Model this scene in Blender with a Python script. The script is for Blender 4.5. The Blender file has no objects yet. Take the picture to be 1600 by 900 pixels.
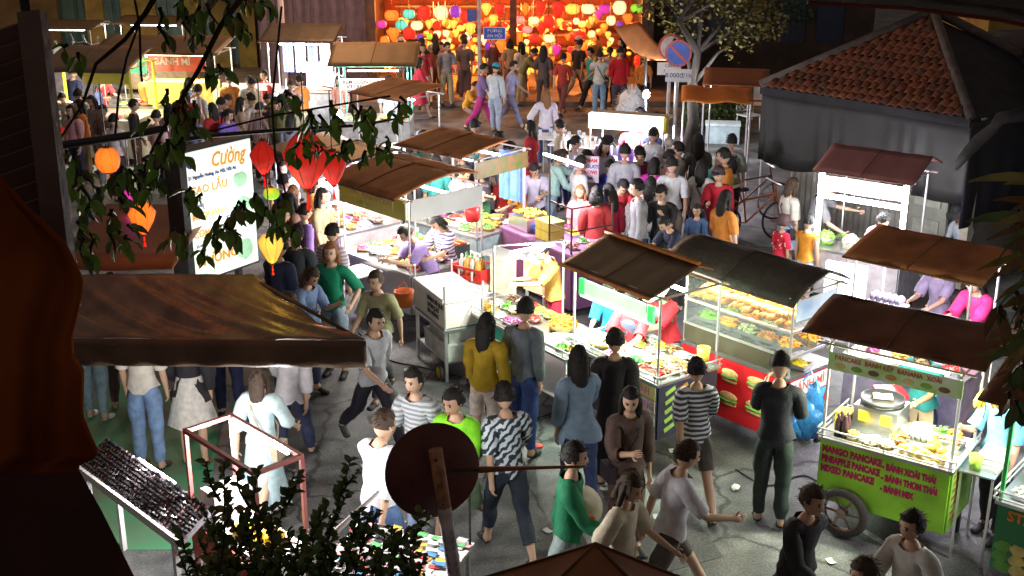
import bpy, math, random, re
from mathutils import Vector, Matrix, Euler, noise
R = math.radians
sc = bpy.context.scene
C = sc.collection
# ---------------------------------------------------------------- camera
CH, CF, CP = 5.6, 1866.0, R(18.7)          # height above the street, focal length in photo pixels, pitch
cam = bpy.data.objects.new('camera', bpy.data.cameras.new('camera')); C.objects.link(cam)
cam.location = (0, 0, CH); cam.rotation_euler = (R(90) - CP, 0, 0)
cam.data.sensor_width = 36; cam.data.lens = 36 * CF / 1600
cam.data.clip_start = .05; cam.data.clip_end = 500
sc.camera = cam
# ---------------------------------------------------------------- night sky glow, exposure
w = bpy.data.worlds.new("World"); sc.world = w; w.use_nodes = True
bgn = w.node_tree.nodes['Background']
bgn.inputs['Color'].default_value = (1.0, .80, .68, 1); bgn.inputs['Strength'].default_value = .075
sc.view_settings.view_transform = 'Standard'; sc.view_settings.look = 'None'
sc.view_settings.exposure = .60; sc.view_settings.gamma = 1
sc.cycles.use_denoising = True
sc.cycles.max_bounces = 5; sc.cycles.diffuse_bounces = 2; sc.cycles.glossy_bounces = 2
sc.cycles.transmission_bounces = 4; sc.cycles.transparent_max_bounces = 6
sc.cycles.sample_clamp_indirect = 4; sc.cycles.use_light_tree = True
sc.cycles.caustics_reflective = False; sc.cycles.caustics_refractive = False
random.seed(11)
_c, _s = math.cos(CP), math.sin(CP)
def W(px, py, Z=0.0):
    """point of the horizontal plane at height Z seen at photo pixel px, py"""
    u = (px - 800) / CF; v = (450 - py) / CF
    t = (Z - CH) / (-_s + v * _c)
    return Vector((u * t, (_c + v * _s) * t, Z))
def WD(px, py, D):
    """point at depth D (metres along the view axis)"""
    u = (px - 800) / CF * D; v = (450 - py) / CF * D
    return Vector((u, D * _c + v * _s, CH - D * _s + v * _c))
# ---------------------------------------------------------------- materials
_mats = {}
def mat(name, col=(.5, .5, .5), rough=.6, metal=0, emit=0, ecol=None, ns=8, na=.25, bump=0, alpha=None, trans=0, col2=None, coat=0, spec=None):
    if name in _mats: return _mats[name]
    m = bpy.data.materials.new(name); m.use_nodes = True; nt = m.node_tree; N = nt.nodes; b = N['Principled BSDF']
    b.inputs['Roughness'].default_value = rough; b.inputs['Metallic'].default_value = metal
    if trans: b.inputs['Transmission Weight'].default_value = trans
    if spec is not None: b.inputs['Specular IOR Level'].default_value = spec
    if coat: b.inputs['Coat Weight'].default_value = coat
    if alpha is not None: b.inputs['Alpha'].default_value = alpha
    tc = N.new('ShaderNodeTexCoord'); no = N.new('ShaderNodeTexNoise'); no.inputs['Scale'].default_value = ns; no.inputs['Detail'].default_value = 5
    nt.links.new(tc.outputs['Object'], no.inputs['Vector'])
    cr = N.new('ShaderNodeValToRGB'); c2 = col2 if col2 else tuple(x * (1 - na) for x in col)
    cr.color_ramp.elements[0].position = .34; cr.color_ramp.elements[1].position = .66
    cr.color_ramp.elements[0].color = (*c2, 1); cr.color_ramp.elements[1].color = (*(tuple(min(1, x * (1 + na * .4)) for x in col) if not col2 else col), 1)
    nt.links.new(no.outputs['Fac'], cr.inputs['Fac']); nt.links.new(cr.outputs['Color'], b.inputs['Base Color'])
    if bump:
        bp = N.new('ShaderNodeBump'); bp.inputs['Strength'].default_value = bump; bp.inputs['Distance'].default_value = .02
        n2 = N.new('ShaderNodeTexNoise'); n2.inputs['Scale'].default_value = ns * 4; n2.inputs['Detail'].default_value = 6
        nt.links.new(tc.outputs['Object'], n2.inputs['Vector'])
        nt.links.new(n2.outputs['Fac'], bp.inputs['Height']); nt.links.new(bp.outputs['Normal'], b.inputs['Normal'])
    if emit:
        b.inputs['Emission Color'].default_value = (*(ecol or col), 1); b.inputs['Emission Strength'].default_value = emit
    _mats[name] = m; return m
def cm(col, rough=.7, **k):
    n = 'dyed_%02x%02x%02x_%d' % (*[int(max(0, min(1, x)) * 255) for x in col], rough * 10)
    return mat(n, col, rough, **k)
STEEL = mat('stainless_steel', (.62, .63, .64), .28, .9, ns=3, na=.15)
CHROME = mat('pale_steel_tube', (.75, .76, .78), .3, .7, ns=5, na=.1)
DARKM = mat('dark_metal', (.04, .04, .045), .5, .6)
RUBBER = mat('tyre_rubber', (.07, .065, .06), .85, ns=30, bump=.3)
WHITE = mat('white_plastic', (.8, .8, .79), .4, na=.06)
PAPER = mat('white_paper', (.78, .78, .75), .8, na=.08)
BLACK = mat('black_plastic', (.02, .02, .022), .45)
RED = mat('red_plastic', (.6, .03, .03), .4, na=.15)
YEL = mat('yellow_paint', (.75, .6, .05), .5, na=.15)
WOOD = mat('brown_wood', (.16, .08, .04), .6, ns=14, na=.4, bump=.3)
GLASS = mat('clear_glass', (.5, .55, .55), .15, alpha=.07, na=.02)
LED = mat('lit_white_tube', (1, 1, 1), .5, emit=14, ecol=(.92, .96, 1))
BULB = mat('lit_lamp_bulb', (1, 1, 1), .5, emit=60, ecol=(.95, .97, 1))
WARM = mat('lit_warm_tube', (1, .9, .7), .5, emit=12, ecol=(1, .86, .6))
# ---------------------------------------------------------------- mesh building
class MB:
    def __init__(s): s.v = []; s.f = []; s.m = []
    def add(s, vs, fs, mi=0):
        o = len(s.v); s.v += [tuple(v) for v in vs]; s.f += [tuple(o + i for i in f) for f in fs]; s.m += [mi] * len(fs); return s
    def box(s, c, d, rz=0, mi=0, tilt=0):
        x, y, z = d[0] / 2, d[1] / 2, d[2] / 2
        vs = [Vector((a * x, b * y, e * z)) for e in (-1, 1) for b in (-1, 1) for a in (-1, 1)]
        if rz or tilt:
            Rm = Euler((tilt, 0, rz)).to_matrix(); vs = [Rm @ v for v in vs]
        c = Vector(c)
        return s.add([v + c for v in vs], [(0, 2, 3, 1), (4, 5, 7, 6), (0, 1, 5, 4), (2, 6, 7, 3), (0, 4, 6, 2), (1, 3, 7, 5)], mi)
    def tube(s, pts, rs, n=8, mi=0, cap=True, sq=1.0):
        pts = [Vector(p) for p in pts]
        if not hasattr(rs, '__len__'): rs = [rs] * len(pts)
        vs = []; fs = []
        up = Vector((0, 0, 1))
        t0 = (pts[1] - pts[0]).normalized()
        if abs(t0.z) > .9: up = Vector((0, 1, 0))
        for i, p in enumerate(pts):
            t = (pts[min(i + 1, len(pts) - 1)] - pts[max(i - 1, 0)]).normalized()
            a = t.cross(up).normalized(); b = t.cross(a); up = -b if False else up
            for k in range(n):
                an = 2 * math.pi * k / n
                vs.append(p + (a * math.cos(an) + b * math.sin(an) * sq) * rs[i])
        for i in range(len(pts) - 1):
            for k in range(n):
                fs.append((i * n + k, i * n + (k + 1) % n, (i + 1) * n + (k + 1) % n, (i + 1) * n + k))
        if cap:
            fs.append(tuple(range(n - 1, -1, -1))); fs.append(tuple((len(pts) - 1) * n + k for k in range(n)))
        return s.add(vs, fs, mi)
    def lathe(s, prof, c=(0, 0, 0), n=14, mi=0, axis='z', sx=1, sy=1):
        vs = []; fs = []; c = Vector(c)
        for r, z in prof:
            for k in range(n):
                a = 2 * math.pi * k / n; x, y = r * math.cos(a) * sx, r * math.sin(a) * sy
                v = Vector((x, y, z)) if axis == 'z' else (Vector((x, z, y)) if axis == 'y' else Vector((z, x, y)))
                vs.append(c + v)
        for i in range(len(prof) - 1):
            for k in range(n):
                fs.append((i * n + k, i * n + (k + 1) % n, (i + 1) * n + (k + 1) % n, (i + 1) * n + k))
        ring = prof[0] == prof[-1]
        if prof[0][0] > 1e-4 and not ring: fs.append(tuple(range(n - 1, -1, -1)))
        if prof[-1][0] > 1e-4 and not ring: fs.append(tuple((len(prof) - 1) * n + k for k in range(n)))
        return s.add(vs, fs, mi)
    def ball(s, c, r, n=10, mi=0, rot=None, lump=0):
        if not hasattr(r, '__len__'): r = (r, r, r)
        vs = []; fs = []; m = n // 2 + 1; c = Vector(c)
        for i in range(m + 1):
            t = math.pi * i / m
            for k in range(n):
                a = 2 * math.pi * k / n
                v = Vector((math.sin(t) * math.cos(a), math.sin(t) * math.sin(a), math.cos(t)))
                if lump: v *= 1 + lump * noise.noise(v * 2.3 + c * 7)
                v = Vector((v.x * r[0], v.y * r[1], v.z * r[2]))
                if rot: v = rot @ v
                vs.append(c + v)
        for i in range(m):
            for k in range(n):
                fs.append((i * n + k, (i + 1) * n + k, (i + 1) * n + (k + 1) % n, i * n + (k + 1) % n))
        return s.add(vs, fs, mi)
    def sheet(s, fn, nu, nv, th=.012, mi=0):
        """fn(u,v) -> point; a sheet with thickness th straight down"""
        up = []; dn = []
        for j in range(nv + 1):
            for i in range(nu + 1):
                p = Vector(fn(i / nu, j / nv)); up.append(p); dn.append(p - Vector((0, 0, th)) if not isinstance(th, Vector) else p - th)
        k = len(up); w_ = nu + 1; fs = []
        for j in range(nv):
            for i in range(nu):
                a = j * w_ + i
                fs += [(a, a + 1, a + w_ + 1, a + w_), (k + a, k + a + w_, k + a + w_ + 1, k + a + 1)]
        for i in range(nu): fs += [(i, k + i, k + i + 1, i + 1), (nv * w_ + i, nv * w_ + i + 1, k + nv * w_ + i + 1, k + nv * w_ + i)]
        for j in range(nv): fs += [(j * w_, (j + 1) * w_, k + (j + 1) * w_, k + j * w_), (j * w_ + nu, k + j * w_ + nu, k + (j + 1) * w_ + nu, (j + 1) * w_ + nu)]
        return s.add(up + dn, fs, mi)
    def mesh(s, name, mats, smooth=False):
        me = bpy.data.meshes.new(name); me.from_pydata(s.v, [], s.f)
        if not isinstance(mats, (list, tuple)): mats = [mats]
        for m in mats: me.materials.append(m)
        if len(mats) > 1: me.polygons.foreach_set('material_index', s.m)
        if smooth: me.polygons.foreach_set('use_smooth', [True] * len(me.polygons))
        me.update(); return me
    def build(s, name, mats, parent=None, smooth=False, loc=(0, 0, 0), rz=0):
        return inst(name, s.mesh(name, mats, smooth), parent, loc, (0, 0, rz))
def inst(name, me, parent=None, loc=(0, 0, 0), rot=(0, 0, 0), scale=None):
    o = bpy.data.objects.new(name, me); C.objects.link(o)
    o.location = loc; o.rotation_euler = rot
    if scale is not None: o.scale = scale if hasattr(scale, '__len__') else (scale,) * 3
    if parent is not None: o.parent = parent
    return o
def tag(o, label=None, cat=None, group=None, kind=None):
    if label: o['label'] = label
    if cat: o['category'] = cat
    if group: o['group'] = group
    if kind: o['kind'] = kind
    return o
def thing(name, label, cat, loc=(0, 0, 0), rz=0, group=None):
    o = inst(name, None, None, loc, (0, 0, rz)); o.empty_display_size = .1
    return tag(o, label, cat, group)
def wl(root, x, y, z):
    return Matrix.Translation(root.location) @ root.rotation_euler.to_matrix().to_4x4() @ Vector((x, y, z))
def lamp(parent, loc, power, col=(1, .97, .93), r=.06, name='lamp_light', typ='POINT', rot=None, size=None):
    l = bpy.data.lights.new(name, typ); l.energy = power; l.color = col
    l.specular_factor = .6
    if typ == 'POINT': l.shadow_soft_size = r
    else:
        l.shape = 'RECTANGLE'; l.size, l.size_y = size
    o = inst(name, l, parent, loc)
    if rot: o.rotation_euler = rot
    return o
def txt(parent, s, loc, size, m, face='front', name='lettering', depth=.004, align='LEFT', squash=1.0, bold=.0, shear=0):
    cu = bpy.data.curves.new('t', 'FONT'); cu.body = s; cu.size = size; cu.extrude = depth / 2; cu.align_x = align; cu.align_y = 'CENTER'
    cu.offset = bold; cu.resolution_u = 2; cu.shear = shear
    o = bpy.data.objects.new('t', cu); C.objects.link(o)
    me = bpy.data.meshes.new_from_object(o.evaluated_get(bpy.context.evaluated_depsgraph_get()))
    bpy.data.objects.remove(o); bpy.data.curves.remove(cu); me.name = name
    me.materials.clear(); me.materials.append(m)
    rot = {'front': (R(90), 0, 0), 'right': (R(90), 0, R(90)), 'flat': (0, 0, 0), 'back': (R(90), 0, R(180))}[face]
    return inst(name, me, parent, loc, rot, (squash, 1, 1))
# ================================================================ the setting
def zat(x, y, py):
    v = (450 - py) / CF; return CH - y * (_s - v * _c) / (_c + v * _s)
def asphalt():
    m = mat('worn_asphalt', (.20, .20, .20), .75); nt = m.node_tree; N = nt.nodes; b = N['Principled BSDF']; L = nt.links
    tc = N.new('ShaderNodeTexCoord')
    def nz(sc_, det=4): n = N.new('ShaderNodeTexNoise'); n.inputs['Scale'].default_value = sc_; n.inputs['Detail'].default_value = det; L.new(tc.outputs['Object'], n.inputs['Vector']); return n
    big, mid, fine = nz(.35), nz(2.5, 6), nz(45, 3)
    vo = N.new('ShaderNodeTexVoronoi'); vo.feature = 'DISTANCE_TO_EDGE'; vo.inputs['Scale'].default_value = .5; L.new(mid.outputs['Color'], vo.inputs['Vector'])
    r1 = N.new('ShaderNodeValToRGB'); r1.color_ramp.elements[0].position = .38; r1.color_ramp.elements[1].position = .62
    r1.color_ramp.elements[0].color = (.13, .135, .142, 1); r1.color_ramp.elements[1].color = (.265, .272, .275, 1); L.new(mid.outputs['Fac'], r1.inputs['Fac'])
    r2 = N.new('ShaderNodeValToRGB'); r2.color_ramp.elements[0].position = .42; r2.color_ramp.elements[1].position = .6
    r2.color_ramp.elements[0].color = (.72, .72, .72, 1); r2.color_ramp.elements[1].color = (1.12, 1.12, 1.1, 1); L.new(fine.outputs['Fac'], r2.inputs['Fac'])
    r3 = N.new('ShaderNodeValToRGB'); r3.color_ramp.elements[0].position = .3; r3.color_ramp.elements[0].color = (.6, .58, .56, 1); r3.color_ramp.elements[1].position = .7; L.new(big.outputs['Fac'], r3.inputs['Fac'])
    m1 = N.new('ShaderNodeMixRGB'); m1.blend_type = 'MULTIPLY'; m1.inputs['Fac'].default_value = 1; L.new(r1.outputs['Color'], m1.inputs[1]); L.new(r2.outputs['Color'], m1.inputs[2])
    m2 = N.new('ShaderNodeMixRGB'); m2.blend_type = 'MULTIPLY'; m2.inputs['Fac'].default_value = 1; L.new(m1.outputs['Color'], m2.inputs[1]); L.new(r3.outputs['Color'], m2.inputs[2])
    # cracks, patched squares and dark stains of a worn street
    vc = N.new('ShaderNodeTexVoronoi'); vc.feature = 'DISTANCE_TO_EDGE'; vc.inputs['Scale'].default_value = .55; wn = nz(3.0, 5); ad = N.new('ShaderNodeMixRGB'); ad.blend_type = 'ADD'; ad.inputs['Fac'].default_value = .35
    L.new(tc.outputs['Object'], ad.inputs[1]); L.new(wn.outputs['Color'], ad.inputs[2]); L.new(ad.outputs['Color'], vc.inputs['Vector'])
    rc_ = N.new('ShaderNodeValToRGB'); rc_.color_ramp.elements[0].position = .004; rc_.color_ramp.elements[1].position = .016; rc_.color_ramp.elements[0].color = (.30, .30, .30, 1); L.new(vc.outputs['Distance'], rc_.inputs['Fac'])
    st = nz(1.1, 7); rs = N.new('ShaderNodeValToRGB'); rs.color_ramp.elements[0].position = .40; rs.color_ramp.elements[0].color = (.52, .52, .55, 1); rs.color_ramp.elements[1].position = .52; L.new(st.outputs['Fac'], rs.inputs['Fac'])
    m3 = N.new('ShaderNodeMixRGB'); m3.blend_type = 'MULTIPLY'; m3.inputs['Fac'].default_value = 1; L.new(m2.outputs['Color'], m3.inputs[1]); L.new(rc_.outputs['Color'], m3.inputs[2])
    m4 = N.new('ShaderNodeMixRGB'); m4.blend_type = 'MULTIPLY'; m4.inputs['Fac'].default_value = 1; L.new(m3.outputs['Color'], m4.inputs[1]); L.new(rs.outputs['Color'], m4.inputs[2])
    L.new(m4.outputs['Color'], b.inputs['Base Color'])
    bp = N.new('ShaderNodeBump'); bp.inputs['Strength'].default_value = .6; bp.inputs['Distance'].default_value = .01; L.new(fine.outputs['Fac'], bp.inputs['Height']); L.new(bp.outputs['Normal'], b.inputs['Normal'])
    rr = N.new('ShaderNodeValToRGB'); rr.color_ramp.elements[0].color = (.4,) * 3 + (1,); rr.color_ramp.elements[1].color = (.9,) * 3 + (1,); L.new(mid.outputs['Fac'], rr.inputs['Fac']); L.new(rr.outputs['Color'], b.inputs['Roughness'])
    return m
MB().add([(-90, -6, 0), (90, -6, 0), (90, 120, 0), (-90, 120, 0)], [(0, 1, 2, 3)]).build('street', asphalt())['kind'] = 'structure'
def flat_poly(name, pts, z, m, th=.004):
    mb = MB(); n = len(pts); mb.add([(p[0], p[1], z) for p in pts] + [(p[0], p[1], z - th) for p in pts], [tuple(range(n)), tuple(range(2 * n - 1, n - 1, -1))] + [(i, n + i, n + (i + 1) % n, (i + 1) % n) for i in range(n)])
    o = mb.build(name, m); o['kind'] = 'structure'; return o
flat_poly('pavement', [(-9, 31.6), (9, 31.6), (9, 41), (-9, 41)], .12, mat('brown_paving', (.22, .15, .12), .6, ns=2, na=.4, bump=.3), .12)
flat_poly('green_mat', [tuple(W(110, 640))[:2], tuple(W(200, 585))[:2], tuple(W(345, 640))[:2], tuple(W(330, 760))[:2], tuple(W(300, 860))[:2], tuple(W(60, 860))[:2]], .008, mat('green_floor_mat', (.05, .30, .14), .8, ns=1.2, na=.5, col2=(.15, .15, .10)), .008)
for i in range(26):
    p = W(random.uniform(560, 1300), random.uniform(560, 880)); a = random.uniform(0, 6)
    o = MB().sheet(lambda u, v: ((u - .5) * .09, (v - .5) * .06, .006 + .02 * abs(u - .5)), 2, 1, .003).build('paper_scrap', PAPER, None, False, (p.x, p.y, .002), a)
    tag(o, 'white scrap of paper littering the grey street', 'litter', 'paper scraps on the street')
# painted kerb line on the right
a, b = W(1350, 830), W(1470, 905); d = (b - a).normalized(); nn = Vector((-d.y, d.x, 0)) * .03
flat_poly('painted_line', [(a - nn)[:2], (b + d - nn)[:2], (b + d + nn)[:2], (a + nn)[:2]], .005, mat('faded_white_paint', (.6, .6, .58), .7, ns=20, na=.5))
# ---- lantern shop
SHY = 33.0
BEAM = mat('dark_timber', (.10, .045, .025), .6, ns=6, na=.4, bump=.2)
OCHRE = mat('ochre_plaster', (.26, .16, .03), .85, ns=3, na=.3, bump=.2)
shop = thing('lantern_shop', 'timber-framed open lantern shop at the back of the square, glowing orange inside', 'building', (0, SHY + 1, 0))
def sx(px, y=SHY): return (px - 800) / CF * (y * _c + 4 * _s)
xl, xr = sx(572), sx(1015)
MB().box(((xl + xr) / 2, 4.2, 2.6), (xr - xl + 3, .2, 5.2)).build('back_wall', mat('red_orange_plaster', (.28, .05, .015), .8, ns=2, na=.4), shop)
MB().box((xl - .1, 2.0, 2.6), (.2, 4.3, 5.2)).build('side_wall', BEAM, shop); MB().box((xr + .1, 2.0, 2.6), (.2, 4.3, 5.2)).build('side_wall', BEAM, shop)
MB().box(((xl + xr) / 2, 2.1, 3.0), (xr - xl, 4.0, .14)).build('ceiling', BEAM, shop)
MB().box(((xl + xr) / 2, -.15, 2.83), (xr - xl + .5, .3, .34)).build('lintel', mat('orange_timber', (.5, .16, .05), .5, ns=8, na=.4), shop)
for px in (577, 802, 1012): MB().box((sx(px), -.12, 1.4), (.18, .22, 2.6)).build('pillar', BEAM, shop)
MB().box(((xl + xr) / 2, .2, 4.3), (xr - xl + 3, .25, 2.5)).build('upper_wall', OCHRE, shop)
mb = MB()
for i in range(5): mb.box(((xl + xr) / 2, 3.4 - .25 * i, .35 + .45 * i), (xr - xl - 1, .3, .05))
mb.build('display_shelf', WOOD, shop)
for i, x in enumerate((xl + 1.6, -.1, xr - 1.8)): lamp(shop, (x, .9, 2.25), 420, (1, .38, .10), .2)
LC = {'red': (1, .03, .015), 'orange': (1, .20, .02), 'yellow': (1, .52, .07), 'cream': (1, .80, .38), 'teal': (.12, .8, .62), 'magenta': (.85, .05, .45), 'purple': (.30, .05, .65), 'pink': (1, .35, .30), 'green': (.35, .8, .04), 'blue': (.1, .25, .9), 'white': (1, .93, .8)}
def lmat(c, s=1.0):
    n = 'lit_%s_silk_%d' % (c, s * 10)
    if n in _mats: return _mats[n]
    k = {'red': 1.1, 'orange': 1.5, 'yellow': 1.7, 'cream': 1.5, 'purple': .8, 'magenta': .9}.get(c, 1.0) * s * .50
    m = mat(n, tuple(x * .6 for x in LC[c]), .6, emit=k, ecol=LC[c], ns=6, na=.2); nt = m.node_tree; N = nt.nodes
    lw = N.new('ShaderNodeLayerWeight'); lw.inputs['Blend'].default_value = .5      # silk glows brightest where the bulb is behind it
    mr = N.new('ShaderNodeMapRange'); mr.inputs['To Min'].default_value = k * 1.35; mr.inputs['To Max'].default_value = k * .45
    nt.links.new(lw.outputs['Facing'], mr.inputs['Value']); nt.links.new(mr.outputs['Result'], N['Principled BSDF'].inputs['Emission Strength']); return m
LMESH = {}
SHAPES = {'round': [(.12, .5), (.30, .46), (.45, .28), (.5, 0), (.45, -.28), (.30, -.46), (.12, -.5)],
          'oval': [(.12, .36), (.32, .33), (.47, .18), (.5, 0), (.47, -.18), (.32, -.33), (.12, -.36)],
          'tapered': [(.10, .55), (.32, .50), (.48, .30), (.44, .05), (.30, -.25), (.16, -.5), (.06, -.58)],
          'diamond': [(.08, .62), (.30, .40), (.48, .12), (.40, -.15), (.20, -.48), (.07, -.64)],
          'drum': [(.30, .62), (.33, .60), (.34, 0), (.33, -.60), (.30, -.62)]}
def lantern(label, c, shape, pos, d, group='silk lanterns in the lantern shop', s=1.0, n=14, string=.5, tassel=True):
    """pos = centre; d = diameter"""
    key = (c, shape, n, s)
    if key not in LMESH:
        pr = SHAPES[shape]
        LMESH[key] = (MB().lathe(pr, n=n).mesh('silk_shade', lmat(c, s), n > 10),
                      MB().lathe([(pr[0][0] + .03, pr[0][1]), (pr[0][0] + .03, pr[0][1] + .06), (.02, pr[0][1] + .07)], n=8).lathe([(.02, pr[-1][1] - .07), (pr[-1][0] + .03, pr[-1][1] - .05), (pr[-1][0] + .03, pr[-1][1])], n=8).mesh('wooden_rim', WOOD),
                      MB().tube([(0, 0, pr[-1][1] - .05), (0, 0, pr[-1][1] - .45)], [.02, .05], 5).mesh('tassel', cm((.5, .03, .02))))
        rb = MB()
        for q in range(7):
            a = 2 * math.pi * q / 7; rb.tube([(math.cos(a) * r * 1.012, math.sin(a) * r * 1.012, z) for r, z in pr], .007, 3)
        LMESH[key] += (rb.mesh('ribs', WOOD),)
    r = inst('lantern', None, None, pos); tag(r, label, 'lantern', group); r.empty_display_size = .1
    a, b, t, rb = LMESH[key]
    inst('silk_shade', a, r, scale=d); inst('rim', b, r, scale=d)
    if n > 10: inst('ribs', rb, r, scale=d)
    if tassel: inst('tassel', t, r, scale=d)
    if string:
        MB().tube([(0, 0, SHAPES[shape][0][1] * d), (0, 0, SHAPES[shape][0][1] * d + string)], .006, 3).build('cord', BLACK, r)
    return r
BIG = [(613,24,'orange',25,'oval'),(640,22,'teal',22,'oval'),(664,20,'red',24,'round'),(690,20,'cream',25,'round'),(712,18,'purple',20,'round'),(730,26,'red',22,'round'),(760,14,'yellow',19,'tapered'),(781,15,'red',20,'tapered'),
 (771,31,'yellow',17,'tapered'),(597,38,'magenta',18,'oval'),(628,39,'teal',22,'oval'),(652,40,'cream',22,'oval'),(671,38,'yellow',14,'tapered'),(683,40,'red',15,'round'),(709,38,'yellow',14,'tapered'),(615,54,'orange',22,'tapered'),
 (640,52,'red',22,'round'),(601,64,'orange',17,'round'),(627,68,'yellow',16,'tapered'),(657,60,'purple',13,'tapered'),(671,57,'green',11,'round'),(615,80,'green',19,'oval'),(590,75,'orange',16,'oval'),(585,89,'yellow',13,'oval'),(602,90,'cream',12,'round'),(570,90,'white',9,'round'),
 (697,52,'cream',12,'round'),(735,45,'yellow',20,'tapered'),(722,60,'yellow',14,'round'),(732,58,'white',11,'round'),(783,72,'orange',20,'tapered'),(762,72,'purple',12,'tapered'),(661,74,'orange',22,'drum'),
 (821,14,'orange',17,'diamond'),(845,12,'red',21,'tapered'),(871,14,'red',24,'tapered'),(894,14,'yellow',25,'oval'),(918,14,'cream',24,'oval'),(943,14,'magenta',22,'oval'),(967,12,'cream',24,'round'),(993,13,'green',21,'oval'),
 (1008,27,'yellow',17,'tapered'),(812,31,'pink',18,'oval'),(834,32,'cream',19,'oval'),(857,33,'red',22,'round'),(874,35,'yellow',13,'tapered'),(900,33,'cream',12,'round'),(924,32,'yellow',13,'tapered'),(954,32,'cream',17,'round'),(968,40,'purple',13,'round'),(980,30,'orange',18,'tapered'),(994,38,'red',15,'oval'),
 (824,46,'pink',18,'oval'),(846,45,'red',18,'tapered'),(935,22,'magenta',15,'tapered'),(812,60,'orange',17,'drum'),(835,60,'red',19,'oval'),(858,60,'cream',20,'oval'),(887,58,'orange',11,'tapered'),(925,53,'cream',12,'round'),(905,55,'red',22,'oval'),(950,55,'yellow',12,'tapered'),(952,70,'yellow',10,'drum'),(870,78,'magenta',17,'tapered'),(885,90,'orange',20,'oval'),(928,60,'orange',10,'round')]
rnd = random.Random(4); used = {}
LL = [(x, y, c, d, sh, rnd.choice((32.5, 32.9, 33.3, 33.9)) - (1.2 if x < 600 and y > 70 else 0)) for x, y, c, d, sh in BIG]
for q in range(190):
    if q % 2: x, y = rnd.uniform(600, 795), rnd.uniform(30, 112)
    else: x, y = rnd.uniform(808, 1000), rnd.uniform(28, 112)
    LL.append((x, y, rnd.choice(['yellow', 'yellow', 'cream', 'orange', 'orange', 'red', 'yellow']), rnd.uniform(8, 15), rnd.choice(['tapered', 'round', 'oval']), rnd.uniform(34.0, 36)))
for x in (708, 719, 738, 745): LL.append((x, rnd.uniform(75, 85), 'yellow', 10, 'drum', 33.2))
for x in range(806, 862, 9):
    LL.append((x, 78, 'yellow', 10, 'drum', 33.6)); LL.append((x + 4, 92, 'orange', 8, 'round', 33.6))
LL.sort(key=lambda q: (q[1] // 14, q[0]))
rows = {}
for q in LL: rows.setdefault((int(q[1] // 14), q[2]), []).append(q)
ORD = ['first', 'second', 'third', 'fourth', 'fifth', 'sixth', 'seventh', 'eighth', 'ninth', 'tenth', 'eleventh', 'twelfth', 'thirteenth', 'fourteenth', 'fifteenth', 'sixteenth']
RN = ['topmost', 'second', 'third', 'fourth', 'fifth', 'sixth', 'seventh', 'eighth', 'lowest']
for (r_, c_), ls in rows.items():
    for i, (x, y, c, d, sh, Y) in enumerate(sorted(ls)):
        D = Y * _c + 4 * _s; p = Vector(((x - 800) / CF * D, Y, zat(0, Y, y))); dd = d / CF * D * .9
        lb = '%s %s lantern in the %s shop row, %s' % (c, sh, RN[min(8, r_)], 'the only %s one there' % c if len(ls) == 1 else '%s %s one from the left' % (ORD[min(15, i)], c))
        lantern(lb, c, sh, p, dd, string=max(.05, min(.5, 2.9 - p.z - dd * .5)), s=1.0, n=12, tassel=(i % 3 != 0))
for k, (x, y) in enumerate([(712, 120), (739, 122), (819, 130), (868, 112)]):       # tall floor lanterns
    p = W(x, y + 22); d = 18 / CF * 33
    lantern('tall glowing orange floor lantern standing %s' % ['left of the shop pole', 'right beside the shop pole', 'just right of the centre pillar', 'behind the strolling woman in the shop'][k], 'orange', 'drum', (p.x, p.y, .62 * d * 1.2), d * 1.15, 'floor lanterns before the shop', string=0, s=1.3, tassel=False)
# right awning of the shop and low table with lanterns at its left
aw = thing('canvas_awning', 'sloping orange-brown canvas awning at the right end of the lantern shop', 'awning', (0, 0, 0))
p1, p2, p3, p4 = W(960, 42, 2.6), W(1000, 34, 2.75), W(1058, 92, 2.1), W(1010, 92, 2.0)
MB().sheet(lambda u, v: p1.lerp(p2, u).lerp(p4.lerp(p3, u), v) + Vector((0, 0, -.1 * math.sin(v * 3.1))), 6, 8, .03).build('canvas', mat('orange_canvas', (.42, .16, .05), .7, ns=3, na=.3), aw, True)
for p in (p3, p4): MB().tube([(p.x, p.y, 0), (p.x, p.y, p.z)], .03, 6).build('post', DARKM, aw)
# ---- buildings left of the shop
CORR = mat('dark_purple_corrugated_sheet', (.14, .10, .13), .6, .2, ns=3, na=.4)
b1 = thing('corrugated_warehouse', 'dark building clad in tall corrugated sheets left of the lantern shop', 'building', (0, 0, 0))
X0, X1 = sx(395), sx(566)
MB().box(((X0 + X1) / 2, 35.5, 3), (X1 - X0, 3.4, 6)).build('wall', CORR, b1)
shm = MB().sheet(lambda u, v: ((u - .5) * .46, .02 * math.cos(u * 12.6), 5.6 * v), 8, 1, Vector((0, -.02, 0))).mesh('cladding_sheet', CORR)
for i in range(int((X1 - X0) / .48)): inst('cladding_sheet', shm, b1, (X0 + .28 + i * .48, 33.72 + .012 * (i % 2), .05))
b2 = thing('yellow_house', 'long ochre-yellow old house with pilasters at the far left of the square', 'building', (0, 0, 0))
X0, X1 = -22, sx(392)
MB().box(((X0 + X1) / 2, 38.6, 3), (X1 - X0, .8, 6)).build('wall', mat('dim_ochre_wall', (.15, .09, .03), .85, ns=1.5, na=.4, bump=.2), b2)
for px in (150, 205, 232, 300, 345, 385): MB().box((sx(px, 38), 38.05, 2.8), (.55, .3, 5.6)).build('pilaster', OCHRE, b2)
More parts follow.
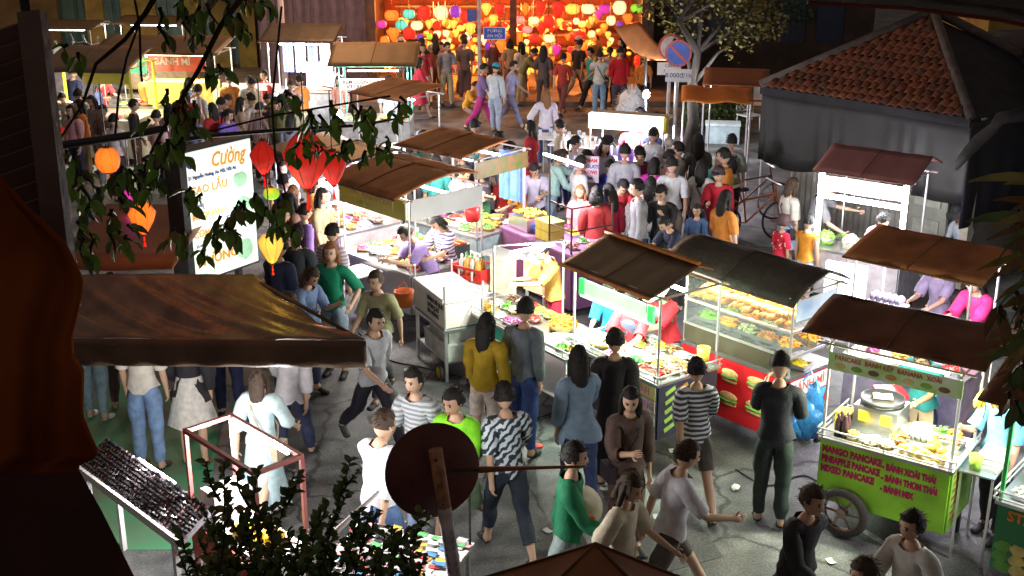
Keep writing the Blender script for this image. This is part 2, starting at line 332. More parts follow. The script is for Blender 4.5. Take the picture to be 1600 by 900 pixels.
for px in (120, 180, 265, 322, 365):
    f = MB().box((sx(px, 38), 38.12, 1.4), (1.0, .12, 2.4)).build('door', mat('dark_green_door', (.03, .06, .05), .5), b2)
    for s_ in (-1, 1): MB().box((sx(px, 38) + s_ * .25, 38.04, 1.4), (.36, .04, 2.1)).build('door_panel', mat('door_panel_green', (.05, .09, .07), .5), f)
# ---- right: tiled kiosk house
EL, ER = W(1188, 131, 2.6), W(1517, 181, 2.6); hd = ER - EL; HL = hd.length; hang = math.atan2(hd.y, hd.x)
house = thing('tiled_roof_house', 'small square house with a hipped clay-tile roof and grey tarpaulin hung from its eaves', 'building', EL.xy.to_3d(), hang)
APX = Vector((HL / 2, HL / 2, 3.72))
RF = mat('weathered_roof_felt', (.02, .018, .024), .85, ns=4, na=.5); CLAY = mat('clay_tile', (.19, .05, .018), .8, ns=9, na=.55, bump=.3)
roof = MB()
cz = 2.56; cs = [Vector((0, 0, cz)), Vector((HL, 0, cz)), Vector((HL, HL, cz)), Vector((0, HL, cz))]; ap = APX - Vector((0, 0, .06))
roof.add(cs + [ap] + [c - Vector((0, 0, .12)) for c in cs], [(0, 1, 4), (1, 2, 4), (2, 3, 4), (3, 0, 4), (5, 6, 1, 0), (6, 7, 2, 1), (7, 8, 3, 2), (8, 5, 0, 3), (8, 7, 6, 5)])
roofo = roof.build('roof', RF, house)
tile = MB().sheet(lambda u, v: ((u - .5) * .150, v * .20 - .02, .020 * math.cos((u - .5) * 6.28) + .012), 6, 1, .012).mesh('roof_tile', CLAY, True)
tile2 = MB().sheet(lambda u, v: ((u - .5) * .150, v * .20 - .02, .020 * math.cos((u - .5) * 6.28) + .012), 6, 1, .012).mesh('roof_tile', mat('mossy_clay_tile', (.12, .04, .02), .85, ns=9, na=.6), True)
sl = Vector((0, HL / 2, 3.72 - 2.6)); sa = math.atan2(sl.z, sl.y); sL = sl.length; nr = int(sL / .142)
nt_ = 0
for r_ in range(nr):
    d = r_ * .142; half = HL / 2 * (1 - d / sL) - .08; n_ = int(2 * half / .146)
    for i in range(n_):
        x = HL / 2 + (i - (n_ - 1) / 2) * .146
        if nt_ < 290:
            o = inst('roof_tile', tile if random.random() < .72 else tile2, roofo, (x, d * math.cos(sa) - .03, 2.6 + d * math.sin(sa) - .01 + random.uniform(0, .012)), (sa - .05 + random.uniform(-.03, .03), random.uniform(-.04, .04), random.uniform(-.05, .05))); nt_ += 1
for c in (cs[0], cs[1], cs[2]):
    MB().tube([c + Vector((0, 0, .03)), c.lerp(APX, .5) + Vector((0, 0, .02)), APX + Vector((0, 0, .04))], [.07, .075, .07], 8).build('hip_ridge', mat('grey_ridge_mortar', (.09, .07, .065), .8, ns=8, na=.4, bump=.4), roofo, True)
TARP = mat('grey_tarpaulin', (.024, .022, .024), .6, ns=2, na=.35, bump=.25)
MB().sheet(lambda u, v: (u * HL, .06 + .035 * math.sin(u * 60 + 3 * math.sin(u * 17)) * v + .02 * math.sin(u * 23), 2.5 - v * (1.12 + .07 * math.sin(u * 9))), 120, 6, Vector((0, -.01, 0))).build('hanging_tarpaulin', TARP, house, True)
MB().sheet(lambda u, v: (HL + .02 + .03 * math.sin(u * 40) * v, u * HL, 2.5 - v * 1.5), 60, 4, Vector((-.01, 0, 0))).build('hanging_tarpaulin', mat('black_tarpaulin', (.02, .02, .028), .5, ns=2), house, True)
GW = mat('grey_painted_sheet_wall', (.36, .35, .31), .6, ns=3, na=.3, bump=.15)
MB().box((HL / 2, .62 + HL / 2 - .35, 1.25), (HL - .5, HL - .9, 2.5)).build('wall', mat('dim_plaster_wall', (.22, .21, .19), .8, ns=2, na=.3), house)
shm = MB().sheet(lambda u, v: ((u - .5) * .3, .012 * math.cos(u * 18.8), 2.3 * v), 12, 1, Vector((0, -.008, 0))).mesh('wall_sheet', GW)
for i in range(int((HL - .6) / .31)): inst('wall_sheet', shm, house, (.45 + i * .31, .55 + .004 * (i % 2), .02))
dr = MB().box((HL - .75, .50, 1.0), (.62, .06, 2.0)).build('door', mat('grey_green_door', (.30, .31, .27), .55, ns=4, na=.2), house)
for z in (.55, 1.45): MB().box((HL - .75, .455, z), (.42, .03, .7)).build('door_panel', mat('pale_door_panel', (.42, .42, .37), .55), dr)
MB().box((HL - .05, .35, 1.28), (.12, .12, 2.5)).build('corner_post', mat('pale_concrete_post', (.5, .47, .38), .8, ns=5, na=.2), house)
# ventilation duct under the eaves
pts = [WD(1492, 262, 15.3), WD(1512, 238, 15.1), WD(1530, 218, 15.0), WD(1552, 200, 14.8), WD(1562, 185, 14.7), WD(1600, 178, 14.6)]
MB().tube(pts, [.05, .07, .08, .07, .08, .09], 8).build('duct', mat('wrapped_grey_duct', (.015, .012, .012), .95, ns=9, na=.4, bump=.5), None, True)
tag(bpy.data.objects['duct'], 'crumpled grey duct running out beneath the corner of the tiled roof', 'duct')
# dark building at far right, and yellow house beyond it
b3 = thing('dark_side_building', 'unlit dark building with vertical boards at the right edge behind the tiled house', 'building', (0, 0, 0))
P0 = W(1505, 370); P1 = W(1690, 450); dv = (P1 - P0); L3 = dv.length; an = math.atan2(dv.y, dv.x)
b3.location = (P0.x, P0.y, 0); b3.rotation_euler.z = an
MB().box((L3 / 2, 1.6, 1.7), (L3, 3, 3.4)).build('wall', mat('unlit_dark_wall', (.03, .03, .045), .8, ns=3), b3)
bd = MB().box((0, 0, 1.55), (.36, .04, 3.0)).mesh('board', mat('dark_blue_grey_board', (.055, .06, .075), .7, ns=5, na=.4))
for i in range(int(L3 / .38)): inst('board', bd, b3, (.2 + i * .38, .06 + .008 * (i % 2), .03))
b4 = thing('far_yellow_house', 'far yellow house with a dark roof seen over the tiled roof at the right', 'building', (14.5, 27, 0))
MB().box((0, 0, 2.2), (9, 3, 4.4)).build('wall', OCHRE, b4)
MB().add([(-4.8, -1.9, 4.3), (4.8, -1.9, 4.3), (4.8, 1.9, 4.3), (-4.8, 1.9, 4.3), (-3.5, 0, 5.6), (3.5, 0, 5.6)], [(0, 1, 5, 4), (1, 2, 5), (2, 3, 4, 5), (3, 0, 4), (3, 2, 1, 0)]).build('roof', RF, b4)
for i in range(4): MB().box((-3 + i * 2, -1.53, 1.6), (.9, .08, 1.5)).build('window', mat('dark_window_shutter', (.04, .05, .05), .4), b4)
# wall behind the tree (dim)
b5 = thing('dim_row_house', 'dim ochre row house behind the tree right of the lantern shop', 'building', (0, 0, 0))
X0, X1 = sx(1040), sx(1420)
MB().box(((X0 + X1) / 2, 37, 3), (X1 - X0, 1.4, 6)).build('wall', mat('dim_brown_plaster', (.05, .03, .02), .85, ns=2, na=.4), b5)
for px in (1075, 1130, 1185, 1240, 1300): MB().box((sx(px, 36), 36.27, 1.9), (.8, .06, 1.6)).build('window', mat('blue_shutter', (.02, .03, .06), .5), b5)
# ---- sign poles
def round_sign(px, py, Y, base, col, rim, label, r, tilt=0, plate=None, slash=None, face=-1):
    bp = W(*base); t = thing('traffic_sign', label, 'sign', (bp.x, bp.y, 0), R(tilt))
    z = zat(bp.x, bp.y, py); 
    MB().tube([(0, 0, 0), (0, 0, z + r)], .035, 8).build('pole', mat('grey_painted_pole', (.5, .47, .45), .5, .3), t)
    MB().lathe([(0, -.02), (r, -.02), (r, .0), (0, .0)], (0, -.05, z), 28, axis='y').build('rim', cm(rim, .4), t)
    MB().lathe([(0, -.012), (r * .84, -.012), (r * .84, .0), (0, .0)], (0, -.0725, z), 28, axis='y').build('face', cm(col, .4), t)
    if slash: MB().box((0, 0, 0), (r * 1.6, .012, r * .2)).build('slash', cm(rim, .4), t).matrix_local = Matrix.Translation((0, -.093, z)) @ Matrix.Rotation(R(45), 4, 'Y')
    if plate:
        pz = z - r - .17; pl = MB().box((plate[2], -.06, pz), (plate[1], .02, .26)).build('plate', PAPER, t)
        for i, s_ in enumerate(plate[0]): txt(pl, s_, (plate[2], -.074, pz + .055 * (len(plate[0]) - 1) - i * .11), .13 if len(plate[0]) == 1 else .09, cm((.02, .02, .1)), align='CENTER')
    return t
t = round_sign(1036, 73, 0, (1040, 250), (.65, .62, .55), (.55, .12, .08), 'round white sign with a red rim and a small plate, left of the blue sign', .27, 6, (['CẤM', '7h-22h'], .5, -.02))
for s_ in (-.1, .1): MB().ball((s_ * .6, -.09, zat(t.location.x, t.location.y, 73) + s_), (.05, .008, .09), 6).build('pictogram', BLACK, t)
t = round_sign(1066, 83, 0, (1052, 262), (.03, .10, .55), (.6, .06, .05), 'round blue no-parking sign with a red rim above a price plate', .27, -8, (['8.000đ/1h'], .52, .02), True)
bp = W(750, 182); t = thing('street_name_sign', 'blue street-name board on a slim pole in front of the lantern shop', 'sign', (bp.x, bp.y, 0))
MB().tube([(0, 0, 0), (0, 0, 6.2)], .05, 8).build('pole', mat('pinkish_grey_pole', (.5, .4, .38), .5), t)
z_ = zat(bp.x, bp.y, 52); pl = MB().box((.38, -.02, z_), (.52, .03, .27)).build('board', cm((.03, .06, .5), .4), t); 
MB().box((.38, -.02, z_), (.56, .024, .31)).build('border', PAPER, t)
txt(pl, 'ĐƯỜNG', (.38, -.04, z_ + .06), .10, PAPER, align='CENTER'); txt(pl, 'AN HỘI', (.38, -.04, z_ - .06), .11, PAPER, align='CENTER')
z_ = zat(bp.x, bp.y, 24); MB().box((-.18, -.02, z_), (.24, .03, .28)).build('small_blue_board', cm((.04, .06, .3), .4), t)
SOD = mat('lit_sodium_lamp', (1, .6, .3), .5, emit=25, ecol=(1, .55, .25))
def street_lamp(px, py, label, out, pw):
    bp = W(px, py); t = thing('street_lamp', label, 'street lamp', (bp.x, bp.y, 0))
    MB().tube([(0, 0, 0), (0, 0, 7)], [.09, .06], 8).build('pole', mat('pinkish_grey_pole', (.5, .4, .38)), t)
    MB().tube([(0, 0, 6.9), (out[0] * .5, out[1] * .5, 7.4), (out[0], out[1], 7.45)], .035, 6).build('arm', DARKM, t)
    h_ = MB().box((out[0], out[1], 7.42), (.5, .22, .1)).build('lamp_head', DARKM, t)
    MB().box((out[0], out[1], 7.36), (.36, .16, .03)).build('lens', SOD, h_)
    lamp(t, (out[0], out[1], 7.2), pw, (1, .50, .22), .15); return t
t = street_lamp(448, 165, 'tall street-lamp pole beside the white-lit stall, left of the lantern shop', (1.5, -1.5), 900)
z_ = 3.3; MB().box((.08, -.08, z_), (.12, .14, .3)).build('meter_box', WHITE, t)
# ================================================================ people
EYE = mat('dark_eye', (.01, .008, .006), .3); LIP = mat('lips', (.45, .13, .10), .5)
SKINS = [mat('skin_light', (.62, .40, .28), .5, na=.08), mat('skin_tan', (.50, .30, .19), .5, na=.08), mat('skin_brown', (.36, .20, .12), .5, na=.08)]
HAIRS = {'b': mat('black_hair', (.012, .010, .010), .75, ns=40, na=.5), 'd': mat('dark_brown_hair', (.05, .028, .016), .75, ns=40, na=.5),
         'r': mat('auburn_hair', (.30, .13, .045), .7, ns=40, na=.4), 'l': mat('blond_hair', (.5, .36, .18), .7, ns=40, na=.3)}
POSES = {  # L(hip,knee) R(hip,knee) Larm(flex,abd,elbow) Rarm lean head_yaw head_pitch
 'stand': ((3, 2), (-2, 2), (4, 9, 14), (0, 9, 12), 2, 0, 8),
 'stand2': ((6, 12), (-3, 1), (10, 10, 50), (-4, 8, 15), 3, 20, 12),
 'walk': ((26, 10), (-20, 18), (-22, 8, 18), (24, 8, 30), 5, 0, 6),
 'walk2': ((-18, 34), (24, 6), (24, 8, 35), (-24, 8, 14), 6, -12, 10),
 'stride': ((34, 8), (-28, 22), (-28, 10, 20), (32, 10, 40), 9, 5, 8),
 'phone': ((4, 4), (-2, 2), (34, 6, 95), (18, 10, 60), 4, 0, 28),
 'cook': ((6, 4), (-3, 2), (48, 6, 40), (36, 10, 62), 16, 0, 32),
 'reach': ((8, 6), (-6, 2), (64, 10, 20), (20, 12, 40), 14, 0, 20),
 'lean': ((10, 8), (-8, 4), (40, 8, 70), (40, 8, 60), 32, 0, 24),
 'carry': ((5, 4), (-4, 4), (2, 7, 6), (30, 6, 85), 3, -20, 14),
 'photo': ((3, 2), (-3, 2), (62, 2, 80), (62, 2, 80), 0, 0, 0),
 'hips': ((3, 2), (-3, 2), (-14, 34, 70), (6, 10, 14), 0, 15, 4),
 'sit': ((82, 85), (78, 82), (30, 8, 60), (34, 8, 55), 14, 0, 22),
 'crouch': ((95, 118), (70, 110), (50, 10, 40), (46, 10, 50), 26, 0, 20),
}
def head_mesh(mb, T, s, seed=0):
    """egg-shaped head with brow, nose, jaw and ears; T maps head space (origin at neck top, z up, face to -y)"""
    n, m = 16, 13; vs = []; fs = []
    for i in range(m + 1):
        t = math.pi * i / m; z = math.cos(t)
        for k in range(n):
            a = 2 * math.pi * k / n; x = math.sin(t) * math.sin(a); y = -math.sin(t) * math.cos(a)
            rx = .076 * (1 - .22 * max(0, -z) ** 1.2); ry = .096 * (1 - .18 * max(0, -z))
            v = Vector((x * rx, y * ry - (.012 if z < -.3 and y < 0 else 0) * min(1, -z), z * .118 + .118))
            if y < 0:
                if k == 0 and -.45 < z < .12: v.y -= .020 * (1 - abs(z + .25) / .45) + .004
                if k in (1, n - 1) and -.1 < z < .22: v.y += .009
                if k == 0 and -.95 < z < -.72: v.y -= .006
            vs.append(T @ (v * s))
    for i in range(m):
        for k in range(n): fs.append((i * n + k, (i + 1) * n + k, (i + 1) * n + (k + 1) % n, i * n + (k + 1) % n))
    mb.add(vs, fs, 0)
    for sd in (-1, 1):
        mb.ball(T @ (Vector((sd * .076, .008, .112)) * s), (.010 * s, .018 * s, .028 * s), 6, 0)
        mb.ball(T @ (Vector((sd * .030, -.084, .124)) * s), .0095 * s, 6, 1)
        mb.tube([T @ (Vector((sd * .014, -.0935, .141)) * s), T @ (Vector((sd * .046, -.082, .143)) * s)], .0035 * s, 4, 1)
    mb.tube([T @ (Vector((-.022, -.085, .050)) * s), T @ (Vector((0, -.097, .047)) * s), T @ (Vector((.022, -.085, .050)) * s)], [.004 * s, .007 * s, .004 * s], 6, 2)
def hair_mesh(mb, T, s, style, seed=0):
    rh = random.Random(seed)
    for i in range(110):
        z = rh.uniform(-.1 if style == 'short' else -.3, 1); a = rh.uniform(0, 6.283); t_ = math.sqrt(max(0, 1 - z * z)); x, y = t_ * math.sin(a), t_ * math.cos(a)
        if y < -.45 and z < .55: continue
        c = Vector((x * .088, y * .108 + .003, z * .128 + .121)); dn_ = Vector((x * .4 + rh.uniform(-.4, .4), y * .4 + rh.uniform(-.5, .5), -.5 + z * .5)).normalized() * rh.uniform(.02, .045); sd_ = dn_.cross(c - Vector((0, 0, .12))).normalized() * .007
        o_ = Vector((x, y, z)) * .008
        mb.add([T @ ((c + sd_) * s), T @ ((c - sd_) * s), T @ ((c + dn_ + o_) * s)], [(0, 1, 2)])
    n, m = 16, 12; vs = []; fs = []
    low = {'short': -.15, 'long': -.55, 'bob': -.6, 'pony': -.25, 'bun': -.25}[style]
    for i in range(m + 1):
        t = math.pi * i / m; z = math.cos(t)
        for k in range(n):
            a = 2 * math.pi * k / n; x = math.sin(t) * math.sin(a); y = -math.sin(t) * math.cos(a)
            b = .012 + .012 * noise.noise(Vector((x * 5, y * 5, z * 5 + seed))) + .004 * math.sin(a * 9)
            vs.append(T @ (Vector((x * (.077 + b), y * (.097 + b) + .003, z * (.118 + b) + .121)) * s))
    for i in range(m):
        for k in range(n):
            zc = math.cos(math.pi * (i + .5) / m); yc = -math.cos(2 * math.pi * (k + .5) / n)
            lim = .52 if yc < -.45 else (low + (.25 if yc < .1 else 0))
            if zc > lim: fs.append((i * n + k, (i + 1) * n + k, (i + 1) * n + (k + 1) % n, i * n + (k + 1) % n))
    mb.add(vs, fs)
    V = lambda x, y, z: T @ (Vector((x, y, z)) * s)
    if style in ('long', 'bob'):
        d = -.20 if style == 'long' else -.04
        mb.tube([V(0, .05, .17), V(0, .072, .10), V(0, .085, .0), V(0, .075, d * .6), V(0, .07, d)], [.07 * s, .088 * s, .088 * s, .078 * s, .035 * s], 10, sq=.42)
        for sd in (-1, 1): mb.tube([V(sd * .06, .01, .17), V(sd * .084, .01, .08), V(sd * .085, .01, -.02), V(sd * .075, 0, d * .75)], [.02 * s, .026 * s, .028 * s, .012 * s], 6)
    if style == 'pony': mb.tube([V(0, .10, .16), V(0, .135, .13), V(0, .135, .04), V(0, .115, -.10)], [.018 * s, .032 * s, .03 * s, .008 * s], 8)
    if style == 'bun': mb.ball(V(0, .105, .19), .042 * s, 8, lump=.3)
def person(label, px, py, face=0, at='feet', h=1.64, pose='stand', shirt=(.7, .7, .7), sleeve=.45, pants=(.03, .04, .08), leg=1.0,
           skirt=None, hair='short', hc='b', shoes=(.03, .03, .03), hat=None, hatc=(.7, .65, .5), skin=0, seed=None, z0=0.0, fat=1.0,
           bag=None, apron=None, stripes=None, pos=None, over=None, print_=None, mask=None, dz=0):
    seed = len(label) * 31 + int(px) if seed is None else seed
    rnd = random.Random(seed); k = h / 1.7
    P_ = POSES[pose]; (lh, lk), (rh, rk), la, ra, lean, hy, hp = P_
    j = lambda a, d: a + rnd.uniform(-d, d)
    sit = pose in ('sit',)
    nodes = []; rad = []; edges = []; seg = []
    def nd(p, r): nodes.append(Vector(p)); rad.append(r if hasattr(r, '__len__') else (r, r)); return len(nodes) - 1
    def ed(a, b, tag_, t0=0, t1=1): edges.append((a, b)); seg.append((tag_, a, b, t0, t1))
    f = fat
    pel = nd((0, 0, 0), (.125 * k * f, .092 * k * f))
    Lm = Matrix.Rotation(R(j(lean, 2)), 4, 'X'); U = lambda x, y, z: Lm @ Vector((x * k, y * k, z * k))
    wst = nd(U(0, .0, .13), (.108 * k * f, .078 * k * f)); cst = nd(U(0, .005, .30), (.135 * k * f, .098 * k * f)); upc = nd(U(0, .012, .42), (.105 * k, .075 * k))
    nkb = nd(U(0, .012, .495), .056 * k); nkt = nd(U(0, 0, .555), .050 * k)
    ed(pel, wst, 'tl'); ed(wst, cst, 't'); ed(cst, upc, 't'); ed(upc, nkb, 't'); ed(nkb, nkt, 'n')
    hands = []
    def arm(sd, a, b, e):
        a, b, e = R(j(a, 5)), R(j(b, 3)), R(j(e, 6))
        sh = nd(U(sd * .158, .012, .43), .049 * k)
        d1 = Vector((sd * math.sin(b), -math.sin(a) * math.cos(b), -math.cos(a) * math.cos(b)))
        d2 = Vector((sd * math.sin(b) * .3 - sd * .25 * math.sin(e), -math.sin(a + e), -math.cos(a + e))).normalized()
        s0 = nodes[sh]; m1 = nd(s0 + d1 * .15 * k, .045 * k); el = nd(s0 + d1 * .285 * k, .037 * k)
        m2 = nd(nodes[el] + d2 * .09 * k, .036 * k); wr = nd(nodes[el] + d2 * .245 * k, (.026 * k, .022 * k))
        pm = nd(nodes[wr] + d2 * .055 * k, (.036 * k, .020 * k)); pe = nd(nodes[wr] + d2 * .088 * k, (.034 * k, .015 * k))
        ed(upc, sh, 't'); ed(sh, m1, 'a', 0, .5); ed(m1, el, 'a', .5, 1); ed(el, m2, 'f', 0, .35); ed(m2, wr, 'f', .35, 1); ed(wr, pm, 'h'); ed(pm, pe, 'h')
        nrm = Vector((sd, 0, 0)) - d2 * (sd * d2.x)
        nrm = nrm.normalized(); wide = d2.cross(nrm).normalized()
        if wide.y > 0: wide = -wide
        for q in range(4):                       # four unequal curled fingers
            o_ = nodes[wr] + d2 * .078 * k + wide * (.027 - .018 * q) * k
            ln = (.066, .076, .071, .056)[q] * k; cu = -nrm * (.3 + .12 * q)
            p1 = nd(o_, .0085 * k); p2 = nd(o_ + (d2 + cu * .5).normalized() * ln * .5, .008 * k)
            p3 = nd(nodes[p2] + (d2 + cu * 2.0).normalized() * ln * .5, .0065 * k)
            ed(p1, p2, 'h'); ed(p2, p3, 'h'); hands.append(p1)
        o_ = nodes[wr] + d2 * .03 * k + wide * .024 * k
        p1 = nd(o_, .011 * k); p2 = nd(o_ + (d2 * .5 + wide).normalized() * .035 * k, .010 * k); p3 = nd(nodes[p2] + (d2 + wide * .3 - nrm * .4).normalized() * .028 * k, .008 * k)
        ed(p1, p2, 'h'); ed(p2, p3, 'h'); hands.append(p1)
        return nodes[wr] + d2 * .08 * k
    hl = arm(1, *la); hr = arm(-1, *ra)
    feet = []
    def legf(sd, a, kn):
        a, kn = R(j(a, 3)), R(j(kn, 3)); kn = max(kn, 0)
        hp_ = nd((sd * .088 * k, 0, -.045 * k), .082 * k * f)
        d1 = Vector((sd * .02, -math.sin(a), -math.cos(a))); d2 = Vector((sd * .015, -math.sin(a - kn), -math.cos(a - kn)))
        m1 = nd(nodes[hp_] + d1 * .2 * k, .070 * k * f); kk = nd(nodes[hp_] + d1 * .40 * k, .052 * k)
        m2 = nd(nodes[kk] + d2 * .12 * k + Vector((0, .01, 0)) * k, .052 * k); an = nd(nodes[kk] + d2 * .385 * k, .034 * k)
        pitch = (a - kn) * .45 if (a - kn) < -.15 else min(.3, max(0, (a - kn))) * .6
        fd = Vector((sd * .12, -math.cos(pitch), math.sin(pitch)))
        he = nd(nodes[an] + Vector((0, .028 * k, -.052 * k)), .030 * k)
        mid = nd(nodes[an] + fd * .085 * k + Vector((0, 0, -.052 * k)), (.040 * k, .026 * k)); to = nd(nodes[an] + fd * .165 * k + Vector((0, 0, -.062 * k)), (.036 * k, .018 * k))
        ed(pel, hp_, 'tl'); ed(hp_, m1, 'l', 0, .25); ed(m1, kk, 'l', .25, .5); ed(kk, m2, 'l', .5, .68); ed(m2, an, 'l', .68, 1)
        ed(an, he, 's'); ed(an, mid, 's'); ed(mid, to, 's'); feet.extend([nodes[he].z - .030 * k, nodes[to].z - .018 * k])
    legf(1, lh, lk); legf(-1, rh, rk)
    lift = (.47 * k if sit else -min(feet)) + z0
    for q in nodes: q.z += lift
    me = bpy.data.meshes.new('skel'); me.from_pydata([tuple(q) for q in nodes], edges, [])
    o = bpy.data.objects.new('skel', me); C.objects.link(o)
    sm = o.modifiers.new('s', 'SKIN'); sm.use_smooth_shade = True; sm.branch_smoothing = .6
    sk = me.skin_vertices[0].data
    for i, r in enumerate(rad): sk[i].radius = r; sk[i].use_root = (i == pel or i in hands)
    ss = o.modifiers.new('u', 'SUBSURF'); ss.levels = 1; ss.render_levels = 1
    em = bpy.data.meshes.new_from_object(o.evaluated_get(bpy.context.evaluated_depsgraph_get()))
    bpy.data.objects.remove(o); bpy.data.meshes.remove(me)
    V = [v.co.copy() for v in em.vertices]; Nn = [v.normal.copy() for v in em.vertices]; F = [tuple(p.vertices) for p in em.polygons]
    bpy.data.meshes.remove(em)
    # region of every vertex: nearest bone
    sg = []
    for tg, a, b, t0, t1 in seg:
        A, B = nodes[a], nodes[b]; D = B - A; sg.append((tg, A, D, max(D.length_squared, 1e-6), t0, t1, (max(rad[a]) + max(rad[b])) / 2))
    reg = []
    for v in V:
        best = None
        for tg, A, D, L2, t0, t1, r_ in sg:
            t = max(0, min(1, (v - A).dot(D) / L2)); d = (v - A - D * t).length - r_ * .8
            if best is None or d < best[0]: best = (d, tg, t0 + (t1 - t0) * t)
        reg.append(best)
    hT = Matrix.Translation(nodes[nkt] + Vector((0, 0, -.015 * k))) @ Matrix.Rotation(R(j(hy, 6)), 4, 'Z') @ Matrix.Rotation(R(j(hp, 5) + lean * .4), 4, 'X')
    loc = pos if pos is not None else (W(px, py, z0) if at == 'feet' else W(px, py, (nodes[nkt].z + .225 * k) if at == 'head' else 0))
    root = thing('person', label, 'person', (loc[0], loc[1], dz), R(face), 'people in the night market')
    skm = SKINS[skin]
    body = MB(); body.add(V, F, 0); head_mesh(body, hT, k, seed)
    body.build('body', [skm, EYE, LIP], root, True)
    def cloth(name, test, off, m, bulge=0, snap=None):
        keep = [f_ for f_ in F if sum(1 for i in f_ if test(reg[i][1], reg[i][2], V[i])) >= len(f_) - 0]
        if not keep: return None
        idx = {}; vs = []
        for f_ in keep:
            for i in f_:
                if i not in idx:
                    idx[i] = len(vs); o_ = off
                    if bulge: o_ += bulge * (.5 + .6 * noise.noise(V[i] * 7 + Vector((seed, 0, 0))) + .55 * noise.noise(Vector((V[i].x * 26, V[i].y * 26, V[i].z * 9 + seed))))
                    q_ = V[i] + Nn[i] * o_ * k
                    if name == 'shirt' and reg[i][1] in ('t', 'tl', 'l'): fl_ = 1 + .16 * max(0, 1 - (V[i].z - hemz) / (.38 * k)); q_.x *= fl_; q_.y = nodes[pel].y + (q_.y - nodes[pel].y) * fl_
                    if snap and reg[i][1] in ('tl', 'l') and abs(q_.z - snap) < .035 * k: q_.z = snap
                    vs.append(q_)
        mb = MB(); mb.add(vs, [tuple(idx[i] for i in f_) for f_ in keep])
        return mb.build(name, m, root, True)
    hem = nodes[pel].z - (.03 if sit else .05) * k
    hemz = hem if over is None else hem - over * k
    nkz = nodes[nkb].z + .0 * k
    def tshirt(tg, t, v):
        if tg == 'a': return t <= sleeve * 2 + .02
        if tg == 'f': return sleeve > .5 and t <= (sleeve - .5) * 2
        if tg in ('t',): return v.z < nkz
        if tg == 'tl': return v.z > hemz
        if tg == 'l' : return v.z > hemz and not sit
        return False
    smat = cm(shirt, .8, ns=14, na=.18, bump=.25)
    if stripes: smat = stripe_mat(shirt, stripes)
    cloth('shirt', tshirt, .019, smat, .026, None if sit else hemz)
    if skirt is None:
        cloth('trousers' if leg > .6 else 'shorts', lambda tg, t, v: (tg == 'tl' and v.z < nodes[wst].z - .02) or (tg == 'l' and t <= leg * .97), .009, cm(pants, .75, ns=16, na=.25, bump=.3), .022)
    else:
        zt = nodes[wst].z; zb = nodes[pel].z - skirt * .8 * k; mb = MB(); pr = []
        n = 20; vs = []; fs = []
        lx = nodes[pel].y
        for i in range(6):
            q = i / 5; z = zt + (zb - zt) * q; rx = (.13 + .12 * q) * k; ry = (.10 + .13 * q) * k
            for a in range(n):
                an = 2 * math.pi * a / n; wv = 1 + .06 * q * math.sin(an * 6)
                vs.append((rx * wv * math.cos(an), lx + ry * wv * math.sin(an), z))
        for i in range(5):
            for a in range(n): fs.append((i * n + a, i * n + (a + 1) % n, (i + 1) * n + (a + 1) % n, (i + 1) * n + a))
        mb.add(vs, fs); mb.build('skirt', cm(pants, .8, ns=20, na=.2), root, True)
    if shoes:
        for sd in (-1, 1): cloth('shoe', lambda tg, t, v: tg == 's' and v.x * sd > 0, .009, cm(shoes, .6))
    hm = MB(); hair_mesh(hm, hT, k, hair, seed * .37 % 50); hm.build('hair', HAIRS[hc], root, True)
    HV = lambda x, y, z: hT @ (Vector((x, y, z)) * k)
    if hat == 'cap':
        mb = MB(); mb.ball(HV(0, .004, .175), (.094 * k, .112 * k, .082 * k), 12); mb.tube([HV(0, -.08, .18), HV(0, -.185, .165)], [.07 * k, .05 * k], 8, sq=.12); mb.build('cap', cm(hatc), root, True)
    if hat == 'cone':
        mb = MB(); mb.lathe([(.0, .16), (.11, .09), (.22, .0), (.215, -.004), (.10, .08)], n=18); o = mb.build('conical_hat', cm(hatc), root, True); o.matrix_local = hT @ Matrix.Translation((0, 0, .15 * k))
    if hat == 'brim':
        mb = MB(); mb.lathe([(.0, .13), (.07, .12), (.095, .06), (.10, .02), (.18, 0), (.18, -.006), (.09, -.004)], n=18); o = mb.build('sun_hat', cm(hatc), root, True); o.matrix_local = hT @ Matrix.Translation((0, 0, .15 * k))
    if apron:
        cloth('apron', lambda tg, t, v: tg in ('t', 'tl', 'l') and v.y < -.02 and nodes[upc].z > v.z > nodes[pel].z - .28 * k, .034, cm(apron, .8), .006)
    if bag:
        kind, bc = bag
        if kind == 'sling':
            mb = MB(); a_, b_ = U(.09, -.02, .49), U(-.15, .0, .06)
            pts = [U(.10, .02, .50), U(.02, -.135, .34), U(-.10, -.135, .14), U(-.155, -.02, .02)]; pts2 = [U(.10, .02, .50), U(.03, .14, .34), U(-.08, .13, .14), U(-.155, .02, .02)]
            up_ = Vector((0, 0, lift))
            mb.tube([q + up_ for q in pts], .011 * k, 4); mb.tube([q + up_ for q in pts2], .011 * k, 4); mb.box(U(-.19, 0, -.05) + up_, (.07 * k, .2 * k, .16 * k)); mb.build('shoulder_bag', cm(bc), root)
        if kind == 'back':
            mb = MB(); up_ = Vector((0, 0, lift)); mb.ball(U(0, .18, .28) + up_, (.13 * k, .075 * k, .19 * k), 10)
            for sd in (-1, 1): mb.tube([U(sd * .09, .14, .42) + up_, U(sd * .09, .03, .495) + up_, U(sd * .10, -.11, .40) + up_, U(sd * .12, -.06, .18) + up_], .012 * k, 4)
            mb.build('backpack', cm(bc), root, True)
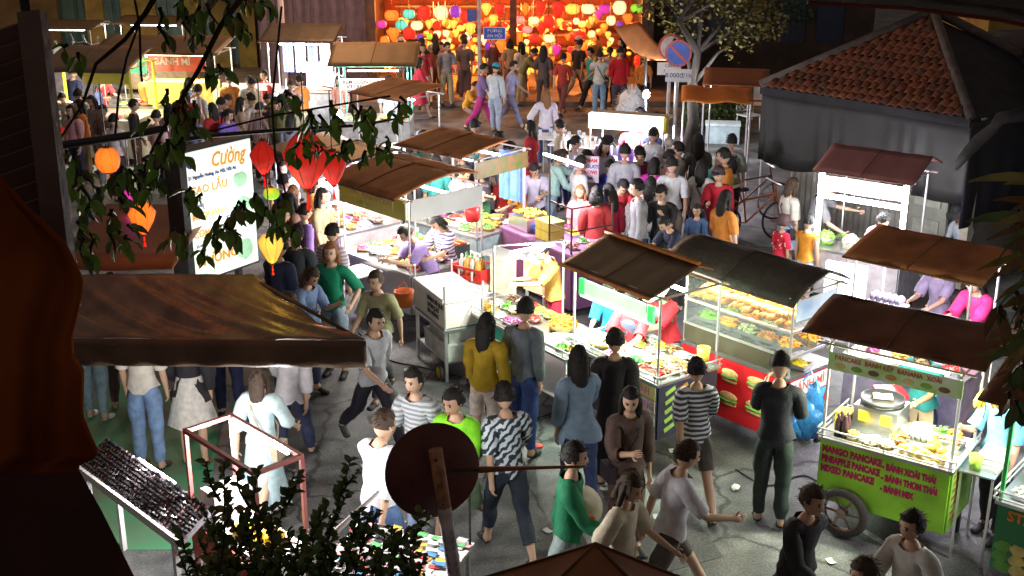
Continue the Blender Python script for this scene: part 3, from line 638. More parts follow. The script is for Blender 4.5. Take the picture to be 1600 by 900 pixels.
        if kind in ('hand', 'plastic'):
            q = hl; t = tag(MB().build('plastic_bag' if kind == 'plastic' else 'handbag', cm(bc)), None)
            bpy.data.objects.remove(t)
            mb = MB(); sz = (.09, .05, .15) if kind == 'plastic' else (.12, .05, .09)
            wq = wl(root, *q); mb.ball((0, 0, -sz[2] - .05), sz, 10, lump=.35)
            for s_ in (-1, 1): mb.tube([(s_ * sz[0] * .5, 0, -sz[2] * .5 - .05), (s_ * .02, 0, .0)], .006, 4)
            tag(mb.build('plastic_bag' if kind == 'plastic' else 'handbag', cm(bc, .35), None, True, wq, root.rotation_euler.z), bag_label(kind, label), 'bag')
    if print_:
        mb = MB(); pc, ps = print_
        cloth('shirt_print', lambda tg, t, v: tg == 't' and abs(v.x) < .075 and nodes[wst].z < v.z < nodes[upc].z and (v.y > 0) == (ps > 0), .031, cm(pc))
    return root
def bag_label(kind, label):
    s = label.replace('person in ', '').replace('person with ', '')
    return ('thin plastic bag' if kind == 'plastic' else 'small handbag') + ' held by the person in ' + re.sub(r' (in|and|with|a|an|the|holding)$', '', re.sub(r' (in|and|with|a|an|the|holding|white)$', '', ' '.join(s.split()[:7])))
def stripe_mat(a, b):
    n = 'striped_%02x%02x%02x' % tuple(int(x * 255) for x in a)
    if n in _mats: return _mats[n]
    m = mat(n, a, .8); nt = m.node_tree; N = nt.nodes
    wv = N.new('ShaderNodeTexWave'); wv.bands_direction = 'Z'; wv.inputs['Scale'].default_value = 7; wv.inputs['Distortion'].default_value = .6
    tc = N.new('ShaderNodeTexCoord'); nt.links.new(tc.outputs['Object'], wv.inputs['Vector'])
    cr = N.new('ShaderNodeValToRGB'); cr.color_ramp.interpolation = 'CONSTANT'; cr.color_ramp.elements[0].color = (*a, 1); cr.color_ramp.elements[1].color = (*b, 1); cr.color_ramp.elements[1].position = .55
    nt.links.new(wv.outputs['Fac'], cr.inputs['Fac']); nt.links.new(cr.outputs['Color'], N['Principled BSDF'].inputs['Base Color']); return m

def pattern_mat(name, a, b, sc_=9, rot=.8):
    m = mat(name, a, .8); nt = m.node_tree; N = nt.nodes; wv = N.new('ShaderNodeTexWave'); wv.inputs['Scale'].default_value = sc_; wv.inputs['Distortion'].default_value = 6; wv.inputs['Detail Scale'].default_value = 2.5
    tc = N.new('ShaderNodeTexCoord'); mp = N.new('ShaderNodeMapping'); mp.inputs['Rotation'].default_value = (0, rot, .3); nt.links.new(tc.outputs['Object'], mp.inputs['Vector']); nt.links.new(mp.outputs['Vector'], wv.inputs['Vector'])
    cr = N.new('ShaderNodeValToRGB'); cr.color_ramp.elements[0].position = .42; cr.color_ramp.elements[1].position = .55; cr.color_ramp.elements[0].color = (*a, 1); cr.color_ramp.elements[1].color = (*b, 1)
    nt.links.new(wv.outputs['Fac'], cr.inputs['Fac']); nt.links.new(cr.outputs['Color'], N['Principled BSDF'].inputs['Base Color']); return m
def clone_person(src, px, py, at_h, face, top, low, label):
    p = W(px, py, at_h); r = src.copy(); C.objects.link(r); r.location = (p.x, p.y, 0); r.rotation_euler = (0, 0, R(face)); r['label'] = label
    for ch in list(src.children):
        c = ch.copy(); C.objects.link(c); c.parent = r
        base = ch.name.split('.')[0]
        if base in ('shirt', 'trousers', 'shorts', 'skirt'):
            c.material_slots[0].link = 'OBJECT'; c.material_slots[0].material = cm(top if base == 'shirt' else low, .8, ns=14, na=.18, bump=.25)
    return r

def spot_mat(name, a, b):
    m = mat(name, a, .8); nt = m.node_tree; N = nt.nodes; vo = N.new('ShaderNodeTexVoronoi'); vo.inputs['Scale'].default_value = 16; tc = N.new('ShaderNodeTexCoord'); nt.links.new(tc.outputs['Object'], vo.inputs['Vector'])
    cr = N.new('ShaderNodeValToRGB'); cr.color_ramp.elements[0].position = .22; cr.color_ramp.elements[1].position = .26; cr.color_ramp.elements[0].color = (*b, 1); cr.color_ramp.elements[1].color = (*a, 1)
    nt.links.new(vo.outputs['Distance'], cr.inputs['Fac']); nt.links.new(cr.outputs['Color'], N['Principled BSDF'].inputs['Base Color']); return m
# ================================================================ stalls and what stands on them
PWK = .62
def corner_root(near, zn, ang, L, D):
    p = W(near[0], near[1], zn); a = R(ang); ux, uy = math.cos(a), math.sin(a)
    return Vector((p.x - ux * L / 2 - uy * D / 2, p.y - uy * L / 2 + ux * D / 2, 0))
def cart(label, near, ang, L, D, zc=.9, zb=.3, top=1.8, front=None, side=None, posts=CHROME, roof=None, wheels=None, tubes=((-.3, .0), ), pw=60, lcol=(1, .97, .93),
         rail=True, name='food_cart', cat='food cart', grp='food carts of the night market', post_r=.014, legs=False, tube_m=None, ctop=STEEL, zn=None, light=True, pxs=None):
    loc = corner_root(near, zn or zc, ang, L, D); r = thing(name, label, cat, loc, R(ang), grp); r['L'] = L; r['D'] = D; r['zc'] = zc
    fm = front or STEEL; sm_ = side or fm
    if zb is not None:
        MB().box((0, 0, (zc + zb) / 2 - .02), (L - .03, D - .03, zc - zb - .04)).build('body', STEEL if not legs else fm, r)
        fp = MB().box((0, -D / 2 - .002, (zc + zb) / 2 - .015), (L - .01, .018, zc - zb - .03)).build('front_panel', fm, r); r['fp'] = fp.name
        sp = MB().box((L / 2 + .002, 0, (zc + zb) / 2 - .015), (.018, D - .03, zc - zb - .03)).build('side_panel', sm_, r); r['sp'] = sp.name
        for s_ in (-1, 1): MB().box((s_ * (L / 2 - .06), D * .42, zb / 2), (.05, .05, zb)).build('leg', DARKM, r)
    else:
        for a in (-1, 1):
            for b in (-1, 1): MB().box((a * (L / 2 - .03), b * (D / 2 - .03), zc / 2), (.035, .035, zc)).build('leg', posts, r)
        MB().box((0, 0, zc * .35), (L - .08, D - .08, .015)).build('lower_shelf', posts, r)
    MB().box((0, 0, zc - .01), (L + .04, D + .04, .03)).build('countertop', ctop, r)
    if rail:
        for k, (a, b) in enumerate((((-L / 2, -D / 2), (L / 2, -D / 2)), ((L / 2, -D / 2), (L / 2, D / 2)), ((-L / 2, D / 2), (-L / 2, -D / 2)))):
            m_ = MB().tube([(a[0] * 1.05, a[1] * 1.05, zc + .09), (b[0] * 1.05, b[1] * 1.05, zc + .09)], .009, 6)
            m_.tube([(a[0] * 1.05, a[1] * 1.05, zc + .03), (b[0] * 1.05, b[1] * 1.05, zc + .03)], .007, 6)
            for q in (.04, .5, .96): x, y = a[0] + (b[0] - a[0]) * q, a[1] + (b[1] - a[1]) * q; m_.tube([(x * 1.05, y * 1.05, zc), (x * 1.05, y * 1.05, zc + .09)], .006, 5)
            m_.build('rail', CHROME, r)
    if posts:
        for a in (-1, 1):
            for b in (-1, 1): MB().tube([(a * (L / 2 - .015), b * (D / 2 - .015), zc), (a * (L / 2 - .015), b * (D / 2 - .015), top)], post_r, 8).build('post', posts, r)
    if roof:
        for (y0, z0, y1, z1, x0, x1, m_, sag) in roof:
            MB().sheet(lambda u, v: (x0 + (x1 - x0) * u, y0 + (y1 - y0) * v, z0 + (z1 - z0) * v + sag * math.sin(v * 3.14) + .004 * math.sin(u * 14 + v * 2) + .003 * math.sin(u * 31)), 20, 6, .02).build('roof', m_, r, True)
        for (y0, z0, y1, z1, x0, x1, m_, sag) in roof[:1]:
            hm_ = MB(); hm_.tube([(x0, y0, z0 - .008), (x1, y0, z0 - .008)], .012, 6)
            hm_.build('hem', mat('stitched_hem', (.12, .055, .03), .8, ns=30, na=.4), r)
            for q in (.48,):
                xx = x0 + (x1 - x0) * q; MB().tube([(xx + .004 * i, y0 + (y1 - y0) * i / 6, z0 + (z1 - z0) * i / 6 + sag * math.sin(i / 6 * 3.14) + .006) for i in range(7)], .0055, 4).build('seam', _mats['stitched_hem'], r)
            for q in (.03, .97):
                xx = x0 + (x1 - x0) * q; MB().tube([(xx, y0, z0), (xx + .02, y0 - .015, z0 - .07), (xx + .005, y0, z0 - .16)], .004, 4).build('tie_rope', mat('pale_rope', (.35, .28, .2), .9), r)
        mf = MB()
        for b in (-1, 1): mf.tube([(-L / 2 - .1, b * (D / 2), top - .01), (L / 2 + .1, b * (D / 2), top - .01)], .012, 6)
        for a in (-1, 1): mf.tube([(a * (L / 2), -D / 2 - .08, top - .02), (a * (L / 2), D / 2 + .08, top - .02)], .012, 6)
        mf.build('roof_frame', posts or DARKM, r)
    if wheels:
        for (wx, wy, wr, cm_) in wheels:
            wt = MB().lathe([(wr * .72, -.03), (wr * .95, -.035), (wr, 0), (wr * .95, .035), (wr * .72, .03), (wr * .72, -.03)], (wx, wy, wr), 24, axis='y').build('wheel', RUBBER, r, True)
            m_ = MB().lathe([(.02, -.04), (wr * .2, -.03), (wr * .2, .03), (.02, .04)], (wx, wy, wr), 10, axis='y')
            m_.lathe([(wr * .66, -.022), (wr * .74, -.022), (wr * .74, .022), (wr * .66, .022), (wr * .66, -.022)], (wx, wy, wr), 24, axis='y')
            for q in range(6):
                a = q * math.pi / 3; m_.tube([(wx, wy, wr), (wx + math.cos(a) * wr * .7, wy, wr + math.sin(a) * wr * .7)], .012, 5)
            m_.build('rim', cm_, wt)
    for (ty, tx) in tubes:
        MB().box((tx, ty, top - .09), (L * .72, .035, .03)).build('light_tube', tube_m or LED, r)
    if light:
        n = 2 if L > 1.2 else 1
        for i in range(n): lamp(r, ((i - (n - 1) / 2) * L * .5, tubes[0][0] if tubes else 0, top - .14), pw / n * PWK, lcol, typ='AREA', size=(L * .5, .10)); lamp(r, ((i - (n - 1) / 2) * L * .5, (tubes[0][0] if tubes else 0) + .1, top - .2), pw / n * .45, lcol, .1)
    return r
DISH = {}
def dish(root, x, y, z, label, cat='food', vessel='plate', col=(.8, .6, .2), r=.1, n=24, piece='bit', grp=None, col2=None, name=None, h=.05, vm=None):
    """a plate, tray, bowl or basket heaped with food"""
    p = wl(root, x, y, z); rn = random.Random(int(abs(p.x * 977 + p.y * 531) * 10))
    t = thing(name or {'plate': 'plate', 'tray': 'food_tray', 'bowl': 'bowl', 'basket': 'basket', 'none': 'food_heap'}[vessel], label, cat, p, root.rotation_euler.z + rn.uniform(-.2, .2), grp)
    zz = .006
    if vessel == 'plate': MB().lathe([(0, .004), (r * .7, .004), (r, .022), (r * 1.02, .018), (r * .7, 0), (0, 0)], n=16).build('rim', vm or WHITE, t, True)
    if vessel == 'bowl': MB().lathe([(0, .01), (r * .55, .012), (r, r * .7), (r * 1.04, r * .7), (r * .58, 0), (0, 0)], n=16).build('shell', vm or STEEL, t, True); zz = r * .4
    if vessel == 'tray':
        m_ = MB().box((0, 0, .006), (r * 2.5, r * 1.7, .012))
        for a in (-1, 1): m_.box((a * r * 1.25, 0, .02), (.008, r * 1.7, .04)); m_.box((0, a * r * .85, .02), (r * 2.5, .008, .04))
        m_.build('pan', vm or STEEL, t); zz = .012
    if vessel == 'basket': MB().lathe([(0, .01), (r * .8, .01), (r, r * .45), (r * 1.05, r * .45), (r * .86, 0), (0, 0)], n=14).build('wicker', vm or mat('wicker', (.45, .28, .1), .8, ns=60, na=.6, bump=.6), t, True); zz = r * .2
    ex = (1.15, .75) if vessel == 'tray' else (.85, .85)
    m_ = MB(); m_.ball((0, 0, zz), (r * ex[0], r * ex[1], h), 12, lump=.35)
    c2 = col2 or tuple(v * .6 for v in col)
    for i in range(n):
        a = rn.uniform(0, 6.28); q = math.sqrt(rn.random()); xx, yy = math.cos(a) * q * r * ex[0], math.sin(a) * q * r * ex[1]; hh = zz + h * (1 - q * q) ** .5 + .004
        if piece == 'bit': m_.box((xx, yy, hh), (rn.uniform(.015, .03), rn.uniform(.012, .022), rn.uniform(.01, .02)), rn.uniform(0, 3), rn.randint(0, 1), rn.uniform(-.5, .5))
        if piece == 'ball': m_.ball((xx, yy, hh), rn.uniform(.013, .02), 6, rn.randint(0, 1))
        if piece == 'roll': b = rn.uniform(0, 6.28); m_.tube([(xx, yy, hh), (xx + math.cos(b) * .025, yy + math.sin(b) * .025, hh + .004), (xx + math.cos(b) * .05, yy + math.sin(b) * .05, hh)], [.006, .012, .006], 6, rn.randint(0, 1))
        if piece == 'leaf': b = rn.uniform(0, 6.28); u = Vector((math.cos(b), math.sin(b), rn.uniform(-.1, .8))) * .04; s_ = Vector((-u.y, u.x, 0)) * .4; c = Vector((xx, yy, hh)); m_.add([c, c + u * .5 + s_, c + u, c + u * .5 - s_], [(0, 1, 2, 3)], rn.randint(0, 1))
        if piece == 'stick': b = rn.uniform(-.3, .3); m_.tube([(xx - .06, yy, hh), (xx + .06, yy + b * .1, hh + .01)], .005, 4, rn.randint(0, 1))
    o = m_.build('food_pieces', [cm(col, .5), cm(c2, .5)], t, False); o['kind'] = 'stuff'
    return t
def bottle(root, x, y, z, label, col, h=.24, cap=RED, grp=None):
    p = wl(root, x, y, z); t = thing('sauce_bottle', label, 'bottle', p, 0, grp); r = h * .15
    MB().lathe([(0, 0), (r, 0), (r, h * .6), (r * .45, h * .8), (r * .4, h * .86)], n=12).build('bottle_body', cm(col, .25), t, True)
    MB().lathe([(r * .5, h * .86), (r * .5, h * .93), (r * .2, h), (0, h)], n=10).build('cap', cap, t); return t
def cup(root, x, y, z, label, col, h=.12, r=.04, name='cup', cat='cup', grp=None, fill=None):
    p = wl(root, x, y, z); t = thing(name, label, cat, p, 0, grp)
    MB().lathe([(0, .0), (r * .75, 0), (r, h), (r * .93, h), (r * .7, .01), (0, .01)], n=14).build('shell', cm(col, .4), t, True)
    if fill: MB().lathe([(0, h * .9), (r * .88, h * .88)], n=12).build('contents', cm(fill), t)
    return t
def carton(root, x, y, z, label, size, col, rz=0, name='box', cat='box', grp=None, lid=None, m=None):
    p = wl(root, x, y, z); t = thing(name, label, cat, p, root.rotation_euler.z + rz, grp)
    MB().box((0, 0, size[2] / 2), size).build('walls', m or cm(col, .6), t)
    MB().box((0, 0, size[2] + .008), (size[0] * 1.03, size[1] * 1.03, .02)).build('lid', cm(lid or tuple(min(1, c * 1.1) for c in col), .6), t); return t
def person_at(root, x, y, label, face=None, **k):
    p = wl(root, x, y, 0); return person(label, 0, 0, face=math.degrees(root.rotation_euler.z) + (face or 0), pos=(p.x, p.y, 0), **k)
FOODS = [('golden noodles', (.75, .5, .1), 'stick'), ('chopped green herbs', (.10, .38, .05), 'leaf'), ('white rice paper', (.8, .78, .7), 'bit'), ('red chilli slices', (.65, .05, .03), 'bit'), ('orange fried dough', (.75, .33, .05), 'roll'),
         ('brown grilled skewers', (.30, .13, .05), 'stick'), ('yellow corn', (.85, .6, .08), 'ball'), ('pink sausage pieces', (.75, .30, .26), 'roll'), ('pale dumplings', (.78, .7, .55), 'ball'), ('purple onions', (.35, .08, .22), 'bit'), ('sliced lime', (.4, .62, .08), 'ball'), ('white coconut shreds', (.85, .85, .82), 'stick')]
def grid(L, D, st=.19, seed=1, x0=None, x1=None):
    rn = random.Random(seed); nx, ny = int((L - .1) / st), int((D - .1) / st); return [((i + .5) / nx * (L - .1) - (L - .1) / 2 + rn.uniform(-.02, .02), (j + .5) / ny * (D - .1) - (D - .1) / 2 + rn.uniform(-.02, .02)) for j in range(ny) for i in range(nx)]
def fill(root, where, spots, seed=0, z=None, rr=(.07, .11)):
    rn = random.Random(seed); combos = [(v, f) for f in FOODS for v in ('plate', 'bowl', 'tray', 'basket')]; rn.shuffle(combos)
    wn = {'plate': 'white plate of ', 'bowl': 'steel bowl of ', 'tray': 'metal tray of ', 'basket': 'wicker basket of '}
    for i, (x, y) in enumerate(spots):
        v, (fn, col, pc) = combos[i]
        dish(root, x, y, (z or root['zc']) + .007, wn[v] + fn + ' on ' + where, 'food', v, col, rn.uniform(*rr), 20, pc)
TARPB = mat('brown_roof_tarpaulin', (.44, .17, .065), .7, ns=2.0, na=.45, bump=.4, spec=.25)
TARPD = mat('dark_brown_tarpaulin', (.15, .055, .025), .5, ns=2.5, na=.45, bump=.4, spec=.25)
TARPK = mat('black_roof_tarpaulin', (.05, .042, .035), .5, ns=4, na=.4, bump=.4)
TARPG = mat('olive_brown_sheet', (.14, .10, .06), .45, ns=2, na=.25, bump=.1)
LIME = mat('lime_green_board', (.36, .82, .04), .4, ns=3, na=.28); MAG = cm((.55, .01, .12), .5)
def roofpts(L, D, top, rise=.25, of=.15, ob=.12, ox=.16, m=TARPB, ridge=.65, m2=None):
    yr = -D / 2 + D * ridge
    return [(-D / 2 - of, top - .02, yr, top + rise, -L / 2 - ox, L / 2 + ox, m, .02), (yr, top + rise, D / 2 + ob, top + .02, -L / 2 - ox, L / 2 + ox, m2 or m, .015)]
# ---- the pancake cart -------------------------------------------------------------------------
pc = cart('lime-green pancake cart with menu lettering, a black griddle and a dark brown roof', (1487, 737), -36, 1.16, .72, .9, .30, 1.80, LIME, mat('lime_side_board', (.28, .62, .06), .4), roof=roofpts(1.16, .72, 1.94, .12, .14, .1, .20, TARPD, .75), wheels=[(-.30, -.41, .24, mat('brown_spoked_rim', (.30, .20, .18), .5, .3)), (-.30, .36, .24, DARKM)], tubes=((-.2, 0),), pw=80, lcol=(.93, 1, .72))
fpo = bpy.data.objects[pc['fp']]; yf = -.36 - .013
for i, s_ in enumerate(['MANGO PANCAKE', 'PINEAPPLE PANCAKE', 'MIXED PANCAKE']): txt(fpo, s_, (-.55, yf, .80 - i * .095), .088, MAG, squash=.72 if i != 1 else .64, bold=.006)
for i, s_ in enumerate(['- BÁNH XOÀI THÁI', '- BÁNH THƠM THÁI', '- BÁNH MIX']): txt(fpo, s_, (.0, yf, .78 - i * .105), .082, MAG, squash=.66, bold=.006)
for i in range(7): txt(bpy.data.objects[pc['sp']], ['XOÀI - THƠM', 'CHUỐI - MÍT', 'PANCAKE', 'BANANA', 'NUTELLA', 'MILK', 'CHOCO'][i], (.58 + .012, -.30, .82 - i * .07), .055, cm((.45, .12, .08)), face='right', squash=.9)
va = MB().box((.02, -.40, 1.66), (1.15, .015, .16)).build('menu_valance', mat('green_white_banner', (.75, .85, .6), .4, ns=5, na=.1, col2=(.35, .72, .12)), pc)
txt(va, 'PANCAKE  BÁNH KẾP  BANANA  XOÀI', (-.5, -.411, 1.70), .062, cm((.6, .03, .03)), squash=.85)
for i in range(7): MB().ball((-.45 + i * .15, -.409, 1.63), (.05, .006, .026), 10).build('printed_fruit', cm([(.7, .6, .2), (.2, .45, .05), (.2, .12, .1), (.6, .3, .1)][i % 4]), va)
g = thing('crepe_griddle', 'square steel cooker with a round black griddle plate and a pancake on the lime-green cart', 'griddle', wl(pc, -.20, .08, .907), pc.rotation_euler.z)
MB().box((0, 0, .13), (.40, .34, .26)).build('housing', STEEL, g); MB().lathe([(0, 0), (.19, 0), (.20, .02), (.20, .045), (.185, .05), (.18, .038), (0, .036)], (0, 0, .27), 28).build('griddle_plate', mat('black_cast_iron', (.015, .015, .017), .35), g, True)
for s_ in (-1, 1): MB().box((s_ * .10, -.172, .17), (.10, .004, .1)).build('yellow_sticker', YEL, g)
MB().sheet(lambda u, v: ((u - .5) * .17, (v - .5) * .11 + .01, .328 + .008 * math.sin(u * 9) * math.sin(v * 7)), 6, 5, .015).build('pancake', mat('pale_pancake', (.85, .72, .38), .6, ns=12, na=.25), g, True, (0, 0, 0), .4)
def bananas(p, rz, n, label, col=(.85, .65, .08), s=1.0, hang=True):
    t = thing('banana_bunch', label, 'fruit', p, rz, None)
    m_ = MB()
    for i in range(n):
        a = -1.3 + 2.6 * (i % 7) / 6; rw = (i // 7) * .035 * s; dz = -1 if hang else 0
        pts = [Vector((math.sin(a) * .02, -rw, 0)), Vector((math.sin(a) * .07 * s, -.03 - rw, -.05 * s if hang else .02)), Vector((math.sin(a) * .10 * s, -.04 - rw, -.11 * s if hang else .01)), Vector((math.sin(a) * .105 * s, -.03 - rw, -.15 * s if hang else .0))]
        if not hang: pts = [Vector((q.x * 1.2, q.y * 2 + (k * .02), .02 + rw)) for k, q in enumerate(pts)]
        MB().tube(pts, [.008 * s, .019 * s, .018 * s, .006 * s], 7).build('banana', cm(col, .5), t, True)
    return t
bn = bananas(wl(pc, .66, .16, 1.50), pc.rotation_euler.z + .5, 14, 'bunch of yellow bananas hanging by a white string from the lime-green cart', s=1.05)
MB().tube([(0, 0, 0), (0, 0, .28)], .005, 4).build('string', WHITE, bn)
bananas(wl(pc, .36, -.22, .93), pc.rotation_euler.z - .6, 7, 'ripe yellow bananas lying in front on the lime-green cart', hang=False, s=1.2)
bananas(wl(pc, .20, -.12, .93), pc.rotation_euler.z + .6, 7, 'second hand of bananas lying by the griddle on the lime-green cart', (.8, .7, .15), hang=False, s=1.1)
for i in range(4): bottle(pc, -.46 + .06 * (i % 2), -.20 - .07 * (i // 2), .907, 'dark chocolate-sauce bottle with a pointed tip by the griddle', (.05, .02, .025), .22, cm((.06, .03, .03)), 'chocolate sauce bottles by the griddle')
carton(pc, -.50, .0, .907, 'yellow tub at the left end of the lime-green cart', (.14, .14, .12), (.8, .65, .05), name='tub', cat='tub')
mg = MB().ball((0, 0, 0), (.045, .036, .035), 8, lump=.1).mesh('mango', cm((.85, .5, .05), .4), True)
for i, (x, y) in enumerate([(.28, -.30), (.20, -.27), (.42, -.12), (.33, -.1), (.12, -.25), (.47, -.26)]): tag(inst('mango', mg, None, wl(pc, x, y, .95)), 'ripe orange-yellow mango in the pile on the lime-green cart', 'fruit', 'mangoes on the lime-green cart')
fill(pc, 'the lime-green cart', [(-.32, -.27), (-.16, -.27), (-.02, -.24), (.02, -.08), (.22, .12), (.42, .14), (.42, .28), (.12, .28), (-.5, .28), (.28, .28), (-.05, .22), (.12, .12), (.32, .0), (-.03, .08)], 3, rr=(.06, .085))
for i in range(5): cup(pc, .06 + .05 * i, .05, .907, 'white paper cup in the row behind the bananas', (.8, .8, .78), .1, .03, grp='paper cups on the lime-green cart')
# side tray at the right
tr = thing('side_tray', 'wire side tray with a white box and green cup beside the lime-green cart', 'tray', wl(pc, .75, .05, 0), pc.rotation_euler.z)
MB().box((0, 0, .86), (.30, .56, .015)).build('base', STEEL, tr)
for s_ in (-1, 1): MB().tube([(s_ * .15, -.28, .92), (s_ * .15, .28, .92)], .008, 6).build('rail', CHROME, tr); MB().box((s_ * .13, .25, .43), (.02, .02, .85)).build('leg', CHROME, tr); MB().box((s_ * .13, -.25, .43), (.02, .02, .85)).build('leg', CHROME, tr)
carton(tr, .05, .10, .87, 'flat white lunch box on the side tray of the lime-green cart', (.22, .30, .06), (.8, .8, .8))
cup(tr, -.04, -.18, .87, 'lime-green plastic cup of herbs on the side tray', (.4, .75, .08), .13, .06, fill=(.2, .5, .05))
# blue bag and stool
for (px, py, nm) in ((1263, 640, 'crumpled bright blue plastic bag hanging on the burger cart end'),):
    p = WD(px, py, 11.6); t = thing('plastic_bag', nm, 'bag', p, R(-40))
    MB().ball((0, 0, -.10), (.15, .09, .20), 16, lump=.6).ball((.05, .03, .10), (.10, .07, .17), 14, lump=.7).ball((-.07, -.02, -.22), (.09, .07, .10), 12, lump=.6).build('bag_body', mat('blue_plastic_film', (.04, .20, .55), .2, ns=5, na=.3, bump=.5), t, True)
    MB().tube([(-.08, 0, .28), (0, 0, .40), (.08, 0, .28)], .01, 5).build('handle', cm((.05, .25, .8), .3), t)
def stool(px, py, label, z=0, m=RED, grp='red plastic stools', pos=None, rz=0, s=1):
    p = Vector(pos) if pos is not None else W(px, py, z); t = thing('plastic_stool', label, 'stool', p, rz, grp)
    MB().box((0, 0, .44 * s), (.27 * s, .27 * s, .03)).build('seat', m, t)
    for a in (-1, 1):
        for b in (-1, 1): MB().tube([(a * .11 * s, b * .11 * s, .43 * s), (a * .16 * s, b * .16 * s, 0)], [.02, .024], 5).build('leg', m, t)
    for b in (-1, 1): MB().box((0, b * .14 * s, .2 * s), (.26 * s, .015, .025)).build('stretcher', m, t); MB().box((b * .14 * s, 0, .2 * s), (.015, .26 * s, .025)).build('stretcher', m, t)
    return t
q = wl(pc, -.30, .62, 0); stool(0, 0, 'dark red plastic stools stacked high behind the griddle of the lime-green cart', pos=(q.x, q.y, .62), m=mat('dark_red_plastic', (.42, .02, .04), .4))
q = thing('water_drum', 'blue water drum carrying red stools behind the lime-green cart', 'drum', wl(pc, -.30, .62, 0)); MB().lathe([(0, 0), (.2, 0), (.22, .3), (.2, .60), (0, .61)], n=18).build('drum_body', cm((.03, .12, .45)), q, True); MB().lathe([(.21, .58), (.21, .61), (0, .615)], n=18).build('lid', cm((.05, .2, .6)), q)
# ---- the burger / bread cart ----------------------------------------------------------------
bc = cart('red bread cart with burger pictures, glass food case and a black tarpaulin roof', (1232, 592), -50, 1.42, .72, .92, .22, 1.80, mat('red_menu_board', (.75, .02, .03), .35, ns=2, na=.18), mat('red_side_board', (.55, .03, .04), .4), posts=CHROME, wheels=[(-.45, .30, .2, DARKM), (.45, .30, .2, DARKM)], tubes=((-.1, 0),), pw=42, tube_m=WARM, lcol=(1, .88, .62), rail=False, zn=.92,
         roof=[(-.50, 1.74, .05, 1.98, -.98, .80, TARPK, .05), (.05, 1.98, .42, 1.84, -.98, .80, TARPK, .02)])
fpo = bpy.data.objects[bc['fp']]
def burger(par, x, y, z, w_, lab=None):
    o = MB().ball((x, y, z + .028), (w_, .016, .050), 14).build('printed_bun', mat('printed_bread', (.75, .48, .2), .6, ns=30, na=.25), par, True)
    MB().tube([(x - w_ * .95, y - .004, z - .01), (x, y - .006, z - .02), (x + w_ * .95, y - .004, z - .01)], [.014, .024, .014], 7, sq=.6).build('printed_salad', cm((.12, .42, .05)), par)
    MB().tube([(x - w_ * .9, y - .004, z - .032), (x + w_ * .9, y - .004, z - .032)], .014, 6).build('printed_meat', cm((.4, .10, .05)), par)
    MB().ball((x, y, z - .055), (w_ * .95, .015, .024), 14).build('printed_bun', _mats['printed_bread'], par, True)
for (x, z, w_) in ((-.42, .74, .15), (-.42, .47, .15), (-.02, .72, .11), (-.02, .46, .12), (.36, .74, .15), (.36, .47, .15)): burger(fpo, x, -.375, z, w_)
txt(bpy.data.objects[bc['sp']], 'BÁNH MÌ', (.725, -.3, .78), .13, cm((.85, .1, .1)), face='right', bold=.003)
MB().box((.722, 0, .78), (.008, .66, .18)).build('white_strip', PAPER, bpy.data.objects[bc['sp']])
MB().box((.722, 0, .34), (.008, .66, .08)).build('checked_strip', mat('red_white_check', (.8, .75, .7), .5, ns=30, col2=(.6, .05, .05)), bpy.data.objects[bc['sp']])
for z in (1.13, 1.40):
    MB().box((0, 0, z), (1.40, .68, .012)).build('glass_shelf', GLASS, bc)
    m_ = MB()
    for s_ in (-1, 1): m_.box((0, s_ * .35, z), (1.42, .02, .025)); m_.box((s_ * .70, 0, z), (.02, .70, .025))
    m_.build('shelf_edge', CHROME, bc)
MB().box((0, -.36, 1.40), (1.38, .005, .5)).build('glass_front', GLASS, bc)
MB().box((0, -.355, 1.03), (1.38, .01, .18)).build('smoked_glass', mat('smoked_panel', (.09, .07, .05), .25, ns=3, na=.3), bc)
sb = MB().box((.712, .0, 1.62), (.01, .64, .22)).build('side_poster', mat('blue_white_poster', (.75, .82, .9), .5, ns=3, col2=(.3, .5, .85)), bc)
loaf = MB().tube([(-.085, 0, 0), (-.06, 0, .004), (0, 0, .006), (.06, 0, .004), (.085, 0, 0)], [.006, .026, .033, .026, .006], 9).mesh('bread_loaf', mat('golden_bread_crust', (.72, .36, .05), .5, ns=18, na=.4, col2=(.42, .15, .02)), True)
rb = random.Random(8)
for i in range(96):
    k = i // 32; q = i % 32; lay = q // 16; x = -.62 + (q % 16) * .079 + rb.uniform(-.02, .02)
    o = inst('bread_loaf', loaf, None, wl(bc, x, -.24 + k * .15 + lay * .06 + rb.uniform(-.015, .015), 1.442 + lay * .045 + rb.uniform(0, .012) + k * .03), (rb.uniform(-.2, .2), rb.uniform(-.15, .15), bc.rotation_euler.z + R(75) + rb.uniform(-.35, .35)), rb.uniform(.85, 1.12))
    tag(o, 'golden bread loaf in the heap on the top shelf of the red cart', 'bread', 'bread loaves heaped in the red cart')
for x, nm, c, pcx, vs in ((-.55, 'lettuce leaves', (.22, .58, .03), 'leaf', 'tray'), (-.28, 'shredded carrot', (.85, .35, .03), 'stick', 'tray'), (-.02, 'cucumber slices', (.5, .6, .3), 'ball', 'tray'), (.24, 'fried pork pieces', (.6, .28, .1), 'bit', 'tray'), (.50, 'orange papaya slices', (.85, .40, .05), 'roll', 'tray')):
    dish(bc, x, -.12, 1.14, 'steel tray of %s on the middle shelf of the red cart' % nm, 'food', vs, c, .105, 60, pcx, h=.07)
    dish(bc, x + .05, .18, 1.14, 'back tray with more %s on the middle shelf of the red cart' % nm, 'food', vs, tuple(min(1, v * 1.1) for v in c), .095, 40, pcx, h=.06)
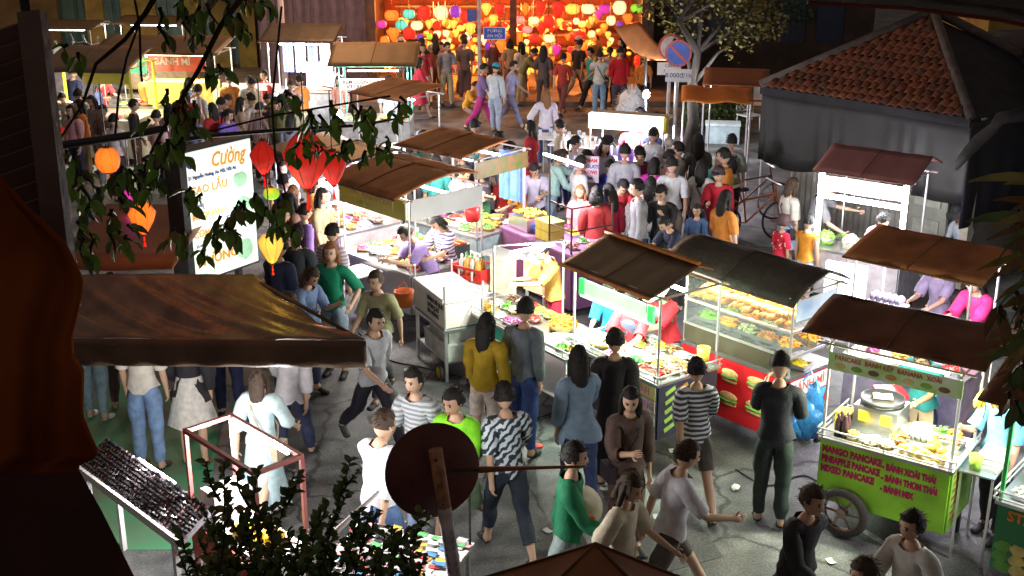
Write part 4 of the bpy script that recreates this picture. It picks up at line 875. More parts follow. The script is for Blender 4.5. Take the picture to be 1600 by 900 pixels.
for x, nm, c, pcx in ((-.5, 'dark grilled meat', (.12, .05, .03), 'bit'), (-.1, 'green chillies', (.1, .4, .05), 'roll'), (.25, 'brown sauce', (.2, .08, .03), 'bit'), (.56, 'yellow omelette', (.85, .68, .05), 'leaf')):
    dish(bc, x, -.05, .937, 'tray of %s on the lowest level of the red cart' % nm, 'food', 'tray', c, .11, 40, pcx)
# ---- the green-signed cart -------------------------------------------------------------------
gc = cart('steel snack cart with an olive sheet roof and a glowing green sign tube', (1027, 602), -54, 1.35, .84, .9, .30, 1.82, mat('dark_menu_board', (.03, .045, .07), .4), mat('smoothie_poster', (.05, .05, .09), .4, ns=6), roof=[(-.50, 1.80, .14, 2.02, -.80, .60, TARPG, -.01), (.14, 2.02, .36, 1.95, -.80, .60, TARPB, 0)], tubes=((-.36, 0), (.1, 0)), pw=90, lcol=(.80, 1, .78))
MB().box((-.1, -.51, 1.80), (1.42, .03, .03)).build('roof_trim', mat('orange_brown_trim', (.55, .2, .04), .4), gc); MB().box((-.1, .14, 2.045), (1.42, .05, .03)).build('roof_trim', _mats['orange_brown_trim'], gc)
s_ = MB().box((.06, -.44, 1.62), (1.0, .03, .16)).build('green_sign', mat('pale_green_sign', (.6, .9, .6), .4, emit=.6, ecol=(.7, 1, .7)), gc)
for a in (-.48, .58): MB().box((a, -.45, 1.62), (.07, .035, .18)).build('sign_end', mat('lit_green_plastic', (.05, .8, .1), .4, emit=1.2, ecol=(.05, 1, .12)), s_)
MB().box((.06, -.46, 1.53), (1.1, .02, .02)).build('green_tube', mat('lit_green_tube', (.3, 1, .3), .4, emit=5, ecol=(.45, 1, .45)), gc)
MB().box((.675, 0, .6), (.012, .04, .6)).build('edge_strip', mat('lime_edge_strip', (.55, .75, .12), .5), gc)
fpo = bpy.data.objects[gc['fp']]; spo = bpy.data.objects[gc['sp']]
for i, (t_, c_) in enumerate((('BÁNH', (.8, .2, .5)), ('TRÁNG', (.8, .2, .5)), ('BAKED', (.3, .2, .5)))):
    MB().box((.50, -.437, .80 - i * .15), (.34, .006, .14)).build('price_card', cm([(.85, .8, .3), (.8, .75, .7), (.75, .78, .8)][i]), fpo); txt(fpo, t_, (.35, -.443, .80 - i * .15), .11, cm(c_), squash=.8)
for i in range(5):
    for j in range(3):
        MB().box((.690, -.25 + j * .17, .80 - i * .10), (.006, .14, .045), tilt=.35).build('poster_fruit', cm([(.45, .7, .1), (.75, .3, .06), (.6, .55, .1)][(i + j) % 3] if j else (.4, .65, .12)), spo)
dish(gc, -.45, -.2, .91, 'woven basket of pale rolls at the left end of the green-signed cart', 'food', 'basket', (.8, .7, .35), .13, 30, 'roll')
dish(gc, .12, -.22, .91, 'leafy dark-green garnish heap on the front of the green-signed cart', 'food', 'plate', (.05, .25, .05), .10, 40, 'leaf')
fill(gc, 'the green-signed cart', [q for q in grid(1.35, .84, .175, 9) if abs(q[0] + .45) + abs(q[1] + .2) > .2 and abs(q[0] - .12) + abs(q[1] + .22) > .16], 7, rr=(.065, .09))
cup(gc, .58, .30, .907, 'tall clear jar of yellow fruit at the right end of the green-signed cart', (.85, .75, .1), .2, .07, 'jar', 'jar', fill=(.9, .8, .1)); cup(gc, .66, .05, .907, 'orange-red bowl on the corner of the green-signed cart', (.85, .2, .05), .06, .08, 'small_bowl', 'bowl')
# ---- low snack table left of it -------------------------------------------------------------
jt = cart('low open snack table crowded with trays beside the green-signed cart', (884, 562), -55, 2.0, .78, .82, None, 1.6, front=WHITE, posts=None, tubes=(), light=False, name='snack_table', cat='table', grp=None, rail=True)
for (x, y) in ((-.35, -.39), (-.05, .37)): MB().tube([(x, y, .82), (x, y, 1.75)], .014, 8).build('post', CHROME, jt)
MB().tube([(-.35, -.39, 1.75), (-.05, .37, 1.75)], .012, 6).build('crossbar', CHROME, jt)
tb = MB().box((-.15, 0, 1.70), (.04, .6, .03)).build('light_tube', LED, jt); lamp(jt, (-.15, 0, 1.6), 90, (1, .95, .84), .08)
MB().box((-.2, -.395, .55), (1.0, .01, .48)).build('turquoise_cloth', cm((.08, .55, .42), .6), jt)
fill(jt, 'the low snack table', [q for q in grid(2.0, .78, .19, 8) if q[0] < .08] + [(.75, -.25), (.9, -.2), (.9, .0)], 12, rr=(.075, .10))
dish(jt, .28, .12, .827, 'wide wicker basket of amber fried cakes beside the post of the green-signed cart', 'food', 'basket', (.75, .35, .04), .17, 90, 'roll', h=.13)
MB().box((0, 0, .01), (.42, .40, .02)).build('board', WHITE, tag(thing('serving_board', 'white serving board with a clear cover at the near end of the snack table', 'tray', wl(jt, .55, -.12, .827), jt.rotation_euler.z), None))
cup(jt, .2, -.22, .827, 'flat lime-green dish on the snack table', (.4, .8, .1), .03, .09, 'dish', 'dish')
carton(jt, .75, .12, .827, 'glass-topped pale tray at the near end of the snack table', (.34, .4, .05), (.6, .7, .65))
# ---- white box cart with yellow wheel --------------------------------------------------------
ic = cart('steel trolley carrying big white insulated boxes, with yellow-hubbed wheels', (694, 500), -64, .96, .52, .66, None, 1.2, posts=CHROME, tubes=(), light=False, rail=False, name='box_trolley', cat='trolley', grp=None, wheels=[(.35, -.27, .10, YEL), (.35, .27, .10, YEL)], zn=.8)
bx = thing('insulated_box', 'large cream insulated box with black lettering on top of the steel trolley', 'box', wl(ic, 0, 0, .672), ic.rotation_euler.z)
MB().box((0, 0, .16), (.90, .50, .32)).build('walls', mat('cream_foam', (.72, .70, .64), .6, na=.1), bx); MB().box((0, 0, .345), (.94, .54, .05)).build('lid', mat('white_foam_lid', (.82, .82, .80), .6, na=.06), bx)
for i, s_ in enumerate(['BÁNH MÌ QUE', 'GIÒN CAY', 'ĐÀ NẴNG']): txt(bx, s_, (-.05, -.255, .25 - i * .08), .075, BLACK, bold=.002)
carton(ic, .10, .0, .247, 'second pale box with a blue band on the lower shelf of the steel trolley', (.7, .44, .2), (.6, .62, .58)); carton(ic, .12, .02, .47, 'crumpled grey parcel above the lower box of the trolley', (.6, .4, .12), (.45, .46, .44))
# red basket with drink bottles behind it
rk = thing('red_crate', 'red plastic crate of drink bottles and white packets beside the white box', 'crate', W(742, 432, .88), R(-40))
tbl = tag(MB().box((0, 0, .43), (.62, .5, .86)).build('small_white_table', WHITE, None, False, (rk.location.x, rk.location.y, 0), R(-40)), 'small white stand carrying the red drinks crate', 'table')
MB().box((0, 0, .01), (.5, .36, .02)).build('base', RED, rk)
for a in (-1, 1):
    MB().box((a * .25, 0, .08), (.015, .36, .16)).build('side', RED, rk); MB().box((0, a * .18, .15), (.5, .015, .03)).build('side', RED, rk)
    for q in range(5): MB().box((-.22 + q * .11, a * .18, .08), (.02, .012, .15)).build('bar', WHITE if q % 2 else RED, rk)
for i in range(8): bottle(rk, -.18 + .09 * (i % 4), -.04 + .09 * (i // 4), .022, 'small drink bottle with an orange and white label in the red crate', (.85, .5, .1) if i % 2 else (.8, .82, .8), .26, cm((.2, .5, .1)) if i % 3 else WHITE, 'drink bottles in the red crate')
hr = thing('orange_basket', 'orange plastic basket hanging under the grey snack cart', 'basket', W(632, 478, .62), R(-40)); MB().lathe([(0, 0), (.09, 0), (.13, .2), (.12, .2), (.08, .02), (0, .02)], n=14).build('basket_body', cm((.85, .2, .03)), hr, True); MB().tube([(-.12, 0, .2), (0, 0, .32), (.12, 0, .2)], .008, 5).build('handle', cm((.85, .2, .03)), hr)
# poster stand + takeaway box sign between the carts
for (px, py, w_, h_, nm, c1, c2) in ((786, 430, .42, .50, 'cream menu board standing behind the snack table', (.82, .72, .5), (.7, .45, .25)), (835, 430, .34, .42, 'brightly lit picture board of orange noodles beside the vendor in a grey cap', (.85, .4, .15), (.85, .8, .7))):
    p = W(px, py, 1.05); t = thing('menu_board', nm, 'menu board', (p.x, p.y, 0), R(-48)); MB().box((0, 0, 1.05), (w_, .05, h_)).build('board', mat('print_' + nm[:6], c1, .5, ns=4, col2=c2, emit=.5, ecol=c1), t); MB().box((0, 0, 1.05 + h_ / 2 + .02), (w_ + .06, .3, .03)).build('top_shelf', WHITE, t)
    for s_ in (-1, 1): MB().box((s_ * w_ * .45, .02, .4), (.03, .03, .82)).build('leg', CHROME, t)
# ---- grey snack cart with yellow banner -------------------------------------------------------
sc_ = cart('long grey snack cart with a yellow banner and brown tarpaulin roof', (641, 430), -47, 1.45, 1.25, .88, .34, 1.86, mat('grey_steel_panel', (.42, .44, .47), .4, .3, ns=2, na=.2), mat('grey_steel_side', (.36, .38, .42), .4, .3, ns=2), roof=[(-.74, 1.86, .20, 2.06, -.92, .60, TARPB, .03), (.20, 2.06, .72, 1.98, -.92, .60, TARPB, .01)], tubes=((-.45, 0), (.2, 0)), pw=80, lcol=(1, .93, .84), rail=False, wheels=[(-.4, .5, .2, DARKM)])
s_ = MB().box((0, -.66, 1.72), (1.42, .015, .26)).build('yellow_banner', mat('olive_yellow_banner', (.42, .38, .02), .5, ns=3, col2=(.40, .40, .10)), sc_); txt(s_, 'BÁNH TRÁNG NƯỚNG', (-.45, -.672, 1.76), .09, cm((.55, .35, .15)), squash=.9); txt(s_, 'HỘI AN', (-.3, -.672, 1.65), .08, cm((.3, .4, .1)))
MB().box((.735, 0, 1.72), (.015, 1.2, .27)).build('side_sign', mat('pale_grey_sign', (.55, .58, .6), .5, ns=3, na=.1), sc_)
fill(sc_, 'the grey snack cart', [q for q in grid(1.45, 1.2, .205, 5) if not (q[0] > .2 and q[1] > .1)], 21, rr=(.085, .115))
for i, (nm, c_, x, y) in enumerate((('bright orange', (.9, .35, .02), .1, -.05), ('yellow', (.85, .65, .05), -.45, .05), ('green', (.1, .5, .1), -.15, .1), ('pink', (.8, .3, .4), -.1, -.25))): bottle(sc_, x, y + .1, .887, nm + ' squeeze bottle standing among the trays of the grey cart', c_, .28, WHITE)
pn = thing('chafing_pan', 'square glass-sided pan of orange-red sausages at the right end of the grey cart', 'pan', wl(sc_, .45, .30, .89), sc_.rotation_euler.z)
MB().box((0, 0, .09), (.40, .30, .17)).build('glass_sides', mat('dark_glass_case', (.10, .11, .12), .2, na=.2), pn); m_ = MB()
for i in range(14): m_.tube([(-.17 + (i % 7) * .055, -.1 + (i // 7) * .12, .19), (-.17 + (i % 7) * .055, .0 + (i // 7) * .12, .19)], [.02, .02], 7)
m_.build('sausages', mat('orange_sausage', (.8, .2, .03), .35, ns=10), pn, True)['kind'] = 'stuff'
tt = tag(MB().box((0, 0, 0), (.45, .5, .02)).build('white_side_tray', WHITE, None, False, wl(sc_, -.05, -.88, .80), sc_.rotation_euler.z), 'white folding side tray sticking out of the front of the grey cart', 'tray')
MB().box((0, .2, -.1), (.02, .1, .2)).build('bracket', STEEL, tt)
# stall further back-left of it
s2 = cart('stall of bright toys and clothes left of the grey snack cart, under a dark awning', (530, 368), -47, 1.6, 1.1, .9, .1, 1.9, cm((.45, .35, .5)), cm((.5, .45, .5)), roof=roofpts(1.6, 1.1, 1.9, .1, .25, .1, .1, TARPK, .9), tubes=((0, 0),), pw=85, name='market_stall', cat='stall', rail=False, lcol=(.86, .80, 1))
fill(s2, 'the toy stall', grid(1.6, .8, .21, 6), 31, rr=(.07, .11))
for i, (c_, nm) in enumerate((((.05, .2, .7), 'blue'), ((.55, .25, .6), 'lilac'), ((.1, .5, .65), 'turquoise'), ((.75, .75, .8), 'white'))):
    tag(MB().sheet(lambda u, v: ((u - .5) * .34 * (1.2 - .4 * abs(v - .2)), .05 * math.sin(u * 12), -.6 * v), 8, 5, Vector((0, -.01, 0))).build('hanging_cloth', cm(c_, .8), None, True, wl(s2, -.6 + i * .4, .45, 1.8), s2.rotation_euler.z), nm + ' garment hanging at the back of the toy stall', 'clothing')
# ---- purple-cloth drinks table -----------------------------------------------------------------
pt = cart('table under a purple cloth with a tall metal frame and a flat red-lettered sign', (893, 400), -57, 1.75, .80, .86, .08, 1.95, mat('purple_tablecloth', (.20, .06, .17), .8, ns=2, na=.3, bump=.3), mat('purple_cloth_side', (.17, .06, .17), .8, ns=2), posts=None, rail=False, tubes=(), light=False, name='cloth_table', cat='table', ctop=mat('purple_cloth_top', (.32, .14, .3), .8), grp=None)
DKP = mat('dark_iron_frame', (.10, .06, .05), .5, .4)
fm_ = MB()
for (x, y) in ((.32, -.38), (.84, -.38), (.84, .3)): fm_.tube([(x, y, .87), (x, y, 2.05 if x < .5 else 1.5)], .014, 6)
for z in (1.18, 1.5): fm_.tube([(.32, -.38, z), (.84, -.38, z)], .012, 5); fm_.tube([(.84, -.38, z), (.84, .3, z)], .012, 5)
fm_.build('metal_frame', DKP, pt); MB().box((.15, -.05, 2.0), (.9, .04, .03)).build('light_tube', LED, pt); lamp(pt, (.1, -.05, 1.8), 110, (.95, .90, 1), .08)
pn = thing('fryer_pan', 'steel pan heaped with golden fritters at the left end of the purple table', 'pan', wl(pt, -.58, -.1, .875), pt.rotation_euler.z); MB().box((0, 0, .09), (.48, .42, .18)).build('pan_body', STEEL, pn); m_ = MB(); rq = random.Random(3)
for i in range(70): m_.ball((rq.uniform(-.2, .2), rq.uniform(-.17, .17), .19 + rq.uniform(0, .05)), .026, 6)
m_.build('fritters', mat('golden_fritter', (.85, .5, .08), .5, ns=20), pn, True)['kind'] = 'stuff'
cup(pt, -.20, -.20, .875, 'red plastic tumbler beside the yellow boxes on the purple table', (.6, .02, .05), .22, .06); cup(pt, -.32, -.18, .875, 'blue plastic tumbler on the purple table', (.05, .15, .6), .12, .055)
carton(pt, .07, -.2, .875, 'lower mustard-yellow box on the purple table', (.34, .26, .12), (.55, .42, .06)); carton(pt, .07, -.2, 1.02, 'upper mustard-yellow box on the purple table', (.34, .26, .11), (.58, .45, .08))
fill(pt, 'the purple table', [(.45, -.2), (.65, -.2), (.45, .1), (.7, .1), (.1, .2), (-.15, .1), (-.2, .3)], 41)
q = wl(pt, .95, -.15, 0); sg = thing('menu_sign', 'flat pale-lilac sign with red and blue block lettering behind the purple table', 'sign', tuple(W(916, 264, 1.35)), R(-12))
MB().box((0, 0, 0), (.40, .03, .42)).build('board', mat('lilac_board', (.72, .66, .76), .5, na=.1), sg); MB().box((0, .02, -.75), (.03, .02, 1.1)).build('stand', DARKM, sg)
for i, (s__, c_) in enumerate((('ICE CREAM', (.75, .05, .08)), ('CHOCOLATE', (.2, .1, .4)), ('TRY NOW!', (.75, .05, .12)), ('BANANA', (.1, .08, .4)))): txt(sg, s__, (0, -.02, .14 - i * .095), .078 if i != 3 else .06, cm(c_), align='CENTER', bold=.003, squash=.9)
# hanging dark-green banner and red bucket left of the purple table
bnr = thing('banner_stand', 'narrow dark-green banner stand with yellow-green lettering left of the purple table', 'banner', tuple(W(755, 385, 0)[:2]) + (0,), R(-35)); bnr.location = tuple(W(756, 372, .4)[:2]) + (0,)
MB().box((0, 0, .62), (.26, .03, .75)).build('panel', cm((.03, .12, .06)), bnr); t_ = txt(bnr, 'KEM XÔI', (-.02, -.02, .35), .13, cm((.45, .75, .1)), bold=.004); t_.rotation_euler = (R(90), R(-90), 0); MB().box((0, 0, .12), (.3, .2, .24)).build('base', cm((.1, .4, .2)), bnr)
bu = thing('red_bucket', 'red plastic bucket hung on the side post of the white-lit stall', 'bucket', W(738, 345, 1.1)); MB().lathe([(0, 0), (.09, 0), (.12, .22), (.11, .22), (.08, .01), (0, .01)], n=16).build('bucket_body', RED, bu, True); MB().tube([(-.115, 0, .21), (0, 0, .31), (.115, 0, .21)], .006, 5).build('handle', WHITE, bu)
# ---- stall with the brown roof behind
fs = cart('open white-lit stall with a flat brown tarpaulin roof and white posts', (745, 372), -42, 1.5, 1.05, .80, .1, 1.95, cm((.3, .36, .38)), cm((.25, .33, .33)), posts=CHROME, roof=[(-.62, 1.95, .36, 2.07, -.86, .56, TARPB, .01)], tubes=((-.3, 0), (.2, 0)), pw=62, lcol=(1, .90, .78), rail=False, name='market_stall', cat='stall', post_r=.022)
MB().box((.765, .0, 1.78), (.015, 1.1, .24)).build('picture_valance', mat('fruit_picture_banner', (.16, .07, .03), .6, ns=9, col2=(.04, .09, .015)), fs)
MB().sheet(lambda u, v: (.2 + .5 * u, .55 + .03 * math.sin(u * 20), 1.85 - .75 * v), 8, 4, Vector((0, -.01, 0))).build('blue_curtain', cm((.12, .25, .7)), fs)
fill(fs, 'the flat-roofed stall', grid(1.5, .95, .21, 7), 51, rr=(.08, .11))
bb = tag(MB().ball((0, 0, .3), (.22, .2, .32), 12, lump=.25).build('sack', cm((.3, .5, .8), .4), None, True, W(655, 250, 0)), 'big pale-blue plastic sack standing left of the flat-roofed stall', 'sack')
f2 = cart('small stall with a brown roof half hidden by leaves behind the grey cart', (628, 250), -42, 1.2, 1.0, .85, .1, 1.95, cm((.4, .5, .6)), cm((.4, .5, .6)), roof=[(-.6, 1.95, .55, 2.1, -.7, .7, TARPB, .02)], tubes=((0, 0),), pw=60, rail=False, name='market_stall', cat='stall')
# ---- LED-framed stall at the right --------------------------------------------------------------
ls = cart('stall framed by blazing white light tubes, with a mauve roof, before the tiled house', (1405, 412), -38, 1.16, .8, .88, .25, 1.98, cm((.55, .5, .55)), cm((.5, .5, .6)), posts=CHROME, roof=[(-.52, 1.98, .10, 2.24, -.68, .70, mat('mauve_roof_sheet', (.26, .10, .10), .5, ns=2, na=.2), .0), (.10, 2.24, .5, 2.1, -.68, .70, _mats['mauve_roof_sheet'], 0)], tubes=((-.46, 0),), pw=95, rail=False, lcol=(.94, .97, 1), name='market_stall', cat='stall')
LED2 = mat('lit_bright_white_tube', (1, 1, 1), .5, emit=30, ecol=(.93, .97, 1))
for s_ in (-1, 1): MB().tube([(s_ * .58, -.43, .98), (s_ * .58, -.43, 1.93)], .034, 8).build('light_tube', LED2, ls)
MB().tube([(-.57, -.44, 1.64), (.57, -.44, 1.64)], .034, 8).build('light_tube', LED2, ls)
v_ = MB().box((0, -.41, 1.81), (1.1, .012, .2)).build('valance_sign', mat('maroon_white_sign', (.35, .10, .12), .5, ns=5, col2=(.5, .42, .4)), ls); txt(v_, 'XIÊN NƯỚNG - ĐỒ CHIÊN', (-.5, -.42, 1.81), .09, cm((.75, .65, .6)))
for x, nm, c, pcx in ((-.55, 'green salad', (.25, .5, .1), 'leaf'), (-.2, 'white fish balls', (.8, .75, .6), 'ball'), (.2, 'orange prawns', (.9, .4, .03), 'roll'), (.5, 'amber skewers', (.75, .33, .05), 'stick')):
    dish(ls, x, -.15, .9, 'bowl of %s on the light-framed stall' % nm, 'food', 'bowl', c, .13, 50, pcx, h=.12); dish(ls, x + .1, .2, .9, 'rear tray of %s on the light-framed stall' % nm, 'food', 'tray', c, .1, 30, pcx)
lp = thing('light_panel', 'blank glowing white light panel on the ground behind the bread cart', 'light panel', tuple(W(1322, 500, .0)[:2]) + (0,), R(-30)); lp.location = tuple(W(1320, 448, .7)[:2]) + (0,)
MB().box((0, 0, .7), (.52, .06, .62)).build('lit_face', mat('lit_white_panel', (1, 1, 1), .5, emit=4, ecol=(1, 1, .97)), lp)
for s_ in (-1, 1): MB().box((s_ * .2, 0, .2), (.03, .03, .4)).build('leg', CHROME, lp)
# ---- small stall between (brown roof)
ms = cart('small stall with a brown flat roof and purple-lit goods between the bread and pancake carts', (1500, 600), -42, 1.25, .75, .85, .1, 1.95, cm((.4, .35, .55)), cm((.5, .4, .55)), roof=[(-.50, 1.95, .30, 2.12, -.70, .76, TARPB, .015), (.30, 2.12, .5, 2.06, -.70, .76, TARPD, 0)], tubes=((-.1, 0),), pw=90, lcol=(.92, .86, 1), rail=False, name='market_stall', cat='stall')
fill(ms, 'the purple-lit stall', [(-.4, -.2), (-.1, -.2), (.2, -.2), (.45, -.15), (-.2, .15), (.2, .15)], 61)
for i in range(10): tag(MB().ball((0, 0, 0), (.045, .04, .05), 6, lump=.4).build('packet', cm((.12, .1, .16), .3), None, True, wl(ms, -.5 + .07 * (i % 5), -.1 + .08 * (i // 5), 1.45 + .0)), 'dark plastic packet hanging under the roof of the purple-lit stall', 'packet', 'packets hanging in the purple-lit stall')
tag(MB().box((0, 0, 0), (.42, .2, .012)).build('hanging_rack', CHROME, None, False, wl(ms, -.36, -.06, 1.39), ms.rotation_euler.z), 'thin rack holding dark packets in the purple-lit stall', 'rack')
# ---- rightmost green cart -------------------------------------------------------------------------
GPO = mat('green_painted_post', (.05, .42, .10), .4)
rc = cart('dark-green noodle cart with green posts cut off by the right edge of the photo', (1700, 900), -40, 1.5, .75, .9, .3, 1.85, mat('dark_green_board', (.02, .22, .08), .4, ns=2, na=.15), posts=GPO, roof=[(-.60, 1.82, .30, 2.06, -.95, .9, TARPD, .0)], tubes=((-.1, 0),), pw=60, post_r=.02)
q = W(1560, 782, .9); a_ = R(-40); rc.location = (q.x + math.cos(a_) * .75 - math.sin(a_) * .375 * 1, q.y + math.sin(a_) * .75 + math.cos(a_) * .375, 0)
fpo = bpy.data.objects[rc['fp']]; txt(fpo, 'STAND 52', (-.66, -.392, .80), .12, cm((.85, .25, .03)), bold=.004); txt(fpo, 'BÁNH XÈO', (-.5, -.392, .66), .09, cm((.8, .8, .75)))
for i in range(12): MB().ball((-.66 + (i % 4) * .13 + rb.uniform(-.02, .02), -.39, .52 - (i // 4) * .09), (.07, .008, .05), 8, lump=.4).build('printed_dish', cm([(.15, .4, .08), (.75, .6, .2), (.7, .2, .08), (.6, .55, .35)][i % 4]), fpo)
dish(rc, -.55, .12, .907, 'steel pot of pale noodles on the noodle cart', 'food', 'bowl', (.75, .68, .45), .14, 40, 'stick'); dish(rc, -.52, -.2, .907, 'white bowl of bean sprouts on the noodle cart', 'food', 'tray', (.8, .82, .76), .12, 50, 'stick', h=.07); dish(rc, -.2, -.1, .907, 'green vegetables tray on the noodle cart', 'food', 'tray', (.2, .5, .1), .1, 40, 'leaf')
# ---- far-left stalls
ya = cart('stall with bright yellow posts and a brown roof at the left behind the branches', (212, 212), -8, 2.1, 1.2, .9, .1, 2.0, cm((.75, .72, .6)), cm((.75, .7, .6)), posts=mat('lit_yellow_post', (.85, .72, .04), .5), roof=[(-.85, 1.95, .6, 2.3, -1.25, 1.1, TARPG, .02)], tubes=((-.3, 0),), pw=130, name='market_stall', cat='stall', post_r=.035, rail=False, tube_m=WARM, lcol=(1, .95, .75), zn=.6)
MB().box((.55, -.62, 1.80), (1.0, .02, .26)).build('yellow_valance', mat('yellow_valance_cloth', (.75, .70, .12), .5, ns=3, na=.15), ya); fill(ya, 'the yellow-posted stall', [(-.7, -.3), (-.3, -.3), (.1, -.3), (.5, -.3), (.8, -.3)], 71, rr=(.12, .18))
gb = cart('stall with a green and red sign and yellow food cases at the far left', (345, 205), -6, 2.6, 1.1, .9, .1, 2.1, cm((.75, .66, .3)), cm((.7, .6, .3)), roof=[(-.75, 2.1, .6, 2.35, -1.5, 1.4, TARPG, .0)], tubes=((-.3, 0),), pw=120, name='market_stall', cat='stall', rail=False, tube_m=WARM, lcol=(1, .93, .72), zn=.4)
s_ = MB().box((-.62, -.60, 1.86), (.72, .02, .38)).build('green_sign', cm((.03, .35, .2), .4, emit=.15), gb); MB().ball((-.62, -.615, 1.87), (.17, .008, .12), 12).build('emblem', cm((.8, .5, .4)), s_)
s_ = MB().box((.45, -.60, 1.88), (1.3, .02, .34)).build('red_sign', cm((.6, .08, .03), .4, emit=.2), gb); txt(s_, 'BÁNH MÌ', (-.05, -.615, 1.92), .2, cm((.85, .75, .5)), bold=.005)
MB().box((.4, -.2, 1.2), (1.5, .5, .5)).build('yellow_case', mat('lit_yellow_case', (.8, .6, .12), .5, ns=8, col2=(.6, .35, .05), emit=.5), gb); fill(gb, 'the green-signed far stall', [(-1.0, -.3), (-.7, -.3), (-.45, -.35)], 81, rr=(.1, .15))
cl = cart('white-lit cool-drinks stall with a dark roof below the corrugated wall', (528, 175), -4, 1.6, .9, .95, .1, 2.15, cm((.6, .65, .7)), cm((.55, .6, .65)), roof=[(-.7, 2.15, .5, 2.45, -.95, .85, TARPK, 0)], tubes=((-.35, 0),), pw=200, name='market_stall', cat='stall', rail=False, zn=.5, lcol=(.93, .96, 1))
MB().box((.42, -.50, 1.35), (.62, .04, .62)).build('lit_menu', mat('lit_cream_menu', (1, 1, .95), .5, emit=2.6, ecol=(1, 1, .9)), cl)
for i, c_ in enumerate(((.15, .2, .6), (.7, .75, .85), (.1, .12, .3), (.75, .7, .75))): MB().sheet(lambda u, v: (-.65 + i * .3 + .24 * u, .38 + .03 * math.sin(u * 15), 2.0 - .7 * v), 6, 4, Vector((0, -.01, 0))).build('hanging_shirt', cm(c_), cl)
for i in range(4): carton(cl, .45 + .12 * (i % 2) - .1, -.1 + .25 * (i // 2), .965 + .0, 'brown carton stored behind the lit menu of the drinks stall', (.2, .22, .3), (.45, .25, .12), grp='cartons in the drinks stall')
dl = cart('square stall with a flat brown roof and a glowing letter sign before the lanterns', (640, 190), 0, 1.45, .95, .9, .1, 2.05, cm((.6, .6, .6)), cm((.5, .5, .5)), posts=mat('teal_post', (.10, .5, .42), .4), roof=[(-.62, 2.08, .50, 2.42, -.92, .92, mat('khaki_brown_roof', (.34, .19, .07), .6, ns=2, na=.2), 0)], tubes=((-.5, 0),), pw=130, name='market_stall', cat='stall', rail=False, zn=.0, tube_m=WARM)
s_ = MB().box((0, -.52, 1.68), (1.36, .02, .22)).build('letter_sign', mat('lit_pale_sign', (.9, .88, .75), .5, emit=.8), dl); txt(s_, 'KEM CUỘN THÁI LAN', (-.62, -.535, 1.73), .10, cm((.4, .1, .05)), bold=.003, squash=1.0); txt(s_, 'ICE CREAM ROLL', (-.55, -.535, 1.63), .09, cm((.1, .1, .3)), bold=.003)
fill(dl, 'the letter-sign stall', [(-.5, -.25), (-.15, -.25), (.2, -.25), (.5, -.25)], 91, rr=(.09, .13))
el = cart('low pink and white lit counter left of the cool-drinks stall', (440, 190), -4, 1.3, .7, .95, .1, 1.35, mat('lit_pink_panel', (.8, .65, .75), .5, ns=4, col2=(.55, .7, .6), emit=.35), cm((.6, .5, .55)), posts=CHROME, tubes=((0, 0),), pw=60, name='counter', cat='counter', grp=None, rail=False, zn=.5)
MB().box((0, -.36, 1.28), (1.3, .02, .16)).build('pale_sign', mat('lit_rose_sign', (.85, .7, .65), .5, emit=.5), el)
# ---- stall with long light box and purple-lit case, back centre
ql = cart('white-lit stall with a long cream light-box sign in the middle of the crowd', (1034, 292), -22, 1.35, .75, .9, .1, 1.55, cm((.65, .66, .72)), cm((.6, .6, .7)), posts=CHROME, tubes=((.1, 0), ), pw=260, name='market_stall', cat='stall', rail=False, zn=.6, lcol=(.86, .84, 1))
lb = MB().box((0, -.36, 1.68), (1.35, .14, .26)).build('light_box', mat('lit_cream_box', (1, .96, .85), .5, emit=1.6, ecol=(1, .95, .80)), ql); MB().box((.70, -.36, 1.68), (.05, .16, .28)).build('yellow_end', YEL, lb)
MB().box((0, .08, 1.72), (1.3, .6, .03)).build('white_top', WHITE, ql)
for i in range(6): cup(ql, -.55 + i * .2, -.2, .907, 'violet-lit drinks dispenser on the long light-box stall', (.35, .25, .75), .3, .06, 'drinks_dispenser', 'dispenser', 'violet drinks dispensers on the light-box stall', fill=(.7, .6, .9))
# white shelter frame and plume seller
for i, (px, py, h_) in enumerate(((880, 215, 1.0), (905, 225, 1.2))):
    p = W(px, py, .8); t = thing('folding_table', ['white folding table with glassware in front of the strolling woman', 'second white folding table with plastic cups left of the light-box stall'][i], 'table', (p.x, p.y, 0), R(-20)); MB().box((0, 0, .8), (1.1, .6, .03)).build('tabletop', WHITE, t)
    for a in (-1, 1):
        for b in (-1, 1): MB().tube([(a * .5, b * .26, 0), (a * .5, b * .26, .79)], .014, 6).build('leg', CHROME, t)
    for k in range(7): cup(t, -.45 + k * .15, (k % 2) * .2 - .1, .817, 'clear plastic cup standing on the %s folding table' % ['front', 'second'][i], (.75, .8, .85), .13, .035, grp='cups on the %s folding table' % ['front', 'second'][i])
pl_ = thing('feather_display', 'shaggy pile of white feathery toys glowing under the lamp', 'toys', W(985, 192, 0), 0, None); m_ = MB(); rq = random.Random(5)
m_.ball((0, 0, .4), (.36, .3, .45), 12, lump=.3)
for i in range(420):
    v = Vector((rq.gauss(0, 1), rq.gauss(0, 1), rq.gauss(.2, 1))).normalized(); c = Vector((v.x * .34, v.y * .3, .42 + v.z * .42)); e = c + v * rq.uniform(.08, .2) + Vector((0, 0, -.05)); s_ = v.cross(Vector((0, 0, 1))).normalized() * .018
    m_.add([c - s_, c + s_, e], [(0, 1, 2)])
o = m_.build('feathers', mat('white_feather', (.85, .85, .88), .7, na=.05), pl_); o['kind'] = 'stuff'
